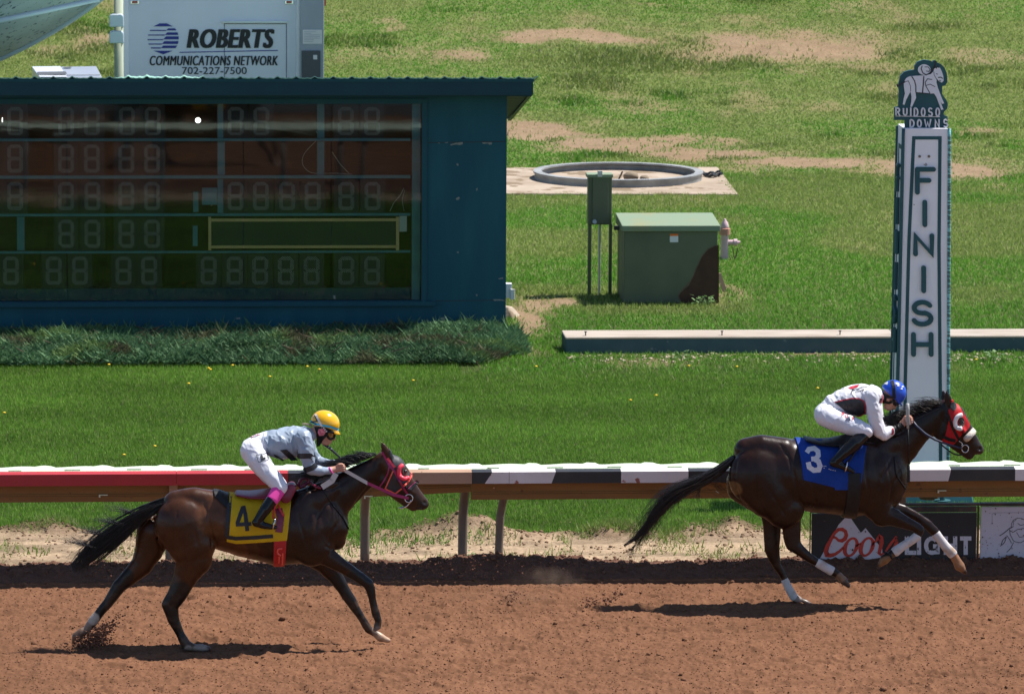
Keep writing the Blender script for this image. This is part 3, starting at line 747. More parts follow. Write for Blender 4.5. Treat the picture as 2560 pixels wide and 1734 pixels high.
for x0, y0, x1, y1 in [(505, 470, 543, 512), (483, 480, 496, 530), (482, 565, 494, 615)]:
    mb = MB(); mb.pxbox(x0, y0, x1, y1, YI, .06); mb.build('control_box', M['beam'], board)
# flaked paint and panel seams
mb = MB(); f3 = plane(YB-.003)
for poly in [[(1125,362),(1136,358),(1157,355),(1157,361),(1148,363),(1140,361),(1128,364)], [(1205,356),(1230,356),(1230,361),(1224,362),(1219,359),(1208,360)], [(1142,408),(1147,411),(1145,415),(1141,413)], [(1140,496),(1147,492),(1150,495),(1146,500),(1141,500)],
             [(1232,748),(1250,748),(1262,750),(1262,752),(1248,751),(1236,752)], [(1190,472),(1194,470),(1194,476),(1190,477)], [(1142,630),(1146,628),(1147,632),(1143,633)], [(1095,357),(1100,357),(1100,358.5),(1095,358.5)], [(1112,356),(1120,355.5),(1120,357),(1113,358)], [(1100,796),(1116,790),(1118,795),(1106,802)], [(1245,696),(1258,693),(1258,697),(1248,698)], [(590,795),(600,793),(601,797),(592,798)], [(833,738),(838,738),(839,748),(834,747)], [(1190,735),(1194,736),(1193,741),(1190,739)]]:
    mb.prism(poly, f3, (0, .002, 0))
mb.build('flaked_patch', M['chip'], board)
mb = MB(); f3 = plane(YB-.0025); mb.ribbon([(1070, 357), (1265, 354)], 1.4, f3, 30); mb.ribbon([(1088, 752), (1264, 750)], 1.2, f3, 30); mb.build('panel_seam', M['dark_in'], board)
mb = MB(); mb.pxbox(1264.5, 709, 1280, 745, YB+.35, .12); mb.pxbox(1276, 723, 1287, 749, YB+.33, .02); mb.build('junction_box', M['white'], board, bevel=.006)
M['concrete'] = mat('pale_concrete', (.40,.33,.26), .9, (.27,.21,.155), 1.6, spec=.15, bump=.4, bscale=30, spots=((.20,.15,.10), 2.6, .55))
p = gnd(1280, 792); mb = MB(); mb.hexa([(p[0]-.2, p[1]-.2, -.02), (p[0]+.02, p[1]-.22, -.02), (p[0]+.14, p[1]+.2, -.02), (p[0]-.2, p[1]+.25, -.02), (p[0]-.2, p[1]-.15, .17), (p[0]-.06, p[1]-.15, .16), (p[0]+.02, p[1]+.12, .12), (p[0]-.2, p[1]+.2, .15)])
o = mb.build('concrete_lump', M['concrete'], bevel=.02); tag(o, 'pale broken lump of concrete lying at the right corner of the teal building', 'rubble')

# ------------------------------------------------------------------ juniper hedge under the board
M['juniper'] = mat('juniper_needles', (1,1,1), .7, (.75,.8,.78), 3, spec=.2, attr='col', transl=.25)
M['twig'] = mat('juniper_twig', (.11,.075,.05), .9)
def juniper():
    x0 = at(-120, 850, YB-1)[0]; x1 = at(1306, 850, YB-1)[0]; n = 105000
    yb0 = gnd(600, 917)[1]; yb1 = YB-.04
    X = RNG.uniform(x0, x1, n); Y = yb0 + (yb1-yb0)*RNG.beta(1.0, 1.15, n)
    X[:9000] = x1 - RNG.uniform(0, 1, 9000)**1.3*1.5
    tx = (x1-X); Y0_ = yb0 + .35*(fbm(X*.9, X*0+3, 3, 401)-.5) + .9*smooth(.75, 0, tx)
    H = (.15-.06*smooth(yb0+.6, yb1, Y))*(.45+1.1*fbm(X*1.2, Y*1.2, 3, 403)); H *= smooth(0, .35, tx)*.55+.45
    H *= 1+1.1*np.maximum(fbm(X*2.6, Y*2.2, 3, 411)-.52, 0)*1.7 + .9*np.exp(-((X-at(1120, 840, YB-1)[0])/.42)**2)*smooth(YB-1.6, YB-.6, Y)
    H *= smooth(Y0_-.05, Y0_+.4, Y)*.75+.25
    ok = (Y > Y0_); X, Y, H = X[ok], Y[ok], H[ok]; n = len(X)
    u = RNG.uniform(.1, 1, n)**.55; Zb = H*u
    az = RNG.normal(.15, .85, n); az = np.where(RNG.uniform(0, 1, n) < .5, az, np.pi-az); tilt = RNG.uniform(.25, 1.0, n)
    L = RNG.uniform(.04, .13, n); lw = RNG.uniform(.005, .013, n)
    spr = RNG.uniform(0, 1, n) < .03; L[spr] *= 2.0; tilt[spr] = RNG.uniform(.6, 1.1, spr.sum())
    d = np.stack([np.cos(az)*np.cos(tilt), np.sin(az)*np.cos(tilt)*.6-.25, np.sin(tilt)], 1)
    sd = np.cross(d, RNG.normal(0, 1, (n, 3))); sd /= np.linalg.norm(sd, axis=1)[:, None]
    B = np.stack([X, Y, Zb], 1); V = np.stack([B, B+d*L[:, None]*.45+sd*lw[:, None], B+d*L[:, None], B+d*L[:, None]*.45-sd*lw[:, None]], 1)
    t = RNG.uniform(0, 1, n)[:, None]; g = fbm(X*.8, Y*1.5, 4, 405)[:, None]
    c = np.array([.055, .135, .062])*(1-t)+np.array([.15, .26, .125])*t
    yel = smooth(.55, .7, fbm(X*1.1+4, Y*2, 4, 407))[:, None]; c = c*(1-yel*.6)+np.array([.14, .20, .05])*yel*.6
    br = ((RNG.uniform(0, 1, n) < .16) & (u < .35))[:, None]; c = np.where(br, np.array([.16, .075, .045]), c)
    c = c*(.55+.9*g)
    dead = (smooth(.60, .68, fbm(X*1.7+9, Y*2, 4, 409)) > RNG.uniform(.1, 1, n))[:, None]; c = np.where(dead, np.array([.11, .115, .06])*(.6+.8*t), c)
    me = fast_mesh('foliage', V.reshape(-1, 3), [np.arange(4*n).reshape(-1, 4)]); set_col(me, np.repeat(c, 4, 0))
    return me, x0, x1, yb0
hedge = thing('juniper_hedge', 'low spreading blue green juniper hedge along the foot of the teal building', 'hedge', (XB(600), YB-.8, 0))
me, x0, x1, yb0 = juniper(); me.transform(Matrix.Translation(-Vector(hedge.location))); link_mesh('foliage', me, M['juniper'], hedge, smooth=False)
mb = MB()
for i in range(120):
    x = RNG.uniform(x0, x1-.5); y = RNG.uniform(yb0+.5, YB-.3); a = RNG.uniform(-.5, .5); P = [(x, y, .0), (x+.2*a, y-.12, .10), (x+.6*a, y-.42, .20), (x+.8*a, y-.6, .26)]
    mb.tube(P, [.014, .012, .008, .003], 5)
mb.build('stem', M['twig'], hedge)
mb = MB(); nx, ny = 120, 8; xs = np.linspace(x0, x1-.2, nx); V = []
for j in range(ny):
    y = yb0+.3+(YB-.1-yb0-.3)*j/(ny-1); V += [(x, y+(.6*smooth(.8, 0, np.array(x1-x))), .02+.10*math.sin(math.pi*min(1, j/3))) for x in xs]
mb.add(V, [(j*nx+i, j*nx+i+1, (j+1)*nx+i+1, (j+1)*nx+i) for j in range(ny-1) for i in range(nx-1)]); mb.build('litter', mat('needle_litter', (.05,.033,.022), .95, (.03,.03,.018), 20), hedge)
# dandelions in the lawn
M['dandelion'] = mat('dandelion_yellow', (.78,.52,.02), .7); M['dstem'] = mat('dandelion_stem', (.12,.22,.05), .7)
first = None
DPX = [(cx/1.66, 780+cy/1.66) for cx, cy in [(25,217),(452,237),(707,216),(866,252),(873,258),(965,240),(783,316),(1275,245),(1325,257),(1120,287),(1715,303),(2225,245),(643,577),(515,613),(18,438)]] + [(1722,926),(1842,928),(2044,982),(1576,1012),(1640,1000),(2300,905),(2440,910)]
for px_, py_ in DPX:
    p = gnd(px_, py_)
    if first is None:
        first = thing('dandelion', 'small yellow dandelion flower among the mown green grass blades', 'flower', p, 'dandelions in the lawn')
        mb = MB(); mb.lathe(p, [(.004, .0), (.0035, .05)], 6); mb.build('stem', M['dstem'], first)
        mb = MB(); mb.lathe(p, [(.004, .046), (.014, .054), (.019, .061), (.013, .067), (.003, .070)], 12); mb.build('flower_head', M['dandelion'], first, smooth=True)
    else:
        d_ = copy_tree(first); d_.location = tuple(p); d_.rotation_euler.z = RNG.uniform(0, 6)

# ------------------------------------------------------------------ trailer, dish, roof-side clutter behind the board
YK = 73.0
M['trailer'] = mat('white_trailer_skin', (.74,.78,.84), .4, (.69,.73,.80), 2, spec=.4, bump=.05, bscale=200)
M['trailer_trim'] = mat('white_corner_trim', (.86,.88,.90), .35, spec=.5)
M['ac'] = mat('grey_unit_casing', (.34,.38,.42), .5, (.30,.34,.38), 4, spec=.4)
M['ac_dark'] = mat('dark_grille', (.06,.065,.075), .6, (.10,.11,.12), 90, stretch=(1, 1, 12))
M['black_vinyl'] = mat('black_lettering', (.012,.012,.014), .5); M['navy_vinyl'] = mat('navy_lettering', (.02,.035,.26), .5)
M['amber'] = mat('red_marker_lens', (.35,.04,.025), .3); M['chrome'] = mat('bright_metal', (.7,.7,.72), .2, metal=1)
M['zinc'] = mat('zinc_sheet', (.55,.58,.62), .35, (.48,.51,.55), 3, metal=.6)
trailer = thing('box_trailer', 'white box trailer lettered for a communications network parked behind the teal building', 'trailer', (at(520, 100, YK)[0], YK+1, 0))
zb_, ztp = .55, 4.15; a = at(313, 100, YK)[0]; b = at(742, 100, YK)[0]
mb = MB(); mb.box((a, YK, zb_), (b, YK+5.5, ztp)); mb.build('body', M['trailer'], trailer, bevel=.02)
mb = MB(); mb.box((b-.005, YK-.035, zb_-.02), (b+.045, YK+.10, ztp+.02)); mb.box((a-.03, YK-.02, zb_-.02), (a+.05, YK+.10, ztp+.02)); mb.build('corner_trim', M['trailer_trim'], trailer, bevel=.01)
f3 = plane(YK-.006); mb = MB(); mb.ribbon([(561, 330), (561, 60), (716, 60), (716, 330)], 1.6, f3, 1e9); dr = mb.build('door', M['ac_dark'], trailer)
mb = MB(); mb.pxbox(554, 53.5, 720, 57.5, YK-.03, .035); mb.build('drip_rail', M['zinc'], dr)
mb = MB()
for i_ in range(4): text_fill(mb, 'ROBERTS', (466+1.9*i_, 73, 681+1.9*i_, 121), plane(YK-.010-.0006*i_), bold=.012, shear=.22, spacing=1.10)
mb.build('lettering', M['black_vinyl'], trailer)
mb = MB()
for i_ in range(3): text_fill(mb, 'COMMUNICATIONS NETWORK', (374+.9*i_, 140, 693.5+.9*i_, 164), plane(YK-.010-.0006*i_), bold=0, shear=.18, spacing=1.10)
mb.build('lettering', M['black_vinyl'], trailer)
mb = MB(); text_fill(mb, '702-227-7500', (455, 168, 617, 186), plane(YK-.010), bold=.004); mb.build('lettering', M['black_vinyl'], trailer)
mb = MB(); mb.ribbon([(449, 131.5), (695, 126.5)], 2.2, f3, 1e9, off=.004); mb.build('underline', M['navy_vinyl'], trailer)
mb = MB(); gx, gy, gr = 408.0, 97.0, 39.0      # striped globe emblem
bands = [(59, 66.5, 0, 1), (75.5, 78, -1, .2), (71.5, 76.5, .2, 1), (87, 89.5, -1, .1), (81.5, 88, .1, 1), (98.5, 101, -1, 0), (91.5, 99, 0, 1), (109.5, 112, -1, -.1), (103.5, 110.5, -.1, 1), (119, 122, -1, -.2), (114.5, 121, -.2, 1), (127.5, 136, -1, 1)]
for y0, y1, f0, f1 in bands:
    P = []; 
    def hw(y): return math.sqrt(max(gr*gr-(y-gy)**2, 1))
    if f0 == 0 and y0 == 59: f0 = -1
    xa0, xa1 = gx+f0*hw(y0), gx+f0*hw(y1); xb0, xb1 = gx+f1*hw(y0), gx+f1*hw(y1)
    if -1 < f0 < 1: xa0 += 7
    mb.prism([(xa0, y0), (xb0, y0), (xb1, y1), (xa1, y1)], plane(YK-.010), (0, .003, 0))
mb.build('globe_emblem', M['navy_vinyl'], trailer)
for px_ in (337, 723):
    mb = MB(); mb.pxbox(px_-11, 1.5, px_+11, 10.5, YK-.025, .03); lm = mb.build('marker_light', M['chrome'], trailer, bevel=.004)
    mb = MB(); mb.pxbox(px_-7, 3, px_+7, 9, YK-.034, .012); mb.build('lens', M['amber'], lm)
mb = MB(); mb.pxbox(750, -30, 810, 330, YK-.20, .9); ac = mb.build('air_conditioner', M['ac'], trailer, bevel=.012)
mb = MB(); mb.pxbox(754, 127, 801, 325, YK-.215, .02); mb.build('grille', M['ac_dark'], ac)
mb = MB(); mb.pxbox(757, 75, 805, 110, YK-.206, .01); mb.build('notice', M['white'], ac)
mb = MB(); mb.pxbox(783, 138, 793, 149, YK-.222, .008); mb.build('notice', M['white'], ac)
mb = MB(); f3 = plane(YK-.209)
for yy in (80, 84, 88, 92, 96, 100, 104): mb.ribbon([(760, yy), (760+RNG.uniform(18, 42), yy)], 1.0, f3, 1e9)
mb.build('notice_print', M['ac'], ac)
mb = MB(); mb.pxbox(810.5, -5, 815, 15, YK+.1, .05); mb.build('marker_light', M['amber'], trailer)
# weathered post with two grey plastic covers
YP = 70.0; pole = thing('utility_post', 'weathered pale timber post with two rounded grey covers beside the trailer', 'post', tuple(at(296, 300, YP)[:2])+(0,))
M['palewood'] = mat('weathered_pale_wood', (.40,.43,.33), .85, (.30,.34,.25), 6, stretch=(6, 6, .6)); M['greyplastic'] = mat('grey_plastic', (.50,.56,.62), .4, spec=.4)
c = at(297, 100, YP); r_ = 11.5/ppm(297, 100, YP); mb = MB(); mb.lathe((c[0], YP, 0), [(r_*1.08, 0), (r_*1.02, 2), (r_, 4.2)], 18); mb.build('shaft', M['palewood'], pole, smooth=True)
for y0, y1 in ((36, 68), (78, 109)):
    mb = MB(); P = [(273, y1), (273, y0+7), (276, y0+2), (281, y0), (303, y0), (307, y0+2), (309, y0+7), (310, y1)]
    mb.prism(P, plane(YP-r_-.07), (0, .14, 0)); mb.build('cover', M['greyplastic'], pole, bevel=.015)
# sheet-metal cowl poking above the roof
YC = 70.5; cowl = thing('metal_cowl', 'shiny bent sheet metal cowl showing above the corrugated roof edge', 'cowl', (at(170, 200, YC)[0], YC, 0))
def C3(px_, py_, d): return at(px_, py_, YC+d)
A_ = [C3(100, 194, 0), C3(256, 194, 0), C3(241, 165.5, .75), C3(80, 168, .75)]; zl = 1.2
mb = MB(); V = [A_[0], A_[1], A_[2], A_[3]] + [np.array([p[0], p[1], zl]) for p in A_]
mb.add(V, [(0, 1, 2, 3), (4, 5, 1, 0), (5, 6, 2, 1), (6, 7, 3, 2), (7, 4, 0, 3)]); mb.build('casing', M['zinc'], cowl, bevel=.01)
mb = MB(); e = np.array([0, -.004, .008]); mb.add([C3(97, 188.5, .13)+e, C3(168, 186.5, .13)+e, C3(164, 180, .3)+e, C3(92, 181, .3)+e], [(0, 1, 2, 3)])
mb.add([C3(163, 169, .66)+e, C3(178, 168.5, .66)+e, C3(179, 171, .6)+e, C3(170, 172, .58)+e, C3(154, 171.5, .6)+e], [(0, 1, 2, 3, 4)]); mb.add([C3(167, 188.6, .12)+e, C3(250, 188.2, .12)+e, C3(250, 189.6, .10)+e, C3(167, 190, .10)+e], [(0, 1, 2, 3)]); mb.build('seam', M['ac_dark'], cowl)
mb = MB(); mb.add([C3(168, 194, 0)+e, C3(100, 194, 0)+e, C3(80, 168, .75)+e, C3(150, 167, .75)+e], [(0, 1, 2, 3)]); mb.build('bright_sheet', mat('polished_sheet', (.82,.84,.86), .22, metal=.35), cowl)
# satellite dish
M['dish'] = mat('dish_grey_skin', (.36,.40,.45), .8, (.27,.31,.35), 1.6, spec=.1, spots=((.07,.09,.12), 13, .62)); M['dish_rim'] = mat('dish_rim', (.42,.48,.58), .4, spec=.4)
YD = 67.5; dc = at(-82, -6, YD); kd = ppm(-100, 0, YD); Rd = 505/kd
e1 = np.array([.906, 0, .423]); dn = np.array([.423, 0, -.906]); fl = .40
e2 = fl*dn + math.sqrt(1-fl*fl)*np.array([0, 1, 0]); nr = np.cross(e1, e2)
if nr[2] < 0: nr = -nr
dish = thing('satellite_dish', 'big weathered grey satellite dish cut off by the upper left corner', 'satellite dish', (dc[0], YD+1, 0))
mb = MB(); V = []; nr_, na = 14, 72; hd = .085*Rd
for i in range(nr_+1):
    q = i/nr_
    for j in range(na):
        t = 2*math.pi*j/na; V.append(dc + Rd*q*(math.cos(t)*e1+math.sin(t)*e2) + nr*hd*(q*q-1)*4.2*.25)
F = [(i*na+j, i*na+(j+1) % na, (i+1)*na+(j+1) % na, (i+1)*na+j) for i in range(nr_) for j in range(na)]
V = np.array(V); N_ = len(V); mb.add(np.concatenate([V, V+nr*.03]), F+[(a+N_, d+N_, c+N_, b+N_) for a, b, c, d in F]); mb.build('reflector', M['dish'], dish, smooth=True)
t = np.linspace(0, 2*math.pi, 97); P = dc+Rd*(np.outer(np.cos(t), e1)+np.outer(np.sin(t), e2)); mb = MB(); mb.tube(P, .045, 8, cap=False); mb.build('rim', M['dish_rim'], dish, smooth=True)
for a0, b0, dd in [((-300, 120), (248, -2), .42)]:
    A2 = np.array([a0, (0, 51), b0], float); P = [at(*A2[i], YD-dd+.1*i) for i in range(3)]; mb = MB(); mb.tube(P, .035, 8); mb.build('brace', M['dish_rim'], dish, smooth=True)
mb = MB(); mb.tube([dc+nr*-.3+np.array([0, .5, 0]), (dc[0]-.2, YD+1, 0)], .16, 12); mb.build('pedestal', M['dish_rim'], dish)

# ------------------------------------------------------------------ things on the grass behind: slab and ring, cabinets, hydrant, kerb
p = [np.array([*q[:2], 0]) for q in SLAB_HOLE]; zz = float(np.mean([q[2] for q in SLAB_HOLE]))
mb = MB(); lo_ = [q+np.array([0, 0, zz-.15]) for q in (p[3], p[2], p[1], p[0])]; mb.hexa(lo_+[q+np.array([0, 0, .19]) for q in lo_]); slab = mb.build('concrete_slab', M['concrete'], bevel=.02)
tag(slab, 'flat square concrete slab in the grass carrying a round ring', 'slab')
zs = zz+.04; rc = gnd((1333+1758)/2, 446, zs); rr = (1757-1332)/2/ppm(1545, 440, rc[1]); M['ringiron'] = mat('grey_concrete_ring', (.30,.31,.31), .6, (.20,.21,.21), 5, spec=.3, bump=.2, bscale=40)
ring = MB(); n = 72; V = []
pr = [(rr*.955, 0), (rr*.965, .01), (rr*.965, .07), (rr*.905, .10), (rr*.905, .125), (rr, .125), (rr*1.0, .095), (rr*.985, .07), (rr*.985, 0)]
for r_, z in pr: V += [(rc[0]+r_*math.cos(2*math.pi*j/n), rc[1]+r_*math.sin(2*math.pi*j/n), zs+z) for j in range(n)]
m_ = len(pr); ring.add(V, [(i*n+j, i*n+(j+1) % n, ((i+1) % m_)*n+(j+1) % n, ((i+1) % m_)*n+j) for i in range(m_) for j in range(n)])
ro = ring.build('manhole_ring', M['ringiron'], loc=(rc[0], rc[1], zs), autosmooth=40); tag(ro, 'wide grey open ring standing on the concrete slab', 'ring')
M['stone'] = mat('brown_field_stone', (.25,.19,.13), .9, (.17,.13,.09), 5, bump=.4, bscale=25)
def stone(px_, py_, w_, h_, lab, seed):
    c = gnd(px_, py_, zs); k = ppm(px_, py_, c[1]); rg = np.random.default_rng(seed); bm = bmesh.new(); bmesh.ops.create_icosphere(bm, subdivisions=3, radius=1)
    V = np.array([v.co[:] for v in bm.verts]); F = [[v.index for v in f.verts] for f in bm.faces]; bm.free()
    V *= (.85+.3*fbm(V[:, 0]*1.3+seed, V[:, 1]*1.3+V[:, 2], 3, seed))[:, None]
    V = V*np.array([w_/2/k, w_/2.6/k, h_/2/k])+c+np.array([0, 0, h_/2/k*.8]); m = MB(); m.add(V, F); o = m.build('stone', M['stone'], smooth=True); tag(o, lab, 'stone', 'stones inside the ring')
stone(1577, 451, 40, 25, 'larger brown stone lying inside the round ring', 3); stone(1611, 453, 23, 17, 'smaller brown stone at the right inside the ring', 4)
a = at(1544, 455, gnd(1544, 455, zs)[1]); b = a+np.array([.08, .02, .17]); mb = MB(); mb.tube([a, b], .014, 6); o = mb.build('iron_bar', mat('rusty_iron', (.06,.035,.025), .8)); tag(o, 'short dark iron bar sticking up inside the round ring', 'bar')
p = gnd(1772, 443, zs); mb = MB(); t = np.linspace(0, 1, 16); P = np.stack([p[0]-.14+.36*t, p[1]+.12*np.sin(t*9), zs+.035+.02*np.sin(t*14)], 1); mb.tube(P, .028, 6); mb.tube(P+np.array([-.02, .1, .03]), .02, 6); o = mb.build('hose', mat('black_hose', (.03,.032,.035), .5)); tag(o, 'short coil of black hose at the right of the round ring', 'hose')
M['green'] = mat('olive_green_enamel', (.128,.148,.088), .55, (.098,.118,.072), 2.0, spec=.3, bump=.06, bscale=90, spots=((.15,.135,.09), 5, .70))
M['green_top'] = mat('olive_green_lid', (.20,.26,.17), .55, (.25,.25,.13), 1.8, spec=.3, mixlo=.5, mixhi=.72)
M['rust'] = mat('rusted_patch', (.055,.026,.016), .85, (.085,.036,.018), 5)
YTf = gnd(1670, 759)[1]; k = ppm(1670, 700, YTf); tx0, tx1 = at(1555, 700, YTf)[0], at(1797, 700, YTf)[0]; zt1 = at(1670, 577, YTf)[2]; zt0 = at(1670, 563, YTf)[2]; dp = .95
tf = thing('transformer', 'squat olive green metal cabinet with a rust stain at its lower right corner', 'transformer', ((tx0+tx1)/2, YTf+.4, 0))
mb = MB(); mb.box((tx0+.02, YTf, 0), (tx1-.02, YTf+dp, zt1)); mb.build('cabinet', M['green'], tf, bevel=.015)
zbk = at(1640, 532, YTf+dp)[2]; mb = MB(); mb.hexa([(tx0-.01, YTf-.04, zt1-.005), (tx1+.01, YTf-.04, zt1-.005), (tx1+.01, YTf+dp+.02, zt1-.005), (tx0-.01, YTf+dp+.02, zt1-.005), (tx0-.01, YTf-.04, zt0), (tx1+.01, YTf-.04, zt0), (tx1+.01, YTf+dp+.02, zbk), (tx0-.01, YTf+dp+.02, zbk)]); mb.build('lid', M['green_top'], tf, bevel=.01)
def T1(L): return [(1200+x/3.027, 380+y/3.027) for x, y in L]
mb = MB(); mb.prism(T1([(1808,708),(1808,1150),(1530,1150),(1505,1090),(1520,1060),(1580,1010),(1610,950),(1650,860),(1680,790),(1730,735),(1780,712)]), plane(YTf-.002), (0, .0015, 0)); mb.build('rust_patch', M['rust'], tf)
mb = MB(); mb.ribbon(T1([(1806,706),(1775,712),(1728,735),(1682,785),(1655,850),(1625,915),(1600,975),(1560,1025),(1520,1058),(1503,1090),(1518,1120)]), [3, 5, 4, 6, 5, 7, 4, 8, 9, 6, 5], plane(YTf-.0012), 2); mb.build('rust_fringe', mat('rust_tinged_paint', (.15,.12,.075), .7, (.105,.06,.035), 9), tf)
mb = MB(); mb.ribbon(T1([(1076,600),(1076,1148)]), 1.2, plane(YTf-.0025), 1e9); mb.build('door_seam', M['ac_dark'], tf)
mb = MB(); mb.prism(T1([(1437,635),(1500,635),(1500,683),(1437,683)]), plane(YTf-.004), (0, .003, 0)); mb.build('label_plate', M['white'], tf)
mb = MB(); mb.prism(T1([(1437,619),(1500,619),(1500,636),(1437,636)]), plane(YTf-.005), (0, .003, 0)); mb.build('warning_strip', mat('orange_sticker', (.75,.16,.02), .5), tf)
mb = MB(); mb.pxbox(1200+1015/3.027, 380+560/3.027, 1200+1055/3.027, 380+592/3.027, YTf+.25, .06); mb.build('hasp', mat('dark_iron', (.03,.03,.028), .6), tf)
YM = gnd(1500, 737)[1]-.1; ped = thing('meter_pedestal', 'tall narrow green meter cabinet raised on thin legs', 'electrical cabinet', (at(1500, 700, YM)[0], YM+.1, 0))
mb = MB(); mb.pxbox(1470, 436, 1530.5, 562, YM, .20); mb.build('cabinet', M['green'], ped, bevel=.008)
mb = MB(); mb.pxbox(1480.5, 441, 1521.5, 560, YM-.018, .02); dr = mb.build('door', M['green'], ped, bevel=.005)
mb = MB(); c = at(1486, 553.5, YM-.02); mb.tube([c, c+np.array([0, -.05, 0])], .028, 14); mb.build('dial', M['greyplastic'], dr)
a = at(1469, 435.5, YM); b = at(1531, 435.5, YM); mb = MB(); mb.box((a[0]-.01, YM-.03, a[2]-.045), (b[0]+.01, YM+.22, a[2])); mb.build('cap', M['green_top'], ped, bevel=.006)
mb = MB(); mb.pxbox(1494, 428, 1506, 442, YM-.05, .04); mb.build('latch', M['zinc'], ped)
for px_, w_ in ((1474, 4.2), (1526, 3.8)):
    p = at(px_, 600, YM+.05); mb = MB(); mb.box((p[0]-w_/k, YM+.02, 0), (p[0]+w_/k, YM+.09, at(px_, 562, YM)[2])); mb.build('leg', M['green'], ped)
p = at(1499, 600, YM+.1); mb = MB(); mb.tube([(p[0], YM+.1, 0), (p[0], YM+.1, at(px_, 561, YM)[2])], .017, 8); mb.build('conduit', M['zinc'], ped)
M['pink'] = mat('faded_pink_paint', (.60,.43,.47), .6, (.52,.36,.38), 8, spec=.3, spots=((.30,.10,.06), 14, .64))
ph = gnd(1811, 648); kh = ppm(1811, 600, ph[1]); hyd = thing('fire_hydrant', 'faded pink fire hydrant half hidden behind the olive green cabinet', 'fire hydrant', ph)
r_ = 10.5/kh; zq = lambda py: at(1811, py, ph[1])[2]
mb = MB(); mb.lathe(ph, [(r_*.95, 0), (r_*.95, zq(590)), (r_*1.05, zq(585))], 20); mb.build('barrel', M['pink'], hyd, autosmooth=40)
mb = MB(); mb.lathe(ph, [(r_*1.35, zq(586)), (r_*1.35, zq(571)), (r_*1.0, zq(570))], 20); mb.build('flange', mat('rust_pink', (.45,.22,.16), .7), hyd, autosmooth=40)
mb = MB(); mb.lathe(ph, [(r_*1.0, zq(571)), (r_*1.0, zq(566)), (r_*.75, zq(556)), (r_*.35, zq(551)), (r_*.28, zq(548)), (r_*.22, zq(547))], 20); mb.build('bonnet', M['pink'], hyd, smooth=True)
c = np.array([ph[0], ph[1], zq(606)]); mb = MB(); mb.tube([c, c+np.array([.16, 0, 0])], r_*.62, 14); mb.tube([c+np.array([.13, 0, 0]), c+np.array([.18, 0, 0])], r_*.85, 14); mb.tube([c+np.array([.17, 0, 0]), c+np.array([.225, 0, 0])], r_*.4, 10); nz_ = mb.build('nozzle', M['pink'], hyd)
t = np.linspace(0, 1, 12); mb = MB(); mb.tube(np.stack([c[0]+.11+.07*t, c[1]-.06+0*t, c[2]-.06-.16*np.sin(np.pi*t)-.02*t], 1), .008, 5); mb.build('chain', mat('dark_chain', (.08,.05,.04), .7), nz_)
p = gnd(1812, 728); mb = MB(); q = at(1799, 683, p[1]+.05); mb.hexa([p+np.array([-.03, -.02, 0]), p+np.array([.03, -.02, 0]), p+np.array([.03, .02, 0]), p+np.array([-.03, .02, 0]), q+np.array([-.03, 0, 0]), q+np.array([.02, 0, 0]), q+np.array([.02, .04, 0]), q+np.array([-.03, .04, 0])])
o = mb.build('wooden_stake', mat('grey_stake_wood', (.22,.16,.11), .9)); tag(o, 'thin wooden stake leaning on the right side of the olive cabinet', 'stake')
# broad-leaved weeds by the transformer and elsewhere
M['weedleaf'] = mat('weed_leaf', (.10,.20,.055), .6, (.16,.26,.10), 20, transl=.3)
def weed(px_, py_, s, lab, nl=26):
    p = hillpt(px_, py_); mb = MB()
    for i in range(nl):
        a = RNG.uniform(0, 6.28); rr_ = RNG.uniform(.15, 1)*s; z = RNG.uniform(.2, 1)*s*.8; c = p+np.array([math.cos(a)*rr_, math.sin(a)*rr_*.7, z]); l = RNG.uniform(.25, .45)*s; d = np.array([math.cos(a), math.sin(a), RNG.uniform(-.3, .5)]); sd = np.array([-math.sin(a), math.cos(a), RNG.uniform(-.4, .4)])*.4
        mb.add([c, c+d*l*.5+sd*l, c+d*l, c+d*l*.5-sd*l], [(0, 1, 2, 3)]); mb.add([p+np.array([-.003, 0, 0]), p+np.array([.003, 0, 0]), c], [(0, 1, 2)])
    o = mb.build('weed', M['weedleaf']); tag(o, lab, 'weed')
weed(1766, 764, .17, 'leafy weed growing in front of the rust stained cabinet corner', 40)
weed(1175, 1395, .09, 'small leafy weed between the two close rail posts', 30)
weed(1702, 898, .13, 'bright leafy weed at the foot of the long kerb'); weed(2490, 905, .15, 'bushy weed right of the finish post in front of the kerb', 34)
# long kerb
M['kerb_face'] = mat('dark_teal_kerb_paint', (.030,.075,.088), .7, (.045,.092,.10), 6, bump=.2, bscale=40, spots=((.14,.17,.16), 5, .70)); M['kerb_top'] = mat('worn_white_kerb_top', (.40,.345,.29), .85, (.27,.215,.17), 2.5, stretch=(.6, 3, 3))
YK0 = gnd(1500, 884)[1]; kx0, kx1 = at(1414, 850, YK0)[0], 34.0; kz = at(1500, 842, YK0)[2]; kz2 = .012
kerb = thing('kerb', 'long low kerb with a dark teal face and worn white top behind the lawn', 'kerb', (kx0+3, YK0+.3, 0))
for a, b in ((kx0, at(2240, 850, YK0)[0]), (at(2240, 850, YK0)[0]+.006, kx1)):
    mb = MB(); mb.box((a, YK0, -.1), (b, YK0+.62, kz-.02)); mb.build('kerb_block', M['kerb_face'], kerb, bevel=.02)
    mb = MB(); mb.box((a-.004, YK0-.006, kz-.032), (b, YK0+.625, kz)); mb.build('cap', M['kerb_top'], kerb, bevel=.02)
for px_, py_ in [(1464, 836), (1805, 834), (2100, 833)]:
    p = at(px_, py_, YK0+.12); mb = MB(); mb.lathe((p[0], p[1], kz), [(.008, 0), (.008, .045), (.018, .046), (.018, .055)], 8); mb.build('bolt', mat('iron_bolt', (.04,.035,.03), .6), kerb)
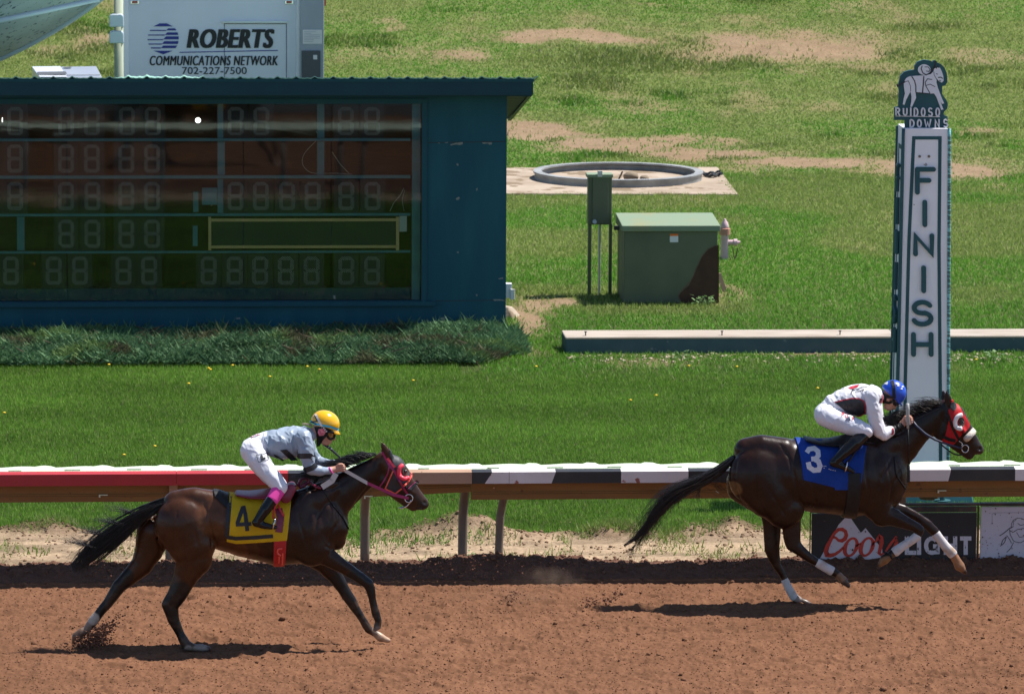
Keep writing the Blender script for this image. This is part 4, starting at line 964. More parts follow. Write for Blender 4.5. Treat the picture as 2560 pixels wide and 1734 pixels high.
# ------------------------------------------------------------------ running rail
YR = 48.02                                       # front lip of the rail; posts stand half a metre behind
M['rail_red'] = mat('red_rail_paint', (.42,.030,.035), .45, (.36,.025,.03), 3, spec=.4, spots=((.5,.28,.26), 16, .74))
M['rail_white'] = mat('white_rail_paint', (.66,.62,.61), .5, (.60,.55,.53), 4, spec=.4, spots=((.30,.10,.07), 9, .70))
M['rail_black'] = mat('black_rail_paint', (.022,.024,.027), .45, (.035,.034,.034), 5, spec=.4, spots=((.25,.22,.2), 24, .76))
M['rail_tan'] = mat('dusty_tan_rail', (.40,.25,.17), .6, (.33,.20,.13), 3, spec=.3)
M['rail_back'] = mat('bounce_tinted_rail_back', (.27,.14,.047), .65, (.20,.10,.033), 2.2, spec=.25, stretch=(.6, 3, 4), spots=((.14,.07,.035), 11, .68))  # brown light bounced off the dirt is painted into this colour
M['rail_cover'] = mat('milky_plastic_cover', (.62,.71,.54), .5, (.56,.64,.47), 2, spec=.4, transl=.15)
M['rail_post'] = mat('dusty_steel_post', (.20,.155,.12), .55, (.13,.11,.095), 4, spec=.4, stretch=(1, 1, .4))
M['grip'] = mat('pale_plastic_clip', (.6,.66,.5), .5)
Zt = at(1280, 1181, YR)[2]; Zm = at(1280, 1208, YR)[2]; Zl = at(1280, 1248, YR+.16)[2]
def XR_(px_): return at(px_, 1190, YR)[0]
def rail(label, a, b, segs, tilt0=0., tilt1=0.):
    x0, x1 = XR_(a), XR_(b)
    t = thing('safety_rail', label, 'rail', ((x0+x1)/2, YR+.3, 0), 'running rail sections')
    mb = MB(); mats = []
    for pa, pb, m, sa, sb in segs:               # painted lengths of the front lip, with slanted ends
        if m not in mats: mats.append(m)
        mb.cur = mats.index(m); u0, u1 = XR_(pa+sa), XR_(pb+sb); l0, l1 = XR_(pa-sa), XR_(pb-sb)
        mb.hexa([(l0, YR, Zm), (l1, YR, Zm), (l1, YR+.018, Zm), (l0, YR+.018, Zm), (u0, YR, Zt), (u1, YR, Zt), (u1, YR+.018, Zt), (u0, YR+.018, Zt)])
        mb.hexa([(u0, YR, Zt), (u1, YR, Zt), (u1, YR+.09, Zt+.012), (u0, YR+.09, Zt+.012), (u0, YR, Zt+.006), (u1, YR, Zt+.006), (u1, YR+.09, Zt+.022), (u0, YR+.09, Zt+.022)])
    mb.build('front_lip', mats, t)
    za, zb = Zl+tilt0, Zl+tilt1
    mb = MB(); mb.hexa([(x0, YR+.16, za), (x1, YR+.16, zb), (x1, YR+.20, zb), (x0, YR+.20, za), (x0, YR+.16, Zt-.01), (x1, YR+.16, Zt-.01), (x1, YR+.20, Zt-.01), (x0, YR+.20, Zt-.01)])
    for f0 in (.045, .065):                      # pressed lines along the lower edge
        mb.hexa([(x0, YR+.152, za+f0), (x1, YR+.152, zb+f0), (x1, YR+.16, zb+f0), (x0, YR+.16, za+f0), (x0, YR+.152, za+f0+.010), (x1, YR+.152, zb+f0+.010), (x1, YR+.16, zb+f0+.010), (x0, YR+.16, za+f0+.010)])
    mb.build('back_board', M['rail_back'], t)
    # top: milky overlapping cover sheets with raised lugs along the back edge
    mb = MB(); xs = np.arange(x0, x1+.04, .04); ys = np.array([.092, .15, .22, .28, .34, .44, .55]); V = []
    for j, y in enumerate(ys):
        z = Zt+.014+.002*j+.003*np.sin(xs*2*math.pi/.58+j*.7)*j/2 + .004*fbm(xs*2, xs*0+j, 3, 501)
        if j >= 4: z = z - .034*(j-4)  # unseen back slope, added to widen the rail's shadow over the berm
        if j == 4: z = z + .016*smooth(.62, .9, np.sin(xs*2*math.pi/.58+1.1*fbm(xs*.7, xs*0, 2, 503)))
        V.append(np.stack([xs, xs*0+YR+y, z], 1))
    nx = len(xs); V = np.concatenate(V); N_ = len(V); F = [(j*nx+i, j*nx+i+1, (j+1)*nx+i+1, (j+1)*nx+i) for j in range(6) for i in range(nx-1)]
    rim_ = [(i, i+1, i+1+N_, i+N_)[::-1] for i in range(nx-1)]+[(6*nx+i, 6*nx+i+1, 6*nx+i+1+N_, 6*nx+i+N_) for i in range(nx-1)]
    mb.add(np.concatenate([V, V-np.array([0, 0, .012])]), F+[(a_+N_, d_+N_, c_+N_, b_+N_) for a_, b_, c_, d_ in F]+rim_); cv = mb.build('top_cover', M['rail_cover'], t)
    x = x0+.15
    while x < x1-.2:
        l = RNG.uniform(.10, .17); mb = MB(); yy = YR+RNG.uniform(.11, .16); mb.box((x, yy, Zt+.02), (x+l, yy+.012, Zt+.030)); mb.build('slot', mat_slot, cv); x += RNG.uniform(.5, .62)
    return t
mat_slot = mat('grey_green_slot', (.42,.47,.36), .6)
W_, K_, T_, E_ = M['rail_white'], M['rail_black'], M['rail_tan'], M['rail_red']
r1 = rail('red fronted length of safety rail behind the yellow capped rider', -330, 719.6, [(-330, 440.5, E_, 0, 0), (441.5, 719.6, E_, 0, 0)])
r2 = rail('tan fronted length of safety rail with a black end, between red and striped lengths', 720.4, 1179.6, [(720.4, 880, K_, 0, 0), (880, 1179.6, T_, 0, 0)], 0, .075)
r3 = rail('black and white striped length of safety rail running past the finish post', 1180.4, 2900, [(1180.4, 1221, K_, 0, 9), (1221, 1272.5, W_, 9, 0), (1273.5, 1384, W_, 0, 5), (1384, 1553, K_, 5, 0), (1553, 1721, W_, 0, 0),
        (1721, 1900, K_, 0, 0), (1900, 2070, W_, 0, 0), (2070, 2230, K_, 0, 0), (2230, 2374, W_, 0, 3), (2374, 2538, K_, 3, 0), (2538, 2700, W_, 0, 0), (2700, 2900, K_, 0, 0)])
def post(t, px_, py_, lean=0.0, rad=.045, up=None):
    p = gnd(px_, py_); zb_ = Zm+.02; x = p[0]; t_ = np.linspace(0, 1, 8); P = [(x, p[1], -.1), (x, p[1], .2), (x+lean*.15, p[1], zb_*.55)]
    for s in t_[1:]: P.append((x+lean*(.15+.85*s), p[1]-(p[1]-(YR+.24))*s**1.6, zb_*(.55+.45*s)))
    mb = MB(); mb.tube(P, rad, 14); o = mb.build('post', M['rail_post'], t, smooth=True); return o
post(r2, 912, 1424, .0); post(r2, 1156, 1424, .02); post(r3, 1247, 1424, .07, .040); post(r1, 425, 1430, 0); post(r1, -160, 1428); post(r3, 2250, 1424)
post(r3, 2640, 1424)
mb = MB(); mb.pxbox(423, 1208, 444, 1242, YR+.12, .035); mb.build('bracket', M['rail_tan'], r1)
for t, px_, py_ in ((r1, 255, 1237), (r3, 2352, 1226), (r2, 918, 1240)):
    mb = MB(); mb.pxbox(px_-8, py_-1.3, px_+14, py_+1.3, YR+.13, .01); mb.pxbox(px_-8, py_+1.5, px_-4, py_+6, YR+.14, .012); mb.build('clip', M['grip'], t)
# ------------------------------------------------------------------ advertising boards under the rail
YA = 48.36
M['adblack'] = mat('black_board_face', (.020,.021,.024), .5, (.030,.030,.032), 3, spec=.3, spots=((.12,.065,.045), 15, .71)); M['adframe'] = mat('mud_stained_black_frame', (.020,.017,.016), .6, (.10,.055,.042), 6, mixlo=.5, mixhi=.75)
M['adwhite'] = mat('white_board_face', (.55,.53,.60), .5, (.5,.48,.55), 2, spec=.3); M['adred'] = mat('red_script', (.46,.035,.022), .5); M['adlight'] = mat('pale_grey_letters', (.56,.54,.60), .5, spots=((.05,.045,.045), 26, .66)); M['mud'] = mat('dried_mud_spot', (.085,.045,.03), .9)
def K4(L): return [(1980+x/4.007, 1200+y/4.007) for x, y in L]
ad = thing('advertising_board', 'black advertising board with red script and a white mountain under the striped rail', 'sign', (at(2240, 1400, YA)[0], YA, 0))
mb = MB(); mb.pxbox(2028, 1281, 2442, 1440, YA, .03); mb.build('face', M['adblack'], ad)
mb = MB(); mb.pxbox(2024, 1258, 2452, 1266, YA-.02, .07); mb.pxbox(2024, 1266.2, 2028, 1440, YA-.015, .06); mb.pxbox(2442, 1266.2, 2449, 1440, YA-.015, .06); mb.pxbox(2028.2, 1266.2, 2441.8, 1281.5, YA-.01, .05); mb.build('frame', M['adframe'], ad)
f3 = plane(YA-.003); mb = MB(); mb.prism(K4([(270,800),(470,440),(555,352),(570,352),(690,525),(737,478),(905,690),(905,800)]), f3, (0, .002, 0)); mb.build('mountain', M['adwhite'], ad)
f3 = plane(YA-.006)
C_ = [(415,568),(440,575),(465,600),(500,605),(530,585),(545,550),(535,510),(505,490),(465,492),(425,530),(390,590),(355,660),(340,710),(350,745),(385,752),(430,740),(475,710),(515,670)]
for L, wd in ((C_, [26, 22, 36, 40, 36, 34, 36, 30, 28, 34, 40, 44, 48, 46, 36, 30, 26, 22]), ([(590+58*math.cos(a)-22*math.sin(a), 668+88*math.sin(a)) for a in np.linspace(0, 2*math.pi, 28)], [40, 26, 22, 40, 44, 26, 22, 30, 40]),
        ([(750+58*math.cos(a)-22*math.sin(a), 665+88*math.sin(a)) for a in np.linspace(0, 2*math.pi, 28)], [40, 26, 22, 40, 44, 26, 22, 30, 40]), ([(640,660),(668,640),(690,632)], [14, 18]),
        ([(800,650),(845,600),(878,562),(892,575),(898,620),(885,680),(872,725),(890,745),(930,725)], [14, 16, 30, 44, 42, 36, 40, 24, 14]), ([(925,728),(985,640),(1048,560)], [16, 26, 22]), ([(1040,572),(1048,620),(1030,670),(990,720),(945,742),(920,735)], [16, 34, 40, 34, 26, 14])):
    mb = MB(); mb.ribbon(K4(L), np.array(wd)/4.007, f3, 2); mb.build('script_lettering', M['adred'], ad); 
for ch, x0, x1 in (('L', 1130, 1245), ('I', 1250, 1295), ('G', 1322, 1480), ('H', 1520, 1655), ('T', 1683, 1797)):
    y0, y1 = (560, 745); q = K4([(x0, y0), (x1, y1)]); mb = MB(); glyph(mb, ch, q[0][0], q[0][1], q[1][0], q[1][1], 10.5, f3); mb.build('block_letter', M['adlight'], ad)
ad2 = thing('advertising_board', 'mud spattered white board with a thin line drawing of racing, at the right edge', 'sign', (at(2560, 1400, YA)[0], YA, 0))
mb = MB(); mb.pxbox(2449.5, 1264.5, 2860, 1440, YA, .03); mb.build('face', M['adwhite'], ad2)
mb = MB(); mb.pxbox(2452.5, 1255, 2860, 1265, YA-.02, .07); mb.build('frame', M['adframe'], ad2)
M['ink'] = mat('black_line_drawing', (.03,.03,.035), .6); f3 = plane(YA-.003)
for L, wd in [([(2195,480),(2200,430),(2220,395),(2260,378),(2300,380),(2330,395)], 5), ([(2215,450),(2222,410),(2250,390)], 4), ([(2180,500),(2215,520),(2260,490),(2324,480)], 6), ([(2080,555),(2120,530),(2180,480),(2220,460)], 8), ([(2090,660),(2110,600),(2150,560),(2130,620),(2100,650)], 7), ([(2180,490),(2185,540),(2220,610),(2290,625),(2330,600)], 6),
        ([(2150,550),(2180,590),(2200,630)], 6), ([(2250,520),(2280,570),(2330,560)], 5), ([(2260,430),(2290,450),(2330,440)], 6), ([(2005,430),(2005,325),(2330,322)], 2.4), ([(2330,395),(2420,440),(2500,520),(2560,600)], 7), ([(2330,600),(2450,640),(2560,620)], 7), ([(2330,480),(2400,520),(2480,640),(2440,720)], 6), ([(2220,620),(2190,680),(2150,720)], 6)]:
    mb = MB(); P = np.array(K4(L)); t = np.linspace(0, 1, 14); u = np.linspace(0, 1, len(P)); P = np.stack([np.interp(t, u, P[:, 0]), np.interp(t, u, P[:, 1])], 1); mb.ribbon(P, wd/4.007, f3, 3); mb.build('drawn_line', M['ink'], ad2)
rg = np.random.default_rng(12); mb = MB()
for i in range(190):                              # mud spatter
    if i < 105: x, y = rg.uniform(2455, 2700), 1268+130*rg.beta(1.2, 1.0)
    else: x, y = rg.uniform(2050, 2435), 1285+112*rg.beta(1.4, 1.0)
    s = .5+2.6*rg.beta(1, 4); n = 7; P = [(x+s*rg.uniform(.6, 1.2)*math.cos(2*math.pi*j/n), y+s*1.2*rg.uniform(.6, 1.2)*math.sin(2*math.pi*j/n)) for j in range(n)]
    mb.prism(P, plane(YA-.009-.00001*i), (0, .003, 0))
o = mb.build('mud_spatter', M['mud']); tag(o, kind='stuff')
# ------------------------------------------------------------------ finish post
YFp = gnd(2300, 1246)[1]
M['fp_white'] = mat('white_post_paint', (.84,.83,.86), .5, (.78,.77,.80), 2.5, spec=.3, spots=((.36,.33,.32), 13, .73)); M['fp_teal'] = mat('dark_teal_letters', (.022,.085,.098), .5, (.028,.098,.11), 6, spec=.3); M['rope'] = mat('turquoise_rope_light', (.22,.52,.54), .4, (.04,.12,.13), 60, stretch=(.2, .2, 1), mixlo=.45, mixhi=.55, spec=.5)
def G1(L): return [(2180+x/3.027, 120+y/3.027) for x, y in L]
fp = thing('finish_post', 'tall tapering white pillar spelling finish in dark teal letters, topped by a racing emblem', 'pillar', (at(2305, 1246, YFp)[0], YFp+.2, 0))
dpt = .47; zT = at(2310, 321, YFp)[2]; tl, tr_ = at(2261, 321, YFp)[0], at(2369.5, 321, YFp)[0]; zB = .09; bl, br = at(2241, 1235, YFp)[0], at(2366, 1235, YFp)[0]
mb = MB(); mb.hexa([(bl, YFp, zB), (br, YFp, zB), (br, YFp+dpt*1.12, zB), (bl, YFp+dpt*1.12, zB), (tl, YFp, zT), (tr_, YFp, zT), (tr_, YFp+dpt, zT), (tl, YFp+dpt, zT)]); mb.build('shaft', M['fp_white'], fp, bevel=.006)
f3 = plane(YFp-.004); mb = MB()
mb.ribbon([(2262.5, 1232), (2263, 960), (2272.5, 600), (2284.5, 345), (2350, 345), (2347.5, 620), (2350.5, 960), (2352, 1232)], 8.5, f3, 1e9); mb.build('border_line', M['fp_teal'], fp)
for ch, x0, y0, x1, y1, sh in [('F', 2288, 418, 2340, 487, 0), ('I', 2306, 500, 2319, 568, 0), ('N', 2283.5, 584, 2336, 641, 0), ('I', 2303, 664, 2316.5, 733, 0), ('S', 2279, 750, 2334, 816.5, 0), ('H', 2278.5, 830.5, 2334, 892, 0)]:
    mb = MB(); 
    for i, st in enumerate(GLY[ch]):
        P = [((x0+x1)/2 if ch == 'I' else x0+5.8+(x1-x0-11.6)*u, y0+5.8+(y1-y0-11.6)*v) for u, v in st]
        mb.ribbon(P, 11.6, plane(YFp-.030-.0006*i), 1e9 if ch != 'S' else 3, thick=(0, .028, 0))
        for q in (P[0], P[-1]): mb.prism([(q[0]+5.8*math.cos(a), q[1]+5.8*math.sin(a)) for a in np.linspace(0, 2*math.pi, 15)[:-1]], plane(YFp-.0295-.0006*i-(.0002 if q is P[0] else 0)), (0, .027, 0))
    mb.build('letter', M['fp_teal'], fp)
for side in (0, 1):
    p0 = np.array([bl, YFp, zB]) if side == 0 else np.array([br, YFp, zB]); p1 = np.array([tl, YFp, zT]) if side == 0 else np.array([tr_, YFp, zT])
    t = np.linspace(0, 1, 40)[:, None]; e = np.array([-.012, -.012, 0]) if side == 0 else np.array([.016, -.006, 0])
    mb = MB(); mb.tube(p0+(p1-p0)*t+e, .017, 8); mb.build('rope_light', M['fp_teal'] if side == 0 else M['rope'], fp, smooth=True)
mb = MB(); mb.hexa([(bl-.02, YFp+dpt*1.12-.02, zB), (bl+.01, YFp+dpt*1.12-.02, zB), (bl+.01, YFp+dpt*1.12+.012, zB), (bl-.02, YFp+dpt*1.12+.012, zB), (tl-.02, YFp+dpt-.02, zT-.02), (tl+.01, YFp+dpt-.02, zT-.02), (tl+.01, YFp+dpt+.012, zT-.02), (tl-.02, YFp+dpt+.012, zT-.02)]); mb.build('corner_strip', M['fp_teal'], fp)
# left face: border and letters in relief, seen edge on
def left(u, v):                                  # u 0..1 across depth (front to back), v height fraction from the top
    xx = tl+(bl-tl)*v; return np.array([xx-.004, YFp+dpt*(1+.12*v)*u, zT+(zB-zT)*v])
mb = MB()
for u0, u1, v0, v1 in [(.28, .38, .05, 1), (.70, .80, .05, 1), (.38, .70, .05, .062)]:
    q = [left(u0, v0), left(u0, v1), left(u1, v1), left(u1, v0)]; d = np.array([.003, 0, 0]); mb.add(q+[a+d for a in q], [(0, 1, 2, 3), (7, 6, 5, 4), (0, 4, 5, 1), (1, 5, 6, 2), (2, 6, 7, 3), (3, 7, 4, 0)])
mb.build('border_line', M['fp_teal'], fp)
for ch, y0, y1 in [('F', 419, 487), ('I', 500, 568), ('N', 584, 641), ('I', 664, 733), ('S', 750, 816), ('H', 831, 891)]:
    v0, v1 = (y0-321)/(1235-321), (y1-321)/(1235-321); mb = MB()
    f = lambda A: np.array([left(1-(.42+.24*a[0]/100), a[1])+np.array([-.026, 0, 0]) for a in A])
    for i, st in enumerate(GLY[ch]):
        for a, b in zip(st[:-1], st[1:]):
            pa = left(.70-(.12+.26*a[0])*.85, v0+(v1-v0)*a[1])+np.array([-.018, 0, 0]); pb = left(.70-(.12+.26*b[0])*.85, v0+(v1-v0)*b[1])+np.array([-.018, 0, 0]); mb.tube([pa, pb], .022, 6)
    mb.build('letter', M['fp_teal'], fp)
mb = MB(); mb.hexa([(bl-.30, YFp-.34, .0), (br+.24, YFp-.34, .0), (br+.24, YFp+.75, .0), (bl-.30, YFp+.75, .0), (bl-.28, YFp-.32, zB), (br+.22, YFp-.32, zB), (br+.22, YFp+.73, zB), (bl-.28, YFp+.73, zB)]); mb.build('plinth', mat('teal_plinth_paint', (.045,.19,.235), .55, (.06,.22,.26), 4, spots=((.5,.36,.27), 3.2, .60)), fp, bevel=.01)
for px_, py_ in ((2356, 1252), (2246, 1252)):
    p = gnd(px_, py_, zB); mb = MB(); mb.tube([p, p+np.array([0, 0, .30])], .028, 10); mb.lathe(p, [(.085, 0), (.085, .012)], 16); mb.build('anchor_leg', M['fp_teal'], fp)
c = gnd(2322, 1246, zB); mb = MB(); mb.lathe(c, [(.10, 0), (.11, .04), (.07, .08), (.02, .10)], 9); mb.build('caked_mud', M['clod'], fp)
for px_ in (2299, 2322):
    c = at(px_, 391, YFp); mb = MB(); mb.tube([c+np.array([0, .004, 0]), c+np.array([0, -.012, 0])], .014, 10); mb.build('bolt', M['rail_post'], fp)
YE = YFp+.06; em_ = [(170,450),(200,445),(203,400),(206,330),(200,285),(215,212),(245,182),(285,170),(322,168),(324,135),(345,106),(390,91),(440,96),(458,108),(464,96),(478,94),(490,110),(520,122),(550,152),(565,190),(571,230),(570,260),(555,285),(532,290),(530,345),(545,372),(562,392),(574,420),(571,458),(548,480),(540,500),(550,512),(572,520),(572,604),(250,606),(250,546),(170,546)]
mb = MB(); mb.prism(G1(em_), plane(YE), (0, .05, 0)); sg = mb.build('emblem_board', M['fp_teal'], fp)
M['emb_white'] = mat('pale_emblem_paint', (.76,.76,.80), .5, (.70,.70,.74), 5)
hor = [(240,262),(258,232),(285,216),(330,212),(400,209),(445,200),(466,178),(470,160),(490,150),(515,153),(528,178),(540,215),(542,250),(528,264),(505,250),(490,232),(488,262),(500,305),(515,345),(530,385),(546,420),(530,425),(518,395),(525,425),(541,466),(524,470),(508,425),(488,372),(470,345),(440,346),(330,338),(334,378),(322,405),(303,446),(290,446),(298,408),(300,370),(292,330),(275,362),(258,395),(246,432),(234,428),(240,385),(250,345),(243,300)]
mb = MB(); mb.prism(G1(hor), plane(YE-.016), (0, .014, 0)); mb.build('horse_figure', M['emb_white'], sg)
mb = MB(); mb.prism(G1([(396+48*math.cos(a), 166+40*math.sin(a)) for a in np.linspace(0, 2*math.pi, 25)[:-1]]), plane(YE-.013), (0, .011, 0)); mb.build('rider_figure', M['emb_white'], sg)
for L, wd in [([(300,215),(322,250),(332,290),(332,338)], 8), ([(392,215),(388,280),(382,342)], 9), ([(455,240),(420,235),(402,262),(408,290),(425,320),(440,345)], 6), ([(408,285),(440,275),(478,295)], 5), ([(250,258),(275,250),(292,290),(292,330)], 4), ([(468,180),(470,205),(490,240)], 4), ([(500,225),(520,222),(536,232)], 7), ([(508,246),(522,250)], 5), ([(484,195),(498,200)], 5), ([(440,190),(470,150),(485,100)], 12), ([(380,135),(372,160),(385,190),(410,205),(438,190)], 7), ([(398,145),(425,145),(440,165),(430,180),(410,175)], 5), ([(188,275),(195,290),(225,270),(250,255)], 12), ([(330,338),(440,347)], 7), ([(470,158),(478,135),(488,155),(498,132),(505,152)], 6)]:
    mb = MB(); mb.ribbon(G1(L), wd/3.027, plane(YE-.0185), 3); mb.build('painted_line', M['ink'], sg)
for i, (ch, x0) in enumerate(zip('RUIDOSO', (178, 234, 283, 316, 370, 425, 480))):
    x1 = x0+(36 if ch != 'I' else 22); q = G1([(x0, 452), (x1, 514 if i < 3 else 522)]); mb = MB(); glyph(mb, ch, q[0][0], q[0][1], q[1][0], q[1][1], 3.4, plane(YE-.030), thick=(0, .028, 0)); mb.build('letter', M['emb_white'], sg)
for ch, x0 in zip('DOWNS', (285, 340, 395, 475, 540)):
    q = G1([(x0, 540), (x0+(55 if ch == 'W' else 38), 604)]); mb = MB(); glyph(mb, ch, q[0][0], q[0][1], q[1][0], q[1][1], 3.4, plane(YE-.030), thick=(0, .028, 0)); mb.build('letter', M['emb_white'], sg)
mb = MB(); mb.ribbon(G1([(178, 516), (515, 522)]), 1.6, plane(YE-.010), 1e9, thick=(0, .009, 0)); mb.build('ledge', M['emb_white'], sg)
# ------------------------------------------------------------------ horses and riders: shared builders
def mapper(ox, oy, f): return (ox, oy, f)
H4 = mapper(140, 980, .43197); H3 = mapper(1520, 900, .4475); Z4 = mapper(560, 1000, .2287); Z5 = mapper(2000, 920, .2161)
HL = mapper(120, 1220, .27957); FL = mapper(700, 1300, .21607); B7 = mapper(840, 1080, .13978); B6 = mapper(2200, 960, .15244); Q3 = mapper(1780, 1180, .22874); S3 = mapper(2080, 1220, .16522)
def mp(m, L): return [(m[0]+x*m[2], m[1]+y*m[2]) for x, y in L]
def CH(m, pts, Y0, dr=0.0, dy=None):
    """measured points (x, y, dY, r[, ratio]) -> world chain; points may carry their own mapper as first item"""
    out = []
    for p in pts:
        mm = m
        if isinstance(p[0], tuple): mm, p = p[0], p[1:]
        px_, py_ = mm[0]+p[0]*mm[2], mm[1]+p[1]*mm[2]; Y = Y0+(p[2] if dy is None else dy)
        k = ppm(px_, py_, Y); q = p[4] if len(p) > 4 else 1.0
        out.append((at(px_, py_, Y), max(p[3]*mm[2]/k+dr, .003), q))
    return out
def tube_on(mb, P2, r, f3, n=8):
    P2 = np.asarray(P2, float); t = np.linspace(0, 1, max(12, 4*len(P2))); u = np.linspace(0, 1, len(P2))
    A = np.stack([np.interp(t, u, P2[:, 0]), np.interp(t, u, P2[:, 1])], 1)
    for _ in range(3): A[1:-1] = (A[:-2]+2*A[1:-1]+A[2:])/4
    V = f3(A); mb.tube(V, r, n); return mb
def mirror_y(mb, Yc):                              # the same straps on the far side
    for i in range(len(mb.v)):
        V = mb.v[i].copy(); V[:, 1] = 2*Yc-V[:, 1]; n0 = sum(len(v) for v in mb.v[:i])
        fs = [f for f in mb.f if n0 <= f[0] < n0+len(V)]
        mb.add(V, [[j-n0 for j in f][::-1] for f in fs])
    return mb
def strands(paths, m, name, parent, seg=9, sides=3):
    """paths: list of (points(k,3), radius) tapered hairs"""
    VV, FF, n = [], [], 0
    for P, r in paths:
        P = np.asarray(P, float); u = np.linspace(0, 1, len(P)); t = np.linspace(0, 1, seg)
        C = np.stack([np.interp(t, u, P[:, i]) for i in range(3)], 1)
        for _ in range(2): C[1:-1] = (C[:-2]+2*C[1:-1]+C[2:])/4
        T = np.gradient(C, axis=0); T /= np.linalg.norm(T, axis=1)[:, None]+1e-9
        N1 = np.cross(T, np.array([.1, 1, .2])); N1 /= np.linalg.norm(N1, axis=1)[:, None]+1e-9; N2 = np.cross(T, N1)
        rr = (r*(1-.85*t**1.5))[:, None]
        V = np.stack([C+rr*(math.cos(2*math.pi*j/sides)*N1+math.sin(2*math.pi*j/sides)*N2) for j in range(sides)], 1).reshape(-1, 3)
        i = np.arange((seg-1)*sides); a = i//sides; b = i % sides
        FF.append(np.stack([a*sides+b, a*sides+(b+1) % sides, (a+1)*sides+(b+1) % sides, (a+1)*sides+b], 1)+n); VV.append(V); n += len(V)
    me = fast_mesh(name, np.concatenate(VV)-root_loc(parent), [np.concatenate(FF)]); return link_mesh(name, me, m, parent)
def paint_fn(base, spots, Y0, dark_up=None):
    """coat colours of an animal: base plus measured patches (m, x, y, r, colour, side) with soft uneven edges"""
    S = []
    for m, x, y, r, c, side in spots:
        px_, py_ = m[0]+x*m[2], m[1]+y*m[2]; p = at(px_, py_, Y0); S.append((p[0], p[2], r*m[2]/ppm(px_, py_, Y0), np.array(c), side))
    def f(V):
        C = np.tile(np.array(base, float), (len(V), 1)); nz = fbm(V[:, 0]*9+V[:, 1]*5, V[:, 2]*9-V[:, 1]*4, 3, 601)-.5
        C = C*(1+.55*nz)[:, None]
        du = smooth(.50, .70, fbm(V[:, 0]*14+V[:, 1]*9, V[:, 2]*14, 4, 603))*smooth(.75, .05, V[:, 2])*.40
        for x, z, r, c, side in S:
            d = np.sqrt((V[:, 0]-x)**2+(V[:, 2]-z)**2)/r + nz*.35
            w_ = smooth(1.12, .82, d)
            if side < 0: w_ = w_*(V[:, 1] < Y0)
            if side > 0: w_ = w_*(V[:, 1] > Y0)
            C = C*(1-w_[:, None])+c*w_[:, None]
        return C*(1-du[:, None])+np.array([.15, .085, .055])*du[:, None]
    return f
M['coat'] = mat('horse_coat', (1,1,1), .31, (.70,.68,.66), 14, spec=.27, attr='col', bump=.25, bscale=130, bdist=.004, coat=.05)
def rough_var(m, a, b, sc):
    n = m.node_tree.nodes; l = m.node_tree.links; p = [x for x in n if x.type == 'BSDF_PRINCIPLED'][0]
    tc = n.new('ShaderNodeTexCoord'); no = n.new('ShaderNodeTexNoise'); no.inputs['Scale'].default_value = sc; no.inputs['Detail'].default_value = 8; no.inputs['Roughness'].default_value = .65
    mr = n.new('ShaderNodeMapRange'); mr.inputs[1].default_value = .3; mr.inputs[2].default_value = .7; mr.inputs[3].default_value = a; mr.inputs[4].default_value = b
    l.new(tc.outputs['Object'], no.inputs['Vector']); l.new(no.outputs[0], mr.inputs[0]); l.new(mr.outputs[0], p.inputs['Roughness'])
rough_var(M['coat'], .22, .42, 7)
[x for x in M['coat'].node_tree.nodes if x.type == 'BSDF_PRINCIPLED'][0].inputs['Coat Roughness'].default_value = .42
M['hair'] = mat('black_horse_hair', (.012,.010,.009), .42, spec=.5); M['hair_brown'] = mat('dark_brown_horse_hair', (.020,.013,.010), .45, spec=.5)
M['leather_black'] = mat('black_leather', (.009,.009,.010), .5, (.014,.0135,.014), 12, spec=.28); M['boot'] = mat('polished_black_boot', (.006,.006,.007), .20, spec=.38)
M['steel'] = mat('polished_steel', (.6,.6,.62), .2, metal=1)
M['skin'] = mat('skin', (.50,.27,.19), .5, (.42,.20,.14), 20, spec=.35); M['white_cloth'] = mat('white_riding_cloth', (.74,.74,.80), .7, (.69,.69,.76), 5, spec=.2, bump=.12, bscale=55)
M['eye'] = mat('dark_eye', (.012,.008,.006), .08, spec=.7)
def wrinkle(sc, amp, seed):
    def f(X, Y, Z):
        a = fbm((X+.5*Y)*sc, (Z-.6*Y)*sc*.8, 3, seed); wx = .05*(fbm(X*7, Z*7+Y*5, 2, seed+5)-.5)
        b = 1-np.abs(2*fbm((X*.8+Z*.45+wx)*sc*1.9, (Z*.7-X*.5+Y)*sc*.75, 3, seed+1)-1)
        return amp*((a-.5)*2 - .9*np.maximum(b-.72, 0)*3.2)
    return f
def groove(F, m, L, r, Y0, k=.016, far=True):
    """furrow between two muscles, cut along a measured line on the near side and mirrored"""
    P = np.array(mp(m, L), float); u = np.linspace(0, 1, len(P)); t = np.linspace(0, 1, 4*len(P)); P = np.stack([np.interp(t, u, P[:, 0]), np.interp(t, u, P[:, 1])], 1)
    V = F.hit(P, 0.0); rr = r*np.sin(np.pi*np.clip(t*.9+.05, 0, 1))**.7
    for s in ((0, 1) if far else (0,)):
        W3 = V.copy(); 
        if s: W3[:, 1] = 2*Y0-W3[:, 1]
        W3[:, 1] += (-1 if s == 0 else 1)*.35*r*0
        F.chain([(p, max(q, .002), 1.0) for p, q in zip(W3, rr)], k, cut=True)
def field_for(chains, h, pad=.06):
    P = np.array([p for c, k in chains for p, r, q in c]); Rr = np.array([r for c, k in chains for p, r, q in c]); Qq = np.array([r*q for c, k in chains for p, r, q in c])
    lo = (P-np.stack([Rr, Qq, Rr], 1)).min(0)-pad; hi = (P+np.stack([Rr, Qq, Rr], 1)).max(0)+pad
    F = Field(lo, hi, h)
    for c, k in chains: F.chain(c, k)
    return F
def add_wr(F, fn):
    X, Y, Z = np.meshgrid(*F.ax, indexing='ij'); near = np.abs(F.d) < .05; F.d[near] += fn(X[near], Y[near], Z[near]).astype(np.float32); return F
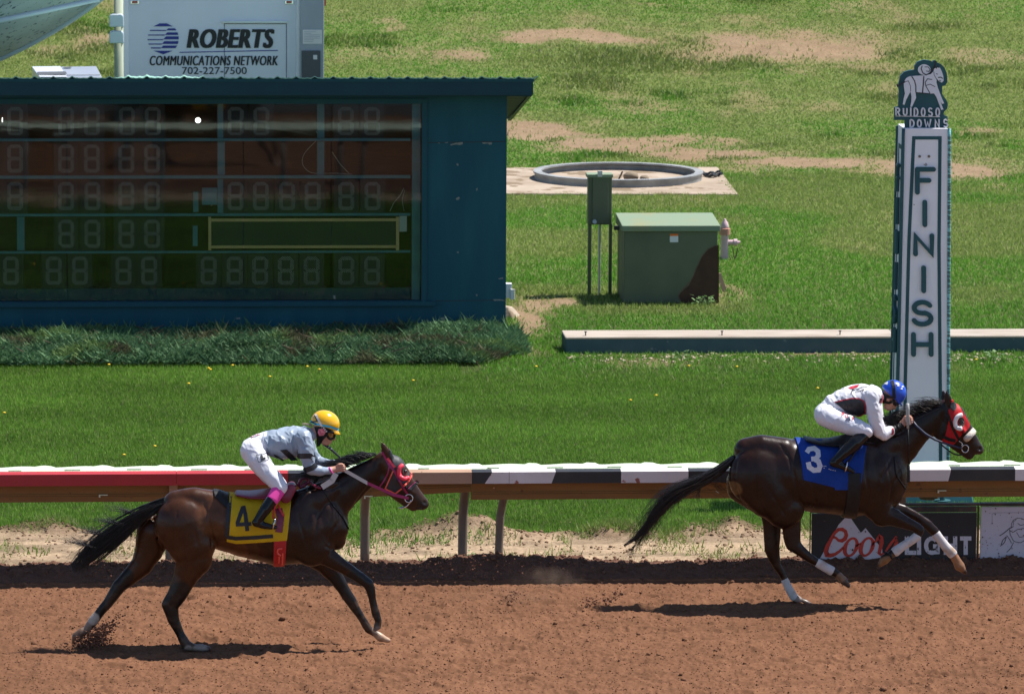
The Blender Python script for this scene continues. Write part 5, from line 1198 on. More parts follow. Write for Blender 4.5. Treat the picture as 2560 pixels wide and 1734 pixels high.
# ------------------------------------------------------------------ the bay horse with the yellow cloth
Y4 = gnd(600, 1615)[1]; Y3 = gnd(2150, 1509)[1]
def build_horse4():
    Y0 = Y4; c = lambda pts, dr=0: CH(H4, pts, Y0, dr)
    torso = c([(760,722,0,162,.86),(930,738,0,162,.95),(1100,775,0,180,.98),(1290,792,0,210,.86),(1440,790,0,203,.76),(1525,772,0,165,.80)])
    neck = c([(1480,700,0,158,.62),(1635,592,0,112,.62),(1748,510,0,86,.58),(1850,440,0,66,.60)])
    head = c([(1895,405,0,60,.75),(1945,440,0,72,.80),(2008,518,0,60,.72),(2068,595,0,50,.70),(2108,640,0,42,.85)]); jaw = c([(1912,505,0,76,.52),(1985,585,0,46,.55),(2048,640,0,36,.6),(2066,662,0,27,.75)])
    ch = [(torso, .05), (neck, .07), (head, .02), (jaw, .025), (c([(2128,648,0,30,1.0)]), .02), (c([(1990,500,0,20,3.2),(2060,575,0,14,2.6)]), .02)]
    ch += [(c([(690,640,-.06,70,.9),(800,615,-.07,66,1.0),(930,640,-.08,66,1.0)]), .035), (c([(690,640,.06,70,.9),(800,615,.07,66,1.0),(930,640,.08,66,1.0)]), .035)]
    hind_n = c([(735,770,-.12,168,.60),(785,880,-.13,138,.62),(798,960,-.135,108,.62),(748,1072,-.13,70,.66),(702,1168,-.13,57,.70),(660,1228,-.13,48,.62),(678,1310,-.13,33,.78),(718,1395,-.13,26,.85),(752,1460,-.13,31,.9),(800,1477,-.13,23,1.1),(845,1479,-.13,23,1.25),(882,1483,-.13,14,1.6)])
    hind_f = CH(HL, [(950,400,.12,165,.60),(905,550,.12,130,.62),(845,680,.12,100,.64),(745,775,.12,79,.66),(640,872,.12,63,.68),(575,965,.12,52,.75),(520,1040,.12,45,.8),(455,1120,.12,41,.85),(405,1185,.12,46,.85),(345,1262,.12,33,1.0),(300,1290,.12,42,1.0),(258,1325,.12,44,1.0),(238,1375,.12,26,1.2)], Y0)
    ch += [(hind_f, .025), (hind_n, .022)]
    fr_f = [(H4,1460,900,.11,100,.6)]+[(FL,*p) for p in [(520,520,.11,105,.62),(640,650,.11,90,.66),(722,780,.11,74,.7),(812,920,.11,66,.75),(880,1030,.11,50,.8),(950,1140,.11,45,.85),(1022,1255,.11,50,.85),(1105,1310,.11,40,1),(1165,1355,.11,52,1),(1255,1388,.11,30,1.2)]]
    fr_n = [(H4,1430,770,-.12,125,.50),(H4,1480,890,-.13,118,.52)]+[(FL,*p) for p in [(470,380,-.13,125,.55),(580,440,-.13,104,.6),(725,532,-.13,82,.66),(885,632,-.13,70,.7),(1018,732,-.13,64,.75),(1048,800,-.13,53,.8),(1068,905,-.13,43,.85),(1092,1010,-.13,43,.85),(1110,1085,-.13,49,.85),(1140,1165,-.13,38,1),(1128,1225,-.13,46,1),(1100,1262,-.13,26,1)]]
    ch += [(CH(H4, fr_f, Y0), .025), (CH(H4, fr_n, Y0), .024)]
    ch += [(c([(1450,640,-.13,72,.5),(1400,720,-.16,80,.5)]), .03), (c([(1560,700,-.09,80,.7),(1620,790,-.07,72,.8),(1625,860,-.05,50,.8)]), .02), (c([(1560,700,.09,80,.7),(1620,790,.07,72,.8),(1625,860,.05,50,.8)]), .02), (c([(1590,560,-.08,62,.5),(1500,640,-.12,70,.5)]), .02)]
    for s in (-1, 1): ch += [(c([(1925,388,s*.045,27,.55),(1912,350,s*.055,25,.45),(1896,315,s*.06,16,.45),(1882,288,s*.06,4,.5)]), .012)]
    F = field_for(ch, .0095)
    for s in (-1, 1):
        F.chain(c([(2137,637,s*.048,13,1.0),(2150,628,s*.05,10,1)]), .01, cut=True); F.chain(c([(2075,668,s*.05,5,3),(2120,668,s*.05,5,3)]), .008, cut=True)
    F.chain(c([(560,690,0,22,.5),(600,830,0,16,.5)]), .03, cut=True)
    for L, r in (([(590,640),(566,740),(590,860),(625,950)], .010), ([(700,690),(690,800),(720,900)], .007), ([(860,640),(885,740),(905,850),(900,900)], .012), ([(800,800),(830,900),(800,1000)], .007), ([(1395,650),(1415,760),(1450,880)], .010), ([(1560,640),(1510,740),(1490,860)], .009), ([(1640,740),(1590,820),(1570,900)], .009), ([(1700,690),(1770,590),(1840,510)], .009), ([(1480,560),(1600,560),(1700,500)], .008), ([(1880,545),(1935,575),(1975,590)], .005), ([(1965,505),(2020,575),(2060,612)], .004),
            ([(1560,890),(1660,950),(1770,1040)], .006), ([(760,1090),(710,1180),(680,1230)], .006), ([(690,1290),(705,1350),(735,1430)], .004), ([(1830,1130),(1850,1220),(1862,1300)], .004), ([(1130,690),(1140,800),(1170,900)], .005), ([(1060,690),(1065,800),(1090,880)], .005)): groove(F, H4, L, r, Y0)
    add_wr(F, lambda X, Y, Z: .0045*(fbm(X*8+Y*3, Z*6, 3, 615)-.5)*2+.0022*(fbm(X*22+Y*7, Z*20, 2, 617)-.5)*2)
    h = thing('racehorse', 'bay racehorse with black legs galloping in a yellow saddle cloth numbered 4', 'horse', (at(600, 1615, Y0)[0], Y0, 0))
    V, Q = F.mesh(); K = (.013, .010, .009); W_ = (.42, .36, .31); D_ = (.14, .09, .065)
    spots = [(H4,930,690,120,(.105,.040,.015),0), (H4,1000,930,120,(.095,.034,.012),0), (H4,2000,470,60,(.075,.032,.014),0), (H4,1500,800,330,(.026,.0100,.0055),0), (H4,1760,520,170,(.019,.0082,.0050),0), (H4,2080,620,110,(.045,.020,.012),0), (H4,2120,660,42,(.022,.016,.014),0),
        (HL,620,900,130,K,1), (HL,500,1060,150,K,1), (HL,700,800,70,K,1), (H4,665,1235,110,K,-1), (H4,700,1330,110,K,-1), (H4,725,1420,80,K,-1), (H4,720,1130,62,K,-1),
        (FL,900,650,160,K,-1), (FL,1030,780,150,K,-1), (FL,1080,950,150,K,-1), (FL,1120,1130,110,K,-1), (FL,690,760,140,K,1), (FL,820,930,160,K,1), (FL,930,1110,150,K,1), (FL,1030,1250,70,K,1),
        (HL,400,1185,62,W_,1), (HL,340,1262,55,(.30,.22,.17),1), (HL,265,1330,62,D_,1), (H4,765,1468,26,W_,-1), (H4,830,1480,52,(.30,.24,.20),-1), (FL,1120,1230,52,(.17,.17,.17),-1), (FL,1195,1362,110,(.46,.31,.21),1), (FL,1110,1300,44,(.2,.15,.12),1)]
    body = net_obj('body', V, Q, M['coat'], h, paint_fn((.058,.0205,.0080), spots, Y0), 2)
    # mane and tail
    rg = np.random.default_rng(41); hairs = []
    for i in range(420):
        u = rg.uniform(0, 1); b0 = np.array(mp(H4, [(1500+330*u, 500-135*u+rg.normal(0, 8))])[0]); ln = rg.uniform(30, 62); P = []
        for s in np.linspace(0, 1, 5): P.append((b0[0]-ln*s*(1.0+.15*rg.normal()), b0[1]-ln*.30*math.sin(s*1.6)+14*s*s+rg.normal(0, 1.3)))
        dy = rg.normal(-.02, .025); W3 = atN(P, Y0+dy); hairs.append((W3, .0038))
    for i in range(60):
        u = rg.uniform(.9, 1.08); b0 = np.array(mp(H4, [(1500+330*u, 500-135*u)])[0]); ln = rg.uniform(8, 20); hairs.append((atN([(b0[0], b0[1]+4), (b0[0]-ln*.4, b0[1]-3), (b0[0]-ln, b0[1]-2)], Y0+rg.normal(0, .02)), .003))
    strands(hairs, M['hair'], 'mane', h)
    tailpath = np.array(mp(H4, [(655,630),(560,668),(470,722),(385,785),(300,850),(215,915),(150,970),(95,1020),(60,1060)])); hairs = []
    cl_ = [(rg.normal(0, 1.05), rg.normal(0, .8)) for _ in range(60)]
    for i in range(900):
        a, wc = cl_[rg.integers(60)]; a = a+.10*rg.normal(); e = rg.uniform(.3, 1.0)**.8; spread = np.array([10, 14, 18, 22, 24, 22, 16, 9, 4])*.78
        L = int(3+e*6); P = []; w0 = wc+.1*rg.normal()
        for j in range(L): P.append(tailpath[j]+np.array([.45, 1])*spread[j]*(a*.5+w0*j/8.0)+rg.normal(0, .8, 2))
        hairs.append((atN(P, Y0+rg.normal(0, .03)), .0034))
    for i in range(300):                           # wisps thrown up and down
        j = rg.integers(2, 6); b0 = tailpath[j]; up = rg.uniform(0, 1) < .55; ln = rg.uniform(28, 75)
        if up: P = [b0+rg.normal(0, 4, 2)+np.array([10, -8]), b0+np.array([-ln*.4, -10-rg.uniform(0, 6)]), b0+np.array([-ln*.8, -14-rg.uniform(0, 16)]), b0+np.array([-ln*1.25, -12-rg.uniform(0, 30)])]
        else: P = [b0+rg.normal(0, 4, 2)+np.array([10, 4]), b0+np.array([-ln*.2, 16]), b0+np.array([-ln*.4, 32+rg.uniform(0, 10)]), b0+np.array([-ln*.55, 50+rg.uniform(0, 25)])]
        hairs.append((atN(P, Y0+rg.normal(0, .04)), .0020))
    for i in range(520):
        a = rg.normal(0, 1.75); L = int(4+5*rg.beta(1.2, 1.4)); s0 = rg.integers(0, 3); sp = np.array([6, 12, 18, 24, 28, 30, 28, 24, 20])*.8; dr = rg.normal(0, 1.2, 2)
        P = [tailpath[j]+np.array([.45, 1])*sp[j]*a*.5*((j-s0+1)/(L-s0+1))**.6+dr*(j-s0)**1.3+rg.normal(0, .9, 2) for j in range(s0, L)]
        if len(P) > 2: hairs.append((atN(P, Y0+rg.normal(0, .05)), .0019))
    strands(hairs, M['hair'], 'tail', h)
    # saddle cloth, pad, girth, saddle
    m_y = mat('yellow_saddle_cloth', (.62,.40,.012), .7, (.50,.31,.01), 6, spec=.2, bump=.2, bscale=40); m_bk = mat('black_binding', (.016,.017,.020), .6)
    wr = lambda X, Y, Z: .006*(fbm(X*9+Y*3, Z*5, 3, 611)-.5)*2
    G = shell(F, mp(H4, [(1003,560),(1100,560),(1200,575),(1360,590),(1352,660),(1332,826),(1255,832),(1040,850),(985,838),(1000,660)]), Y0, .016, wr=wr); V, Q = G.mesh(); cl = net_obj('saddle_cloth', V, Q, m_y, h)
    mb = MB(); mb.ribbon(mp(H4, [(1004,600),(1002,660),(988,836)]), 11, G.on(.004)); mb.ribbon(mp(H4, [(988,838),(1040,846),(1160,840),(1256,832)]), 9.5, G.on(.005)); mb.build('binding', m_bk, cl)
    for L in ([(207,1165),(145,1345)], [(128,1358),(298,1350)], [(212,1152),(235,1250),(255,1428)]):
        mb = MB(); mb.ribbon(mp(Z4, L), 9.6, G.on(.006 if L[0][0] == 128 else .0055), 3); mb.build('number_four', m_bk, cl)
    G2 = shell(F, mp(H4, [(905,545),(1002,545),(1002,662),(950,618),(915,585)]), Y0, .012); V, Q = G2.mesh(); net_obj('pad', V, Q, M['leather_black'], h)
    m_red = mat('red_girth_webbing', (.42,.012,.016), .6); m_mar = mat('maroon_leather', (.20,.012,.045), .38, (.15,.010,.03), 8, spec=.5)
    G3 = shell(F, mp(H4, [(1262,650),(1328,650),(1330,820),(1322,1000),(1310,1030),(1255,1030),(1256,900),(1256,800)]), Y0, .012); V, Q = G3.mesh(); gi = net_obj('girth', V, Q, m_red, h)
    mb = MB(); mb.ribbon(mp(H4, [(1280,640),(1300,720),(1290,810)]), 18, G3.on(.012)); mb.build('girth_flap', m_mar, gi)
    mb = MB(); tube_on(mb, mp(H4, [(1310,905),(1285,905),(1280,930),(1300,945)]), .008, G3.on(.006)); mb.ribbon(mp(H4, [(1312,930),(1310,1000)]), 4.5, G3.on(.006)); mb.ribbon(mp(H4, [(1292,950),(1290,990)]), 3.5, G3.on(.0055)); mb.build('girth_buckle', mat('coral_strap', (.75,.10,.07), .5), gi)
    sc = [(c([(1045,583,0,10,9),(1120,592,0,15,8),(1200,590,0,20,7),(1300,580,0,26,5.5),(1365,545,0,26,4)]), .02), (c([(1330,610,-.23,34,.35),(1360,560,-.21,30,.4)]), .02), (c([(1330,610,.23,34,.35),(1360,560,.21,30,.4)]), .02)]
    V, Q = field_for(sc, .007).mesh(); net_obj('saddle', V, Q, m_mar, h)
    mb = MB(); tube_on(mb, mp(H4, [(1400,545),(1415,505),(1445,495),(1470,515),(1440,535),(1410,550)]), .016, F.on(.03)); tube_on(mb, mp(H4, [(1470,520),(1500,545),(1535,555)]), .012, F.on(.03)); mb.build('neck_yoke', m_mar, h)
    # hood and bridle
    hd = mp(B7, [(955,290),(1090,280),(1215,450),(1275,560),(1350,700),(1352,780),(1300,850),(1225,880),(1262,950),(1292,1040),(1240,1070),(1180,1015),(1060,1098),(878,1012),(1000,720),(1050,620),(990,480),(940,380)])
    G4 = shell(F, hd, Y0, .007, h=.004); V, Q = G4.mesh(); hood = net_obj('hood', V, Q, mat('dark_grey_hood', (.022,.024,.029), .6, (.035,.037,.042), 9), h)
    class U:                                       # union of head and hood for laying straps on
        lo = F.lo; h = F.h; n = F.n
        @staticmethod
        def sample(P): return np.minimum(F.sample(P), G4.sample(P))
    on = lambda off: (lambda A: Field.hit(U, A, off))
    m_mg = mat('magenta_strap', (.30,.012,.10), .45, spec=.5); m_co = mat('coral_pink_strap', (.85,.05,.09), .45, spec=.5); m_cl = mat('coral_strap_cover', (.88,.13,.09), .45)
    def strap(L, wpx, m, name='bridle_strap', off=.006, par=None, mir=True, B=B7):
        mb = MB(); mb.ribbon(mp(B, L), wpx*B[2], on(off), 2.5)
        if mir: mirror_y(mb, Y0)
        return mb.build(name, m, par or bridle)
    bridle = thing.__call__ if False else None
    mb = MB(); mb.ribbon(mp(B7, [(820,340),(940,570),(1040,690),(1150,890),(1210,1000),(1285,1115)]), 38*B7[2], on(.007), 2.5); mirror_y(mb, Y0); bridle = mb.build('bridle', m_mg, h)
    strap([(918,465),(1050,628)], 44, m_co, 'browband', .010); strap([(955,600),(925,740),(862,860),(775,985)], 26, m_mg, 'throat_latch', .007)
    strap([(1022,690),(880,1010),(1060,1098),(1175,1008)], 24, m_cl, 'cheek_loop', .009); strap([(1210,965),(1290,890),(1348,790),(1352,735)], 30, m_cl, 'cheek_loop', .009)
    strap([(1285,1050),(1380,960),(1468,880)], 52, M['leather_black'], 'noseband', .008); strap([(1270,1030),(1365,935),(1455,860)], 9, m_mg, 'noseband_edge', .009)
    mb = MB(); tube_on(mb, mp(B7, [(1192,588),(1138,630),(1116,720),(1148,800),(1220,838),(1305,812)]), .020, on(.010)); mb.build('blinker_cup', m_co, hood, smooth=True)
    mb = MB(); mb.prism(mp(B7, [(1250+58*math.cos(a), 705+80*math.sin(a)) for a in np.linspace(0, 6.28, 15)[:-1]]), on(.007), (0, .004, 0)); mb.build('eye_opening', mat('brown_eyelid', (.075,.035,.02), .5), hood)
    e_ = Field.hit(U, mp(B7, [(1240,705)]), .004)[0]; mb = MB(); mb.lathe(e_+np.array([0, 0, -.016]), [(.002, 0), (.012, .005), (.016, .016), (.012, .027), (.002, .032)], 14); mb.build('eye', M['eye'], h, smooth=True)
    mb = MB(); cc = Field.hit(U, mp(B7, [(1300,1180)]), .014)[0]; t = np.linspace(0, 2*math.pi, 25); mb.tube([cc+np.array([.036*math.cos(a), -.002, .036*math.sin(a)]) for a in t], .006, 6, cap=False)
    tube_on(mb, mp(B7, [(1335,1215),(1325,1260),(1270,1320),(1190,1360),(1130,1355)]), .006, on(.02)); mirror_y(mb, Y0); mb.build('bit', M['steel'], bridle, smooth=True)
    # reins run from the rider's hands to the bit
    for s in (-1, 1):
        a = at(*mp(B7, [(100,650)])[0], Y0+s*.08); b = at(*mp(B7, [(560,908)])[0], Y0+s*.14); e = np.array([cc[0], Y0+s*(Y0-cc[1]), cc[2]]); md = at(*mp(B7, [(1030,1118)])[0], Y0+s*.11)
        P = np.array([a, a*.5+b*.5, b]); q = MB(); q.add([v for p in P for v in (p+np.array([0, 0, .018]), p-np.array([0, 0, .018]))], [(0, 1, 3, 2), (2, 3, 5, 4)]); q.build('rein_grip', mat('pale_rubber_rein', (.50,.48,.47), .5), bridle)
        P = np.array([b, md, e]); q = MB(); q.add([v for p in P for v in (p+np.array([0, 0, .014]), p-np.array([0, 0, .014]))], [(0, 1, 3, 2), (2, 3, 5, 4)]); q.build('rein', m_mg, bridle)
    P = mp(Z4, [(1225,800),(1180,880),(1070,950)]); q = MB(); q.ribbon(P, 14, lambda A: atN(A, Y0-.16), 3); q.build('rein_loop', mat('pale_rubber_loop', (.50,.48,.47), .5), bridle)
    mb = MB(); tube_on(mb, mp(H4, [(1545,565),(1600,650),(1660,720),(1695,790)]), .006, F.on(.006)); mirror_y(mb, Y0); mb.build('martingale_strap', M['leather_black'], h)
    mb = MB(); mb.ribbon(mp(H4, [(1390,640),(1460,560),(1540,470)]), 5, F.on(.006)); mirror_y(mb, Y0); mb.build('neck_strap', M['leather_black'], h)
    return h, F
horse4, F4 = build_horse4()
# ------------------------------------------------------------------ the dark bay horse with the blue cloth
def build_horse3():
    Y0 = Y3; c = lambda pts, dr=0: CH(H3, pts, Y0, dr)
    torso = c([(855,600,0,172,.82),(1020,634,0,196,.84),(1200,652,0,203,.86),(1370,655,0,220,.80),(1475,648,0,205,.73),(1525,655,0,148,.82)])
    neck = c([(1500,560,0,160,.55),(1630,462,0,120,.56),(1720,386,0,96,.54),(1812,322,0,76,.56),(1868,288,0,58,.6)])
    head = c([(1882,278,0,60,.72),(1928,315,0,68,.78),(1985,390,0,52,.80),(2028,452,0,42,.8),(2060,492,0,34,.95)]); jaw = c([(1890,385,0,78,.50),(1950,455,0,52,.52),(2003,510,0,36,.6),(2018,530,0,27,.75)])
    ch = [(torso, .05), (neck, .07), (head, .02), (jaw, .03), (c([(2074,502,0,22,1.2)]), .02), (c([(1965,370,0,18,3.0),(2020,440,0,13,2.6)]), .02)]
    for s in (-1, 1):
        ch += [(c([(770,500,s*.06,66,.9),(860,480,s*.07,64,1.0),(980,500,s*.08,66,1.0)]), .035), (c([(1545,600,s*.09,78,.7),(1590,690,s*.07,70,.8),(1590,760,s*.05,52,.8)]), .02), (c([(1570,470,s*.09,66,.5),(1490,550,s*.12,70,.5)]), .022), (c([(1440,530,s*.14,76,.5),(1400,620,s*.17,84,.5)]), .03)]
        ch += [(c([(1535,560,s*.13,46,.5),(1500,660,s*.15,62,.5)]), .015)]
    hind_f = [(H3,800,690,.12,140,.60),(Q3,640,430,.12,118,.62),(Q3,655,560,.12,100,.64),(Q3,656,700,.12,90,.66),(Q3,656,845,.12,84,.68),(Q3,678,930,.12,70,.7),(Q3,714,1020,.12,50,.8),(Q3,766,1110,.12,40,.85),(Q3,806,1200,.12,37,.9),(Q3,850,1290,.12,40,.9),(Q3,902,1368,.12,42,.9),(Q3,980,1404,.12,32,1.1),(Q3,1040,1424,.12,30,1.2),(Q3,1090,1442,.12,17,1.6)]
    hind_n = [(H3,840,650,-.12,168,.58),(H3,915,740,-.13,150,.58),(H3,985,830,-.135,112,.6),(Q3,870,560,-.13,106,.62),(Q3,872,690,-.13,96,.66),(Q3,886,785,-.13,84,.66),(Q3,966,858,-.13,60,.75),(Q3,1055,928,-.13,50,.8),(Q3,1150,985,-.13,43,.85),(Q3,1245,1042,-.13,43,.9),(Q3,1325,1086,-.13,49,.9),(Q3,1392,1130,-.13,42,1.),(Q3,1440,1185,-.13,48,1.),(Q3,1492,1242,-.13,26,1.2)]
    fr_f = [(H3,1490,760,.11,110,.6),(S3,900,330,.11,150,.6),(S3,1080,330,.11,84,.68),(S3,1280,432,.11,70,.72),(S3,1452,552,.11,74,.75),(S3,1542,642,.11,70,.78),(S3,1612,742,.11,56,.85),(S3,1720,880,.11,58,.9),(S3,1830,1002,.11,68,.9),(S3,1886,1090,.11,62,1.),(S3,1932,1175,.11,80,1.),(S3,2012,1268,.11,36,1.2)]
    fr_n = [(H3,1440,640,-.12,130,.50),(H3,1460,740,-.13,125,.52),(S3,760,400,-.13,180,.55),(S3,935,440,-.13,134,.6),(S3,1120,522,-.13,92,.68),(S3,1280,590,-.13,72,.74),(S3,1332,632,-.13,68,.78),(S3,1292,720,-.13,58,.82),(S3,1200,792,-.13,52,.9),(S3,1060,880,-.13,54,.9),(S3,960,955,-.13,66,.9),(S3,880,1012,-.13,55,1.),(S3,802,1070,-.13,76,1.),(S3,730,1150,-.13,42,1.2)]
    ch += [(CH(H3, hind_f, Y0), .025), (CH(H3, hind_n, Y0), .022), (CH(H3, fr_f, Y0), .025), (CH(H3, fr_n, Y0), .024)]
    ch += [(c([(1905,245,-.05,25,.55),(1900,215,-.055,22,.45),(1894,190,-.06,13,.45),(1890,172,-.06,3.5,.5)]), .012), (c([(1885,240,.05,24,.55),(1878,205,.055,20,.45),(1873,178,.06,12,.45),(1870,160,.06,3.5,.5)]), .012)]
    F = field_for(ch, .0095)
    for s in (-1, 1):
        F.chain(c([(2078,495,s*.046,12,1.0),(2092,488,s*.05,9,1)]), .01, cut=True); F.chain(c([(2030,535,s*.05,5,3),(2070,530,s*.05,5,3)]), .008, cut=True)
    F.chain(c([(690,640,0,20,.5),(760,790,0,15,.5)]), .03, cut=True)
    for L, r in (([(720,560),(700,680),(740,780),(820,850)], .010), ([(960,470),(1010,540),(1040,640),(1070,790)], .012), ([(830,640),(830,760),(880,860)], .008), ([(900,720),(960,820),(1010,900)], .007), ([(1440,520),(1440,640),(1460,760)], .010), ([(1590,540),(1545,620),(1510,720)], .010), ([(1630,620),(1590,700),(1570,790)], .009), ([(1690,600),(1760,490),(1830,400)], .009), ([(1500,430),(1620,420),(1720,350)], .008), ([(1860,430),(1920,460),(1965,480)], .005), ([(1940,370),(1990,440),(2030,490)], .004),
            ([(1580,850),(1660,880),(1730,930)], .007), ([(990,900),(985,980),(1010,1030)], .006), ([(1560,560),(1570,640),(1590,720)], .006), ([(1200,560),(1210,680),(1235,790)], .005), ([(1130,560),(1135,680),(1160,790)], .005)): groove(F, H3, L, r, Y0)
    add_wr(F, lambda X, Y, Z: .0045*(fbm(X*8+Y*3, Z*6, 3, 625)-.5)*2+.0022*(fbm(X*22+Y*7, Z*20, 2, 627)-.5)*2)
    h = thing('racehorse', 'dark brown racehorse with white leg wraps galloping in a blue saddle cloth numbered 3', 'horse', (at(2100, 1509, Y0)[0], Y0, 0))
    V, Q = F.mesh(); K = (.020, .013, .010); HF = (.34, .16, .08)
    spots = [(H3,1830,330,110,(.012,.0058,.0040),0), (H3,2060,500,60,(.030,.018,.014),0), (H3,690,700,46,(.14,.075,.03),0), (Q3,660,760,90,K,1), (Q3,870,760,90,K,-1), (S3,1400,640,120,K,0), (S3,880,1010,70,(.13,.07,.04),-1), (S3,790,1085,120,(.24,.12,.05),-1), (S3,1890,1085,75,HF,1), (S3,1940,1190,120,(.30,.15,.075),1), (Q3,1390,1120,60,(.26,.15,.09),-1), (Q3,1455,1200,70,(.085,.06,.05),-1), (Q3,960,1400,60,(.34,.27,.24),1), (Q3,1050,1428,60,(.13,.095,.08),1)]
    net_obj('body', V, Q, M['coat'], h, paint_fn((.023,.0088,.0048), spots, Y0), 2)
    # white wraps
    m_w = mat('white_leg_wrap', (.54,.52,.52), .7, (.38,.27,.20), 9, spec=.2, mixlo=.52, mixhi=.72, bump=.15, bscale=60)
    for L, dr in (([(S3,1282,728,-.13,60,.84),(S3,1200,792,-.13,55,.9),(S3,1060,880,-.13,57,.9),(S3,965,952,-.13,67,.9)], .006), ([(S3,1580,700,.11,62,.82),(S3,1612,742,.11,58,.85),(S3,1720,880,.11,61,.9),(S3,1815,985,.11,69,.9)], .006), ([(Q3,1165,993,-.13,44,.85),(Q3,1245,1042,-.13,44,.9),(Q3,1300,1072,-.13,46,.9)], .006), ([(Q3,800,1185,.12,37,.9),(Q3,850,1290,.12,40,.9),(Q3,895,1360,.12,42,.9)], .005)):
        V, Q = field_for([(CH(H3, L, Y0, dr), .01)], .006).mesh(); net_obj('leg_wrap', V, Q, m_w, h)
    mb = MB(); tube_on(mb, mp(S3, [(790,960),(830,985),(880,1005),(905,1060)]), .010, F.on(.004)); mb.build('bell_boot_strap', M['leather_black'], h)
    rg = np.random.default_rng(43); hairs = []
    for i in range(620):
        u = rg.uniform(0, 1); b0 = np.array(mp(H3, [(1590+270*u, 372-122*u+rg.normal(0, 6))])[0]); ln = rg.uniform(22, 55); P = []; lift = rg.uniform(.1, .55)
        for s in np.linspace(0, 1, 5): P.append((b0[0]-ln*s, b0[1]-6-ln*lift*math.sin(s*1.5)+12*s*s+rg.normal(0, 1.2)))
        hairs.append((atN(P, Y0+rg.normal(-.03, .03)), .0027))
    for i in range(16):
        u = rg.uniform(.3, .8); b0 = np.array(mp(H3, [(1590+270*u, 372-122*u)])[0]); ln = rg.uniform(20, 40); a = rg.uniform(.6, 1.5); hairs.append((atN([(b0[0], b0[1]), (b0[0]-ln*.4*math.cos(a), b0[1]-ln*.5*math.sin(a)), (b0[0]-ln*math.cos(a), b0[1]-ln*math.sin(a))], Y0+rg.normal(0, .02)), .002))
    for i in range(140):                           # mane falling on the near side
        u = rg.uniform(.1, .95); b0 = np.array(mp(H3, [(1590+270*u, 372-122*u)])[0]); ln = rg.uniform(20, 46); W3 = F.hit([(b0[0]+4, b0[1]+6), (b0[0]-ln*.35, b0[1]+ln*.15+5), (b0[0]-ln*.7, b0[1]+ln*.35+6), (b0[0]-ln, b0[1]+ln*.5+6)], .008); hairs.append((W3, .0036))
    strands(hairs, M['hair_brown'], 'mane', h)
    tp = np.array(mp(H3, [(705,545),(620,625),(520,680),(420,715),(345,755),(285,815),(235,890),(195,965),(150,1010),(90,1035),(40,1042)])); hairs = []
    cl_ = [(rg.normal(0, 1.05), rg.normal(0, .55)) for _ in range(30)]
    for i in range(900):
        a, wc = cl_[rg.integers(30)]; a = a+.14*rg.normal(); e = rg.beta(1.7, 1.7); spread = np.array([8, 14, 18, 20, 20, 19, 16, 11, 7, 4, 2])*.70; L = int(4+e*7); P = []; w0 = wc+.08*rg.normal()
        for j in range(min(L, 11)): P.append(tp[j]+np.array([.5, .9])*spread[j]*(a*.5+w0*j/10.0)+rg.normal(0, .7, 2))
        hairs.append((atN(P, Y0+rg.normal(0, .03)), .0034))
    for i in range(110):
        j = rg.integers(2, 9); b0 = tp[j]; ln = rg.uniform(20, 60); P = [b0+np.array([8, 2]), b0+np.array([-ln*.1, 14]), b0+np.array([-ln*.25+rg.normal(0, 4), 30]), b0+np.array([-ln*.4+rg.normal(0, 10), 38+rg.uniform(0, 22)])]; hairs.append((atN(P, Y0+rg.normal(0, .04)), .0024))
    for i in range(26):
        b0 = np.array(mp(H3, [(600, 690)])[0])+rg.normal(0, 12, 2); ln = rg.uniform(20, 46); a = rg.uniform(0, 1.0); hairs.append((atN([b0, b0+np.array([ln*.4, ln*.25]), b0+np.array([ln*.9*math.cos(a), ln*.9*math.sin(a)])], Y0+rg.normal(0, .04)), .0024))
    for i in range(520):
        a = rg.normal(0, 1.8); L = int(4+7*rg.beta(1.2, 1.5)); s0 = rg.integers(0, 4); sp = np.array([6, 12, 17, 21, 23, 23, 21, 18, 15, 11, 8])*.8; dr = rg.normal(0, 1.0, 2)
        P = [tp[j]+np.array([.5, .9])*sp[j]*a*.5*((j-s0+1)/(L-s0+1))**.6+dr*(j-s0)**1.3+rg.normal(0, .9, 2) for j in range(s0, min(L, 11))]
        if len(P) > 2: hairs.append((atN(P, Y0+rg.normal(0, .05)), .0019))
    strands(hairs, M['hair_brown'], 'tail', h)
    m_b = mat('blue_saddle_cloth', (.010,.050,.29), .7, (.007,.036,.21), 6, spec=.2, bump=.2, bscale=40); wr = lambda X, Y, Z: .006*(fbm(X*8+Y*3, Z*6, 3, 613)-.5)*2
    G = shell(F, mp(H3, [(1042,415),(1110,415),(1250,440),(1432,460),(1415,520),(1386,684),(1345,690),(1310,697),(1243,695),(1243,682),(1070,640),(1062,560)]), Y0, .016, wr=wr); V, Q = G.mesh(); cl = net_obj('saddle_cloth', V, Q, m_b, h)
    m_n = mat('white_number_cloth', (.66,.62,.66), .7)
    mb = MB(); mb.ribbon(mp(Z5, [(78,975),(105,935),(165,925),(208,960),(212,1010),(180,1045),(130,1050)]), 12, G.on(.0055), 2); mb.build('number_three', m_n, cl)
    mb = MB(); mb.ribbon(mp(Z5, [(160,1046),(212,1075),(232,1130),(215,1175),(160,1180),(108,1145),(95,1085)]), 12.5, G.on(.006), 2); mb.build('number_three', m_n, cl)
    mb = MB(); 
    for i, (a, b, cc_) in enumerate([(272,1130,1), (290,1130,1), (272,1152,1), (330,1165,2), (350,1172,2), (375,1178,2), (400,1182,2)]): mb.ribbon(mp(Z5, [(a, b), (a+14, b+2)]), 1.6, G.on(.005+.0002*i), 2)
    mb.build('embroidered_mark', m_n, cl)
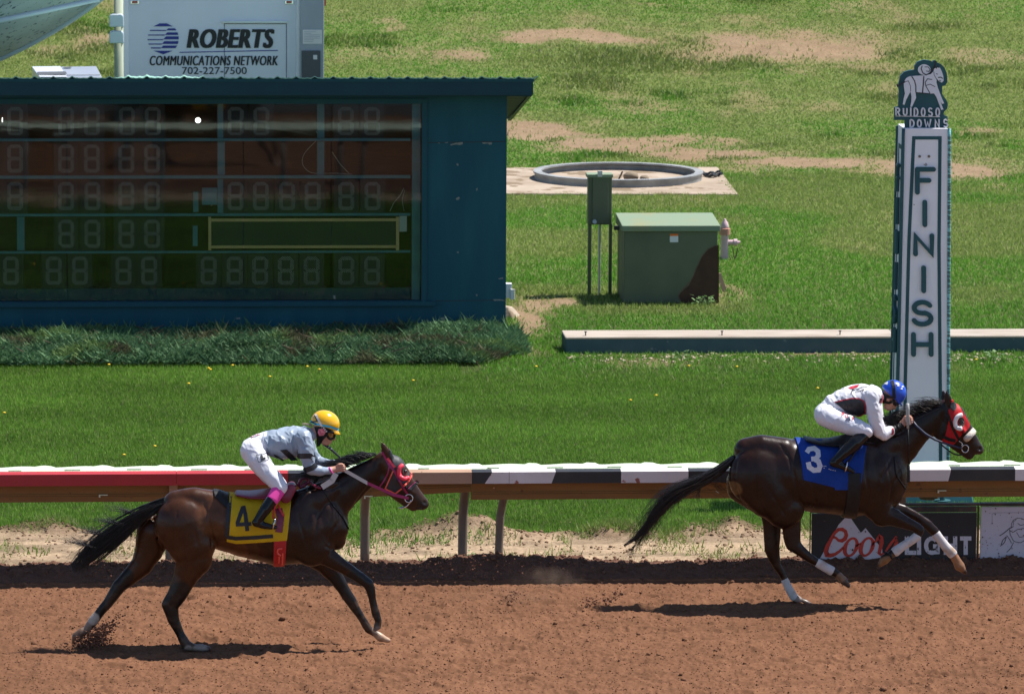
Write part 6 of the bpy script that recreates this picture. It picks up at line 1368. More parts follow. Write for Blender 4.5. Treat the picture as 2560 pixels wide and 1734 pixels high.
    G3 = shell(F, mp(H3, [(1318,600),(1392,600),(1388,700),(1378,880),(1370,905),(1300,905),(1310,780)]), Y0, .020); V, Q = G3.mesh(); net_obj('girth', V, Q, M['leather_black'], h)
    sc = [(c([(1105,438,0,10,9),(1170,455,0,13,8),(1250,458,0,18,7),(1340,445,0,26,5),(1400,425,0,24,4)]), .02), (c([(1330,500,-.235,40,.3),(1380,470,-.22,40,.35)]), .02), (c([(1330,500,.235,40,.3),(1380,470,.22,40,.35)]), .02)]
    V, Q = field_for(sc, .007).mesh(); net_obj('saddle', V, Q, M['leather_black'], h)
    hd = mp(B6, [(1150,235),(1180,235),(1270,300),(1345,440),(1465,640),(1452,695),(1330,800),(1290,870),(1250,920),(1180,1000),(995,935),(1060,800),(1110,560),(1100,400),(1140,370)])
    m_r = mat('red_blinker_hood', (.50,.008,.012), .6, (.38,.006,.01), 8, spec=.3, bump=.15, bscale=50); G4 = shell(F, hd, Y0, .008, h=.004); V, Q = G4.mesh(); hood = net_obj('hood', V, Q, m_r, h)
    class U:
        lo = F.lo; h = F.h; n = F.n
        @staticmethod
        def sample(P): return np.minimum(F.sample(P), G4.sample(P))
    on = lambda off: (lambda A: Field.hit(U, A, off))
    mb = MB(); mb.ribbon(mp(B6, [(975,275),(1080,430),(1140,560),(1182,700),(1260,850),(1335,975)]), 42*B6[2], on(.008), 2.5); mirror_y(mb, Y0); br = mb.build('bridle', M['leather_black'], h)
    def strap(L, wpx, name, off=.007, m=M['leather_black'], par=None):
        mb = MB(); mb.ribbon(mp(B6, L), wpx*B6[2], on(off), 2.5); mirror_y(mb, Y0); return mb.build(name, m, par or br)
    strap([(1078,430),(1072,620),(1010,780),(965,905)], 44, 'throat_latch'); hs = MB(); hs.ribbon(mp(B6, [(1030,855),(1130,905),(1240,930)]), 55*B6[2], on(.009), 2.5); hs.build('hood_strap', M['leather_black'], hood); strap([(1330,700),(1350,800),(1420,880),(1440,960)], 20, 'cheek_strap', .006)
    mb = MB(); mb.prism(mp(B6, [(1205+52*math.cos(a), 362+72*math.sin(a)) for a in np.linspace(0, 6.28, 15)[:-1]]), on(.010), (0, .006, 0)); mb.build('ear_mesh', mat('black_ear_mesh', (.05,.05,.055), .6, (.012,.012,.013), 120), hood)
    mb = MB(); mb.prism(mp(B6, [(1340+50*math.cos(a), 622+82*math.sin(a)) for a in np.linspace(0, 6.28, 15)[:-1]]), on(.009), (0, .006, 0)); mb.build('eye_opening', mat('dark_eye_socket', (.03,.018,.012), .5), hood)
    mb = MB(); tube_on(mb, mp(B6, [(1345,500),(1275,520),(1228,600),(1238,690),(1285,730),(1345,725)]), .021, on(.012)); mb.build('blinker_cup', mat('white_blinker_cup', (.74,.72,.72), .35, spec=.5), hood, smooth=True)
    e_ = Field.hit(U, mp(B6, [(1348,622)]), .006)[0]; mb = MB(); mb.lathe(e_+np.array([0, 0, -.016]), [(.002, 0), (.012, .005), (.016, .016), (.012, .027), (.002, .032)], 14); mb.build('eye', M['eye'], h, smooth=True)
    mb = MB(); P = mp(B6, [(1410,900),(1450,865),(1490,822),(1528,785)]); V = on(.02)(np.array(P)); far = V.copy(); far[:, 1] = 2*Y0-far[:, 1]; mb.tube(np.concatenate([V, far[::-1]]), .030, 12); mb.build('shadow_roll', mat('white_fleece_roll', (.66,.60,.54), .95, (.52,.46,.40), 60, bump=.8, bscale=120), br, smooth=True)
    mb = MB(); cc = Field.hit(U, mp(B6, [(1395,1055)]), .014)[0]; t = np.linspace(0, 2*math.pi, 25); mb.tube([cc+np.array([.032*math.cos(a), -.002, .036*math.sin(a)]) for a in t], .006, 6, cap=False); mirror_y(mb, Y0); mb.build('bit', M['steel'], br, smooth=True)
    mb = MB(); tube_on(mb, mp(B6, [(1295,930),(1330,950),(1355,985),(1335,1005)]), .006, on(.012)); mb.build('buckle', M['steel'], br, smooth=True)
    m_nv = mat('navy_rein', (.012,.020,.055), .5, spec=.5)
    for s in (-1, 1):
        L = mp(B6, [(500,560),(600,690),(740,815),(900,908),(1060,968),(1200,1012),(1340,1055)]); dys = [.10, .14, .15, .15, .13, .11, .07]; P = np.array([at(*q, Y0+s*d_) for q, d_ in zip(L, dys)]); mb = MB(); mb.tube(P, [.013, .013, .013, .011, .010, .010, .009], 8); mb.build('rein', m_nv, br, smooth=True)
    mb = MB(); tube_on(mb, mp(B6, [(1000,985),(1120,1085),(1200,1140),(1300,1168),(1400,1130)]), .007, lambda A: atN(A, Y0-.09)); mb.build('curb_strap', M['leather_black'], br, smooth=True)
    mb = MB(); tube_on(mb, mp(H3, [(1600,540),(1606,600),(1612,645),(1665,722)]), .007, F.on(.006)); mirror_y(mb, Y0); mb.build('martingale_strap', M['leather_black'], h)
    for P in ([(1040,590),(1080,520),(1150,490),(1215,505)], [(960,600),(1010,560),(1080,590),(1150,610)]):
        mb = MB(); tube_on(mb, mp(Z5, P), .010, lambda A: atN(A, Y0+.04)); mb.build('yoke', M['leather_black'], h, smooth=True)
    return h, F
horse3, F3 = build_horse3()
# ------------------------------------------------------------------ the riders
def rider(label, m, Y0, torso, pelvis, neckhead, legs, arms, hands, helmet, brim, mats_, wrn):
    """each limb is a chain of measured joints; clothing is grown a little larger than the body it covers"""
    x, y = mp(m, [helmet[:2]])[0]; base = at(*mp(m, [pelvis[0][:2]])[0], Y0)
    t = thing('person', label, 'jockey', (base[0], Y0, base[2]-.25))
    ch = [(CH(m, torso, Y0, -.012), .03), (CH(m, pelvis, Y0, -.012), .03)] + [(CH(m, c_, Y0, 0), k) for c_, k in neckhead]
    ch += [(CH(m, l, Y0, -.010), .02) for l in legs['thigh']] + [(CH(m, l, Y0, -.010), .015) for l in legs['shin']] + [(CH(m, l, Y0, -.010), .015) for l in legs['foot']]
    ch += [(CH(m, a, Y0, -.008), .02) for a in arms] + [(CH(m, f, Y0, 0), k) for f, k in hands]
    F = field_for(ch, .0048); V, Q = F.mesh(); net_obj('body', V, Q, M['skin'], t, None, 1)
    sh = add_wr(field_for([(CH(m, torso, Y0), .035)]+[(CH(m, a, Y0), .03) for a in arms], .0058), wrinkle(9, .0085, wrn)); V, Q = sh.mesh(); so_ = net_obj('shirt', V, Q, mats_['shirt'], t)
    br = add_wr(field_for([(CH(m, pelvis, Y0, .002), .03)]+[(CH(m, l, Y0, .002), .03) for l in legs['thigh']], .0058), wrinkle(8, .0065, wrn+3)); V, Q = br.mesh(); bo = net_obj('breeches', V, Q, mats_['breeches'], t)
    bt = []
    for l, f in zip(legs['boot'], legs['foot']):
        B = field_for([(CH(m, l, Y0), .012), (CH(m, f, Y0), .015)], .0055); V, Q = B.mesh(); bt.append((net_obj('boot', V, Q, M['boot'], t), B))
    hx, hy, hrx, hry = helmet; hc = at(*mp(m, [(hx, hy)])[0], Y0); k = m[2]/ppm(*mp(m, [(hx, hy)])[0], Y0)
    bm = bmesh.new(); bmesh.ops.create_uvsphere(bm, u_segments=40, v_segments=28, radius=1); HV = np.array([v.co[:] for v in bm.verts]); HF_ = [[v.index for v in f.verts] for f in bm.faces]; bm.free()
    HV = HV*np.array([hrx*k, hrx*k*.86, hry*k]); ca, sa = math.cos(brim[4]), math.sin(brim[4]); HV = np.stack([HV[:, 0]*ca-HV[:, 2]*sa, HV[:, 1], HV[:, 0]*sa+HV[:, 2]*ca], 1)
    up = np.array([-sa, 0, ca]); hgt = HV@up; cut = -.30*hry*k; HV = HV+np.outer(np.where(hgt < cut, (cut-hgt)*.92, 0), up)
    mb = MB(); mb.add(HV+hc, HF_); he = mb.build('helmet', mats_['helmet'], t, smooth=True)
    fw = np.array([ca, 0, sa]); mb = MB(); nb = 22; V = []
    for j in range(nb+1):
        a = R(-62+124*j/nb); ed = fw*math.cos(a)*hrx*k*.97+np.array([0, math.sin(a)*hrx*k*.86*.97, 0]); ln = brim[5]*k*math.cos(a*1.25)
        for q, dz in ((0, -.20), (1, brim[6])): V.append(hc+ed+fw*ln*q+up*hry*k*dz)
    V = np.array(V); N_ = len(V); mb.add(np.concatenate([V, V-up*.007]), [(2*j, 2*j+1, 2*j+3, 2*j+2) for j in range(nb)]+[(2*j+N_, 2*j+2+N_, 2*j+3+N_, 2*j+1+N_) for j in range(nb)]+[(2*j+1, 2*j+1+N_, 2*j+3+N_, 2*j+3) for j in range(nb)])
    mb.build('brim', mats_['helmet'], he, smooth=True)
    HFd = Field(hc-.22, hc+.22, .006); X, Y, Z = np.meshgrid(*HFd.ax, indexing='ij'); P = np.stack([X, Y, Z], -1)-hc; lx_ = P@fw; lz = P@up; HFd.d = ((np.sqrt((lx_/(hrx*k))**2+(P[..., 1]/(hrx*k*.86))**2+(lz/(hry*k))**2)-1)*hrx*k).astype(np.float32)
    class U:
        lo = np.minimum(F.lo, HFd.lo); h = F.h; n = F.n+40
        @staticmethod
        def sample(P): return np.minimum(F.sample(P), HFd.sample(P))
    return t, F, sh, br, bt, he, so_, bo, (lambda off: (lambda A: Field.hit(U, A, off)))
def patch(m, L, f3, name, mt, par, dy=.003, sub=3):
    """flat cloth patch laid on a garment: photo polygon cut into strips so that it follows the cloth"""
    P = np.array(mp(m, L)); c_ = P.mean(0); mb = MB(); n = len(P); rows = [c_+(P-c_)*s for s in np.linspace(.02, 1, sub+2)]
    A = np.concatenate(rows); V = f3(A); mb.add(V, [(i*n+j, i*n+(j+1) % n, (i+1)*n+(j+1) % n, (i+1)*n+j) for i in range(sub+1) for j in range(n)]+[tuple(range(n))[::-1]])
    return mb.build(name, mt, par, smooth=True)
def dense(L, n=6):
    out = []
    for a, b in zip(L, L[1:]+L[:1]): out += [(a[0]+(b[0]-a[0])*i/n, a[1]+(b[1]-a[1])*i/n) for i in range(n)]
    return out
m_blk = mat('black_silk', (.014,.015,.019), .45, (.022,.023,.027), 6, spec=.4)
def fist(m, cx, cy, dY, s, rot=0.0, away=.05):
    """closed hand: palm, four fingers of different length curled round the rein, thumb from the side of the palm"""
    ch = []; k = 1.0
    def pt(x, y, d, r, q=1.0):
        X_ = cx+s*(x*math.cos(rot)-y*math.sin(rot)); Y_ = cy+s*(x*math.sin(rot)+y*math.cos(rot)); return (X_, Y_, dY+d, r*s, q)
    ch.append(([pt(-40, 0, 0, 34, .8), pt(0, -2, 0, 40, .62), pt(20, 0, 0, 38, .55)], .012))
    for i, (ln, yo) in enumerate(((1.0, -33), (1.12, -11), (1.04, 11), (.84, 31))):
        ch.append(([pt(16, yo, -.012, 15), pt(42*ln, yo*1.03, -.020, 13), pt(56*ln, yo*1.0+4, away*.1, 12), pt(40*ln, yo+7, away*.55, 11), pt(22, yo+8, away*.6, 10)], .004))
    ch.append(([pt(-28, -26, -.012, 17), pt(4, -47, -.018, 14), pt(40, -44, -.008, 11)], .006))
    return ch
# --- rider of the bay: grey shirt with black bars, yellow cap
silk = mat('grey_silk', (.30,.36,.44), .40, (.25,.305,.39), 4, spec=.45); pink = mat('pink_sock', (.80,.055,.36), .7)
TH = lambda s: [(310,555,s*.10,122,1.0),(365,650,s*.14,118,1.0),(450,755,s*.18,103,1.0),(560,880,s*.24,86,1.0),(618,950,s*.265,76,1.0)]
SHN = lambda s: [(615,955,s*.265,72,1.0),(545,1065,s*.31,64,1.0),(455,1190,s*.335,60,1.0),(378,1300,s*.345,46,1.0)]
FT = lambda s: [(352,1338,s*.345,44,1.0),(430,1365,s*.345,40,1.1),(510,1382,s*.345,31,1.3),(562,1388,s*.345,22,1.3)]
BT = lambda s: [(525,1090,s*.315,66,1.0),(455,1190,s*.335,63,1.0),(380,1298,s*.345,50,1.0),(362,1330,s*.345,48,1.0)]
r4, FR4, SH4, BR4, BT4, HE4, so4, bo4, on4 = rider('jockey in grey shirt with black bars and yellow helmet, crouching on the bay horse', Z4, Y4,
    torso=[(490,462,0,122,1.30),(560,465,0,148,1.25),(660,470,0,172,1.18),(790,452,0,165,1.2),(870,400,0,108,1.6),(930,380,0,78,1.3)],
    pelvis=[(310,535,0,122,1.35),(390,480,0,112,1.35),(470,458,0,118,1.25)],
    neckhead=[([(920,385,0,62,1),(1020,345,0,58,1)], .03), ([(1085,300,0,112,.85),(1120,320,0,105,.85)], .02), ([(1110,400,0,72,.85),(1130,430,0,55,.85)], .03), ([(1090,452,0,34,1.0),(1125,465,0,24,1.0)], .02), ([(1190,400,0,12,1),(1206,422,0,16,1.1)], .012), ([(1162,446,0,14,1.6)], .008), ([(1152,462,0,13,1.4)], .008), ([(1050,350,-.078,24,.35)], .01), ([(1050,350,.078,24,.35)], .01)],
    legs={'thigh': [TH(-1), TH(1)], 'shin': [SHN(-1), SHN(1)], 'foot': [FT(-1), FT(1)], 'boot': [BT(-1), BT(1)]},
    arms=[[(868,410,-.17,92,1.0),(895,530,-.20,84,1.0),(925,700,-.21,66,1.0),(945,755,-.21,60,1.0),(1060,775,-.17,52,1.0),(1160,768,-.11,42,1.0)], [(880,400,.17,90,1.0),(930,540,.20,78,1.0),(1005,670,.21,60,1.0),(1110,690,.15,46,1.0),(1200,690,.09,38,1.0)]],
    hands=[([(1150,765,-.11,36,1.0),(1220,752,-.095,34,1.0)], .015)]+fist(Z4, 1262, 745, -.09, .95, -.25)+[([(1190,690,.09,32,1.0),(1260,690,.08,30,1.0)], .015)]+fist(Z4, 1290, 695, .075, .9, -.1),
    helmet=(1106, 248, 162, 138), brim=(0, 0, 0, 0, R(-20), 42, -.42),
    mats_={'shirt': silk, 'breeches': M['white_cloth'], 'helmet': mat('glossy_yellow_helmet', (.78,.42,.008), .18, spec=.5, coat=.4)}, wrn=701)
patch(Z4, dense([(608,545),(688,538),(812,655),(735,662)]), SH4.on(.006), 'black_bar', m_blk, so4); patch(Z4, dense([(545,590),(600,620),(660,655),(640,664),(560,628)]), SH4.on(.006), 'black_bar', m_blk, so4)
for L in ([(800,612),(870,610),(945,608),(1000,650)], [(870,770),(920,755),(965,740),(1010,700)]):
    mb = MB(); mb.ribbon(mp(Z4, L), [13, 13, 12], SH4.on(.006), 2.5); mb.build('arm_band', m_blk, so4)
mb = MB(); mb.ribbon(mp(Z4, [(352,598),(472,575),(486,648),(380,675),(352,598)]), 1.4, BR4.on(.005), 2); pt_ = mb.build('letter_badge', m_blk, bo4)
mb = MB(); mb.ribbon(mp(Z4, [(408,600),(418,642),(455,630)]), [6, 7, 5], BR4.on(.006), 2); mb.build('badge_letter', m_blk, pt_)
mb = MB(); mb.ribbon(mp(Z4, [(440,340),(420,440),(500,470),(540,600)]), 1.5, BR4.on(.006), 2); mb.build('waist_seam', silk, bo4)
mb = MB(); mb.ribbon(mp(Z4, [(290,405),(340,385),(400,365)]), 4, BR4.on(.004), 2); mb.build('waist_print', mat('maroon_print', (.32,.03,.07), .7, (.7,.66,.7), 90, mixlo=.45, mixhi=.5), bo4)
for s in (-1, 1):
    V, Q = field_for([(CH(Z4, [(600,975,s*.27,72,1.0),(535,1080,s*.31,66,1.0)], Y4, .004), .01)], .006).mesh(); net_obj('sock', V, Q, pink, r4)
mb = MB(); tube_on(mb, mp(Z4, [(1152,735),(1165,765),(1190,800)]), .007, SH4.on(.006)); mb.build('wristband', pink, so4)
mb = MB(); mb.ribbon(mp(Z4, [(940,228),(1000,258),(1080,275),(1160,290),(1255,322)]), 5.2, on4(.004), 2.5); hb = mb.build('helmet_band', mat('turquoise_band', (.05,.45,.62), .4), HE4)
mb = MB(); mb.ribbon(mp(Z4, [(1000,150),(1035,220),(1070,290),(1130,355)]), 5.0, on4(.006), 2.5); mb.build('goggle_strap', mat('white_strap', (.68,.66,.66), .5), HE4)
mb = MB(); mb.ribbon(mp(Z4, [(990,165),(1020,230),(950,235),(1010,262)]), 2.6, on4(.005), 2.5); mb.build('strap', M['leather_black'], HE4)
patch(Z4, dense([(985,290),(1060,288),(1120,300),(1195,330),(1200,362),(1130,360),(1118,400),(1080,440),(1045,500),(1015,510),(1010,440),(1010,370)]), on4(.006), 'helmet_lining', M['leather_black'], HE4)
patch(Z4, dense([(1035,315),(1090,310),(1112,350),(1090,385),(1040,390),(1025,350)]), on4(.009), 'ear_cover', mat('pink_ear_cover', (.55,.10,.17), .7, (.75,.3,.36), 40), HE4)
mb = MB(); tube_on(mb, mp(Z4, [(1128,350),(1130,400),(1170,430),(1205,405),(1208,365)]), .012, on4(.008)); tube_on(mb, mp(Z4, [(1130,345),(1180,345),(1208,362)]), .012, on4(.008)); gg = mb.build('goggles', M['leather_black'], r4, smooth=True)
patch(Z4, dense([(1142,360),(1195,362),(1192,405),(1160,412),(1142,395)]), on4(.012), 'goggle_lens', mat('amber_lens', (.36,.20,.05), .1, (.05,.04,.03), 25, spec=.7), gg)
rg = np.random.default_rng(5); hs = [(atN(mp(Z4, [(950+rg.normal(0, 6), 275+rg.normal(0, 6)), (910, 258+rg.normal(0, 5)), (865+rg.normal(0, 12), 258+rg.normal(0, 8))]), Y4+rg.normal(0, .02)), .002) for _ in range(40)]
strands(hs, mat('fair_hair', (.42,.34,.25), .5), 'hair', r4)
# stirrups belong to the saddles
def stirrup(m, Y0, L, c_, par, m1, r=.045):
    for s in (-1, 1):
        P = np.array([at(*q, Y0+s*.33) for q in mp(m, L)]); mb = MB(); mb.tube(P, .010, 6); st = mb.build('stirrup_leather', m1, par)
        c0 = at(*mp(m, [c_])[0], Y0+s*.35); t = np.linspace(0, 2*math.pi, 21); mb = MB(); mb.tube([c0+np.array([r*.25*math.sin(a), r*1.0*math.cos(a), r*1.1*math.sin(a)]) for a in t], .007, 6, cap=False); mb.build('stirrup_iron', M['steel'], st, smooth=True)
stirrup(Z4, Y4, [(575,1110),(545,1200),(540,1290)], (545,1345), [o for o in bpy.data.objects if o.name.startswith('saddle') and 'cloth' not in o.name and o.parent == horse4][0], mat('red_strap', (.55,.02,.025), .5))
mb = MB(); mb.ribbon(mp(Z4, [(590,1140),(615,1200),(655,1265)]), 5, lambda A: F4.hit(A, .035), 3); mb.build('strap_end', mat('red_strap_end', (.62,.03,.03), .5), horse4)
mb = MB(); P = [at(*q, Y4+.02) for q in mp(Z4, [(1080,470),(1170,535),(1310,665),(1330,760)])]; mb.tube(P, [.013, .012, .006, .005], 8); wh = mb.build('whip', mat('black_whip', (.02,.02,.024), .4, (.3,.3,.3), 60, mixlo=.6, mixhi=.65), smooth=True); tag(wh, 'short black riding whip tilted below the chin of the yellow helmeted jockey', 'whip')
# --- rider of the dark horse: white shirt with black side panels, blue cap
wsh = mat('white_silk', (.74,.73,.77), .5, (.69,.68,.72), 4, spec=.4)
TH = lambda s: [(285,548,s*.10,118,1.0),(400,600,s*.15,116,1.0),(560,655,s*.19,108,1.0),(700,700,s*.25,92,1.0),(765,728,s*.265,80,1.0)]
SHN = lambda s: [(760,745,s*.265,72,1.0),(640,860,s*.31,76,1.0),(520,970,s*.335,62,1.0),(445,1040,s*.345,50,1.0)]
FT = lambda s: [(385,1095,s*.345,48,1.0),(470,1120,s*.345,46,1.1),(550,1160,s*.345,36,1.2),(615,1192,s*.345,22,1.3)]
BT = lambda s: [(725,785,s*.275,74,1.0),(640,862,s*.31,80,1.0),(520,970,s*.335,68,1.0),(440,1045,s*.345,56,1.0),(405,1080,s*.345,52,1.0)]
r3_, FR3, SH3, BR3, BT3, HE3, so3, bo3, on3 = rider('jockey in white shirt and blue helmet, crouching low on the dark brown horse', Z5, Y3,
    torso=[(400,428,0,128,1.30),(470,405,0,142,1.25),(590,375,0,170,1.16),(720,362,0,178,1.16),(840,320,0,122,1.5),(900,315,0,82,1.3)],
    pelvis=[(285,530,0,118,1.35),(340,480,0,118,1.35),(400,440,0,118,1.3)],
    neckhead=[([(900,330,0,62,1),(985,335,0,58,1)], .03), ([(1060,320,0,112,.85),(1085,345,0,100,.85)], .02), ([(1050,410,0,68,.85),(1050,435,0,50,.85)], .03), ([(1000,448,0,32,1.0),(1020,470,0,22,1.0)], .02), ([(1100,440,0,12,1),(1098,468,0,15,1.1)], .012), ([(1050,474,0,13,1.6)], .008), ([(1036,482,0,12,1.4)], .008), ([(1022,362,-.078,24,.35)], .01), ([(1022,362,.078,24,.35)], .01)],
    legs={'thigh': [TH(-1), TH(1)], 'shin': [SHN(-1), SHN(1)], 'foot': [FT(-1), FT(1)], 'boot': [BT(-1), BT(1)]},
    arms=[[(842,335,-.18,98,1.0),(858,470,-.21,92,1.0),(875,600,-.22,84,1.0),(925,735,-.21,76,1.0),(960,765,-.205,68,1.0),(1030,735,-.175,62,1.0),(1062,722,-.16,54,1.0)], [(850,335,.18,95,1.0),(880,500,.21,82,1.0),(930,690,.21,66,1.0),(1090,670,.15,48,1.0)]],
    hands=[([(1050,725,-.16,42,1.0),(1130,685,-.135,38,1.0),(1185,650,-.12,38,1.0)], .015)]+fist(Z5, 1235, 612, -.115, 1.12, -.42)+[([(1080,672,.15,36,1.0),(1180,610,.10,34,1.0)], .015)]+fist(Z5, 1220, 592, .09, 1.0, -.2),
    helmet=(1083, 282, 152, 146), brim=(0, 0, 0, 0, R(-42), 34, -.30),
    mats_={'shirt': wsh, 'breeches': M['white_cloth'], 'helmet': mat('blue_helmet_cover', (.010,.070,.50), .35, (.008,.055,.40), 6, spec=.5)}, wrn=721)
pl = patch(Z5, dense([(402,398),(470,378),(600,352),(680,355),(735,385),(752,440),(752,520),(690,552),(600,540),(530,505),(470,450)]), SH3.on(.006), 'side_panel', mat('black_quilted_panel', (.020,.022,.024), .5, (.04,.042,.046), 14, bump=.6, bscale=26), so3, sub=6)
m_rp = mat('red_piping', (.48,.018,.04), .5); mb = MB(); mb.ribbon(mp(Z5, [(402,395),(470,374),(600,348),(682,350),(738,380),(756,440),(754,522),(690,556),(655,556)]), 2.8, SH3.on(.008), 2.5); mb.build('piping', m_rp, so3)
patch(Z5, dense([(555,225),(600,205),(690,186),(670,215),(600,240)]), SH3.on(.006), 'red_print', m_rp, so3, sub=4)
for L in ([(590,300),(600,260),(640,240),(690,230),(740,215),(800,208)], [(640,270),(700,262),(745,235),(720,270)], [(600,250),(625,235)]):
    mb = MB(); mb.ribbon(mp(Z5, L), 1.4, SH3.on(.006), 2); mb.build('script_print', m_blk, so3)
mb = MB(); mb.ribbon(mp(Z5, [(945,330),(940,360),(930,400)]), 7, SH3.on(.006), 2); mb.build('collar', m_blk, so3)
mb = MB(); mb.ribbon(mp(Z5, [(950,300),(955,340),(945,405)]), 2.0, SH3.on(.009), 2); mb.build('collar_edge', m_rp, so3)
for ch_, x0, y0 in (('P', 482, 510), ('U', 522, 528), ('F', 600, 560)):
    q = mp(Z5, [(x0, y0), (x0+34, y0+42)]); mb = MB(); glyph(mb, ch_, q[0][0], q[0][1], q[1][0], q[1][1], 1.7, BR3.on(.006)); mb.build('leg_letter', m_rp, bo3)
patch(Z5, dense([(548,570),(575,545),(586,610),(520,600),(530,588)]), BR3.on(.006), 'leg_emblem', mat('navy_emblem', (.03,.04,.10), .6), bo3)
V, Q = field_for([(CH(Z5, [(1082,713,-.155,46,1.0),(1140,682,-.13,43,1.0),(1165,668,-.125,41,1.0)], Y3, .003), .01)], .005).mesh(); wb = net_obj('wrist_guard', V, Q, M['leather_black'], r3_)
for x_, y_ in ((1100,705), (1125,692), (1150,680)):
    mb = MB(); c0 = at(*mp(Z5, [(x_, y_)])[0], Y3-.145); t = np.linspace(0, 2*math.pi, 17); d = np.array([.10, .05, .05]); mb.tube([c0+.040*(math.cos(a)*np.array([-.45, 0, .9])+math.sin(a)*np.array([.2, -.95, .1])) for a in t], .004, 5, cap=False); mb.build('strap', M['boot'], wb)
mb = MB(); mb.ribbon(mp(Z5, [(1072,690),(1080,735),(1062,770)]), 4.5, SH3.on(.006), 2); mb.build('cuff', m_rp, so3)
patch(Z5, dense([(1212,580),(1262,560),(1285,650),(1240,665)]), FR3.on(.006), 'white_tape', mat('white_tape', (.66,.65,.68), .6), r3_)
mb = MB(); mb.ribbon(mp(Z5, [(1062,140),(1085,210),(1085,280),(1092,350)]), 7.5, on3(.006), 2.5); mb.build('goggle_strap', M['leather_black'], HE3)
for x_, y_ in ((985,180), (1005,170), (1120,180), (1135,205), (1185,215), (1175,240), (1130,190), (1000,185)):
    mb = MB(); mb.ribbon(mp(Z5, [(x_-9, y_), (x_+6, y_-8), (x_+9, y_+4)]), 2.2, on3(.006), 2); mb.build('helmet_print', M['white'], HE3)
patch(Z5, dense([(940,265),(1000,300),(1075,335),(1070,352),(1000,348),(990,395),(965,420),(945,360)]), on3(.007), 'helmet_lining', M['leather_black'], HE3)
mb = MB(); mb.ribbon(mp(Z5, [(985,395),(1030,405),(1075,385),(1090,360)]), 5, on3(.008), 2); mb.build('chin_strap', M['leather_black'], HE3)
mb = MB(); tube_on(mb, mp(Z5, [(1080,365),(1085,410),(1110,425),(1135,410)]), .013, on3(.010)); gg = mb.build('goggles', M['leather_black'], r3_, smooth=True)
patch(Z5, dense([(1088,375),(1125,395),(1122,425),(1095,420)]), on3(.012), 'goggle_lens', mat('dark_lens', (.03,.03,.035), .08, spec=.7), gg)
stirrup(Z5, Y3, [(740,830),(640,960),(560,1080)], (530,1135), [o for o in bpy.data.objects if o.name.startswith('saddle') and 'cloth' not in o.name and o.parent == horse3][0], M['leather_black'])
Yw3 = Y3-.175; wp = thing('whip', 'long black whip with a pale grip held upright in the blue helmeted jockeys hand', 'whip', at(*mp(Z5, [(1250,760)])[0], Yw3))
mb = MB(); mb.tube([at(*q, Yw3) for q in mp(Z5, [(1243,408),(1245,480),(1246,560),(1248,700)])], [.017, .018, .016, .012], 10); mb.build('grip', mat('grey_whip_grip', (.36,.37,.36), .5, (.25,.26,.26), 40), wp, smooth=True)
mb = MB(); mb.tube([at(*q, Yw3) for q in mp(Z5, [(1248,702),(1254,900),(1256,1110)])], [.010, .006, .006], 8); mb.build('stem', M['leather_black'], wp, smooth=True)
mb = MB(); mb.tube([at(*q, Yw3) for q in mp(Z5, [(1256,1106),(1257,1140),(1258,1300),(1258,1318)])], [.008, .013, .013, .009], 8); mb.build('flap', m_blk, wp, smooth=True)
# ------------------------------------------------------------------ dirt thrown up by the hooves (uncountable)
P, S = [], []
def spray(cx, cy, sx, sy, n, Y0, tilt=0, smin=.004, smax=.014):
    for _ in range(n):
        u, v = RNG.normal(0, 1, 2); px_ = cx+u*sx+v*sy*tilt; py_ = cy+v*sy; Y = Y0+RNG.normal(0, .12); p = at(px_, py_, Y)
        if p[2] > .005: P.append(p); S.append(RNG.uniform(smin, smax)*RNG.beta(1.5, 2.5)*1.6)
hx, hy = mp(HL, [(400, 1350)])[0]
spray(hx-6, hy+8, 24, 14, 1100, Y4+.1); spray(hx+22, hy-14, 13, 22, 900, Y4+.1, -.8); spray(hx-40, hy+22, 18, 7, 380, Y4+.1)
spray(1275, 1492, 14, 10, 110, Y3+.2); spray(1480, 1508, 14, 7, 130, Y3); spray(1530, 1490, 12, 12, 120, Y3, -.6)
spray(1180, 1420, 130, 26, 260, Y3+.3, 0, .003, .009); spray(700, 1410, 250, 30, 130, Y4+.6, 0, .003, .009); spray(1080, 1210, 150, 45, 36, Y3, 0, .003, .009); spray(450, 1430, 120, 40, 40, Y4, 0, .004, .016)
o = clods('kicked_up_dirt', np.array(P), np.array(S), mat('flying_dirt', (.20,.095,.06), .95, (.13,.06,.04), 9, spec=.08), .9); tag(o, kind='stuff')
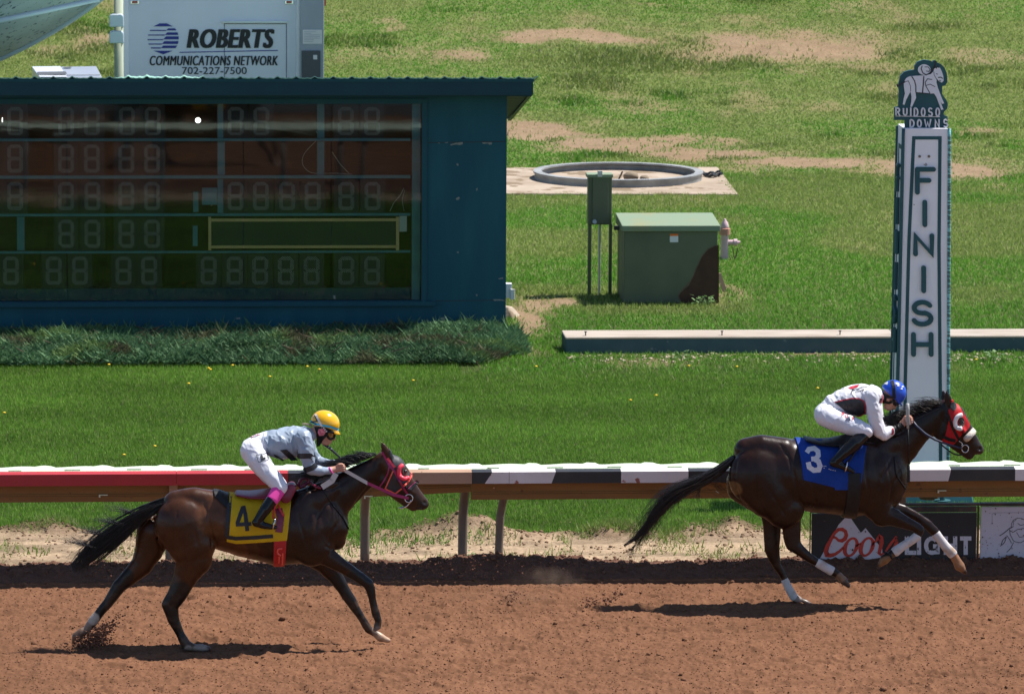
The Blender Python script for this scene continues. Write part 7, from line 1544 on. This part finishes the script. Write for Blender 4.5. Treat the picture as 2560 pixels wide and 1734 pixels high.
# ------------------------------------------------------------------ faint dust hanging behind the leading horse
def dust(px_, py_, Y, rx_, ry_, rz_, dens, lab):
    c = at(px_, py_, Y); bm = bmesh.new(); bmesh.ops.create_icosphere(bm, subdivisions=3, radius=1); V = np.array([v.co[:] for v in bm.verts]); F = [[v.index for v in f.verts] for f in bm.faces]; bm.free()
    mb = MB(); mb.add(V*np.array([rx_, ry_, rz_])+c, F); m = bpy.data.materials.new('airborne_dust'); m.use_nodes = True; n = m.node_tree.nodes; l = m.node_tree.links; n.clear()
    out = n.new('ShaderNodeOutputMaterial'); pv = n.new('ShaderNodeVolumePrincipled'); pv.inputs['Color'].default_value = (.62, .42, .30, 1); pv.inputs['Anisotropy'].default_value = .2
    tc = n.new('ShaderNodeTexCoord'); ln = n.new('ShaderNodeVectorMath'); ln.operation = 'LENGTH'; mpn = n.new('ShaderNodeMapping'); mpn.inputs['Scale'].default_value = (2, 2, 2); mpn.inputs['Location'].default_value = (-1, -1, -1)
    l.new(tc.outputs['Generated'], mpn.inputs[0]); l.new(mpn.outputs[0], ln.inputs[0]); mr = n.new('ShaderNodeMapRange'); mr.inputs[1].default_value = 1.0; mr.inputs[2].default_value = .1; mr.inputs[3].default_value = 0; mr.inputs[4].default_value = dens
    no = n.new('ShaderNodeTexNoise'); no.inputs['Scale'].default_value = 4.5; no.inputs['Detail'].default_value = 3; l.new(tc.outputs['Object'], no.inputs['Vector']); m2 = n.new('ShaderNodeMapRange'); m2.inputs[1].default_value = .38; m2.inputs[2].default_value = .7
    mu = n.new('ShaderNodeMath'); mu.operation = 'MULTIPLY'; l.new(ln.outputs['Value'], mr.inputs[0]); l.new(no.outputs[0], m2.inputs[0]); l.new(mr.outputs[0], mu.inputs[0]); l.new(m2.outputs[0], mu.inputs[1]); l.new(mu.outputs[0], pv.inputs['Density']); l.new(pv.outputs[0], out.inputs['Volume'])
    o = mb.build('dust', m); tag(o, kind='stuff')
dust(1365, 1445, Y3+.35, .40, .16, .13, 3.2, '')
dust(1270, 1490, Y3+.2, .6, .2, .10, 1.2, '')
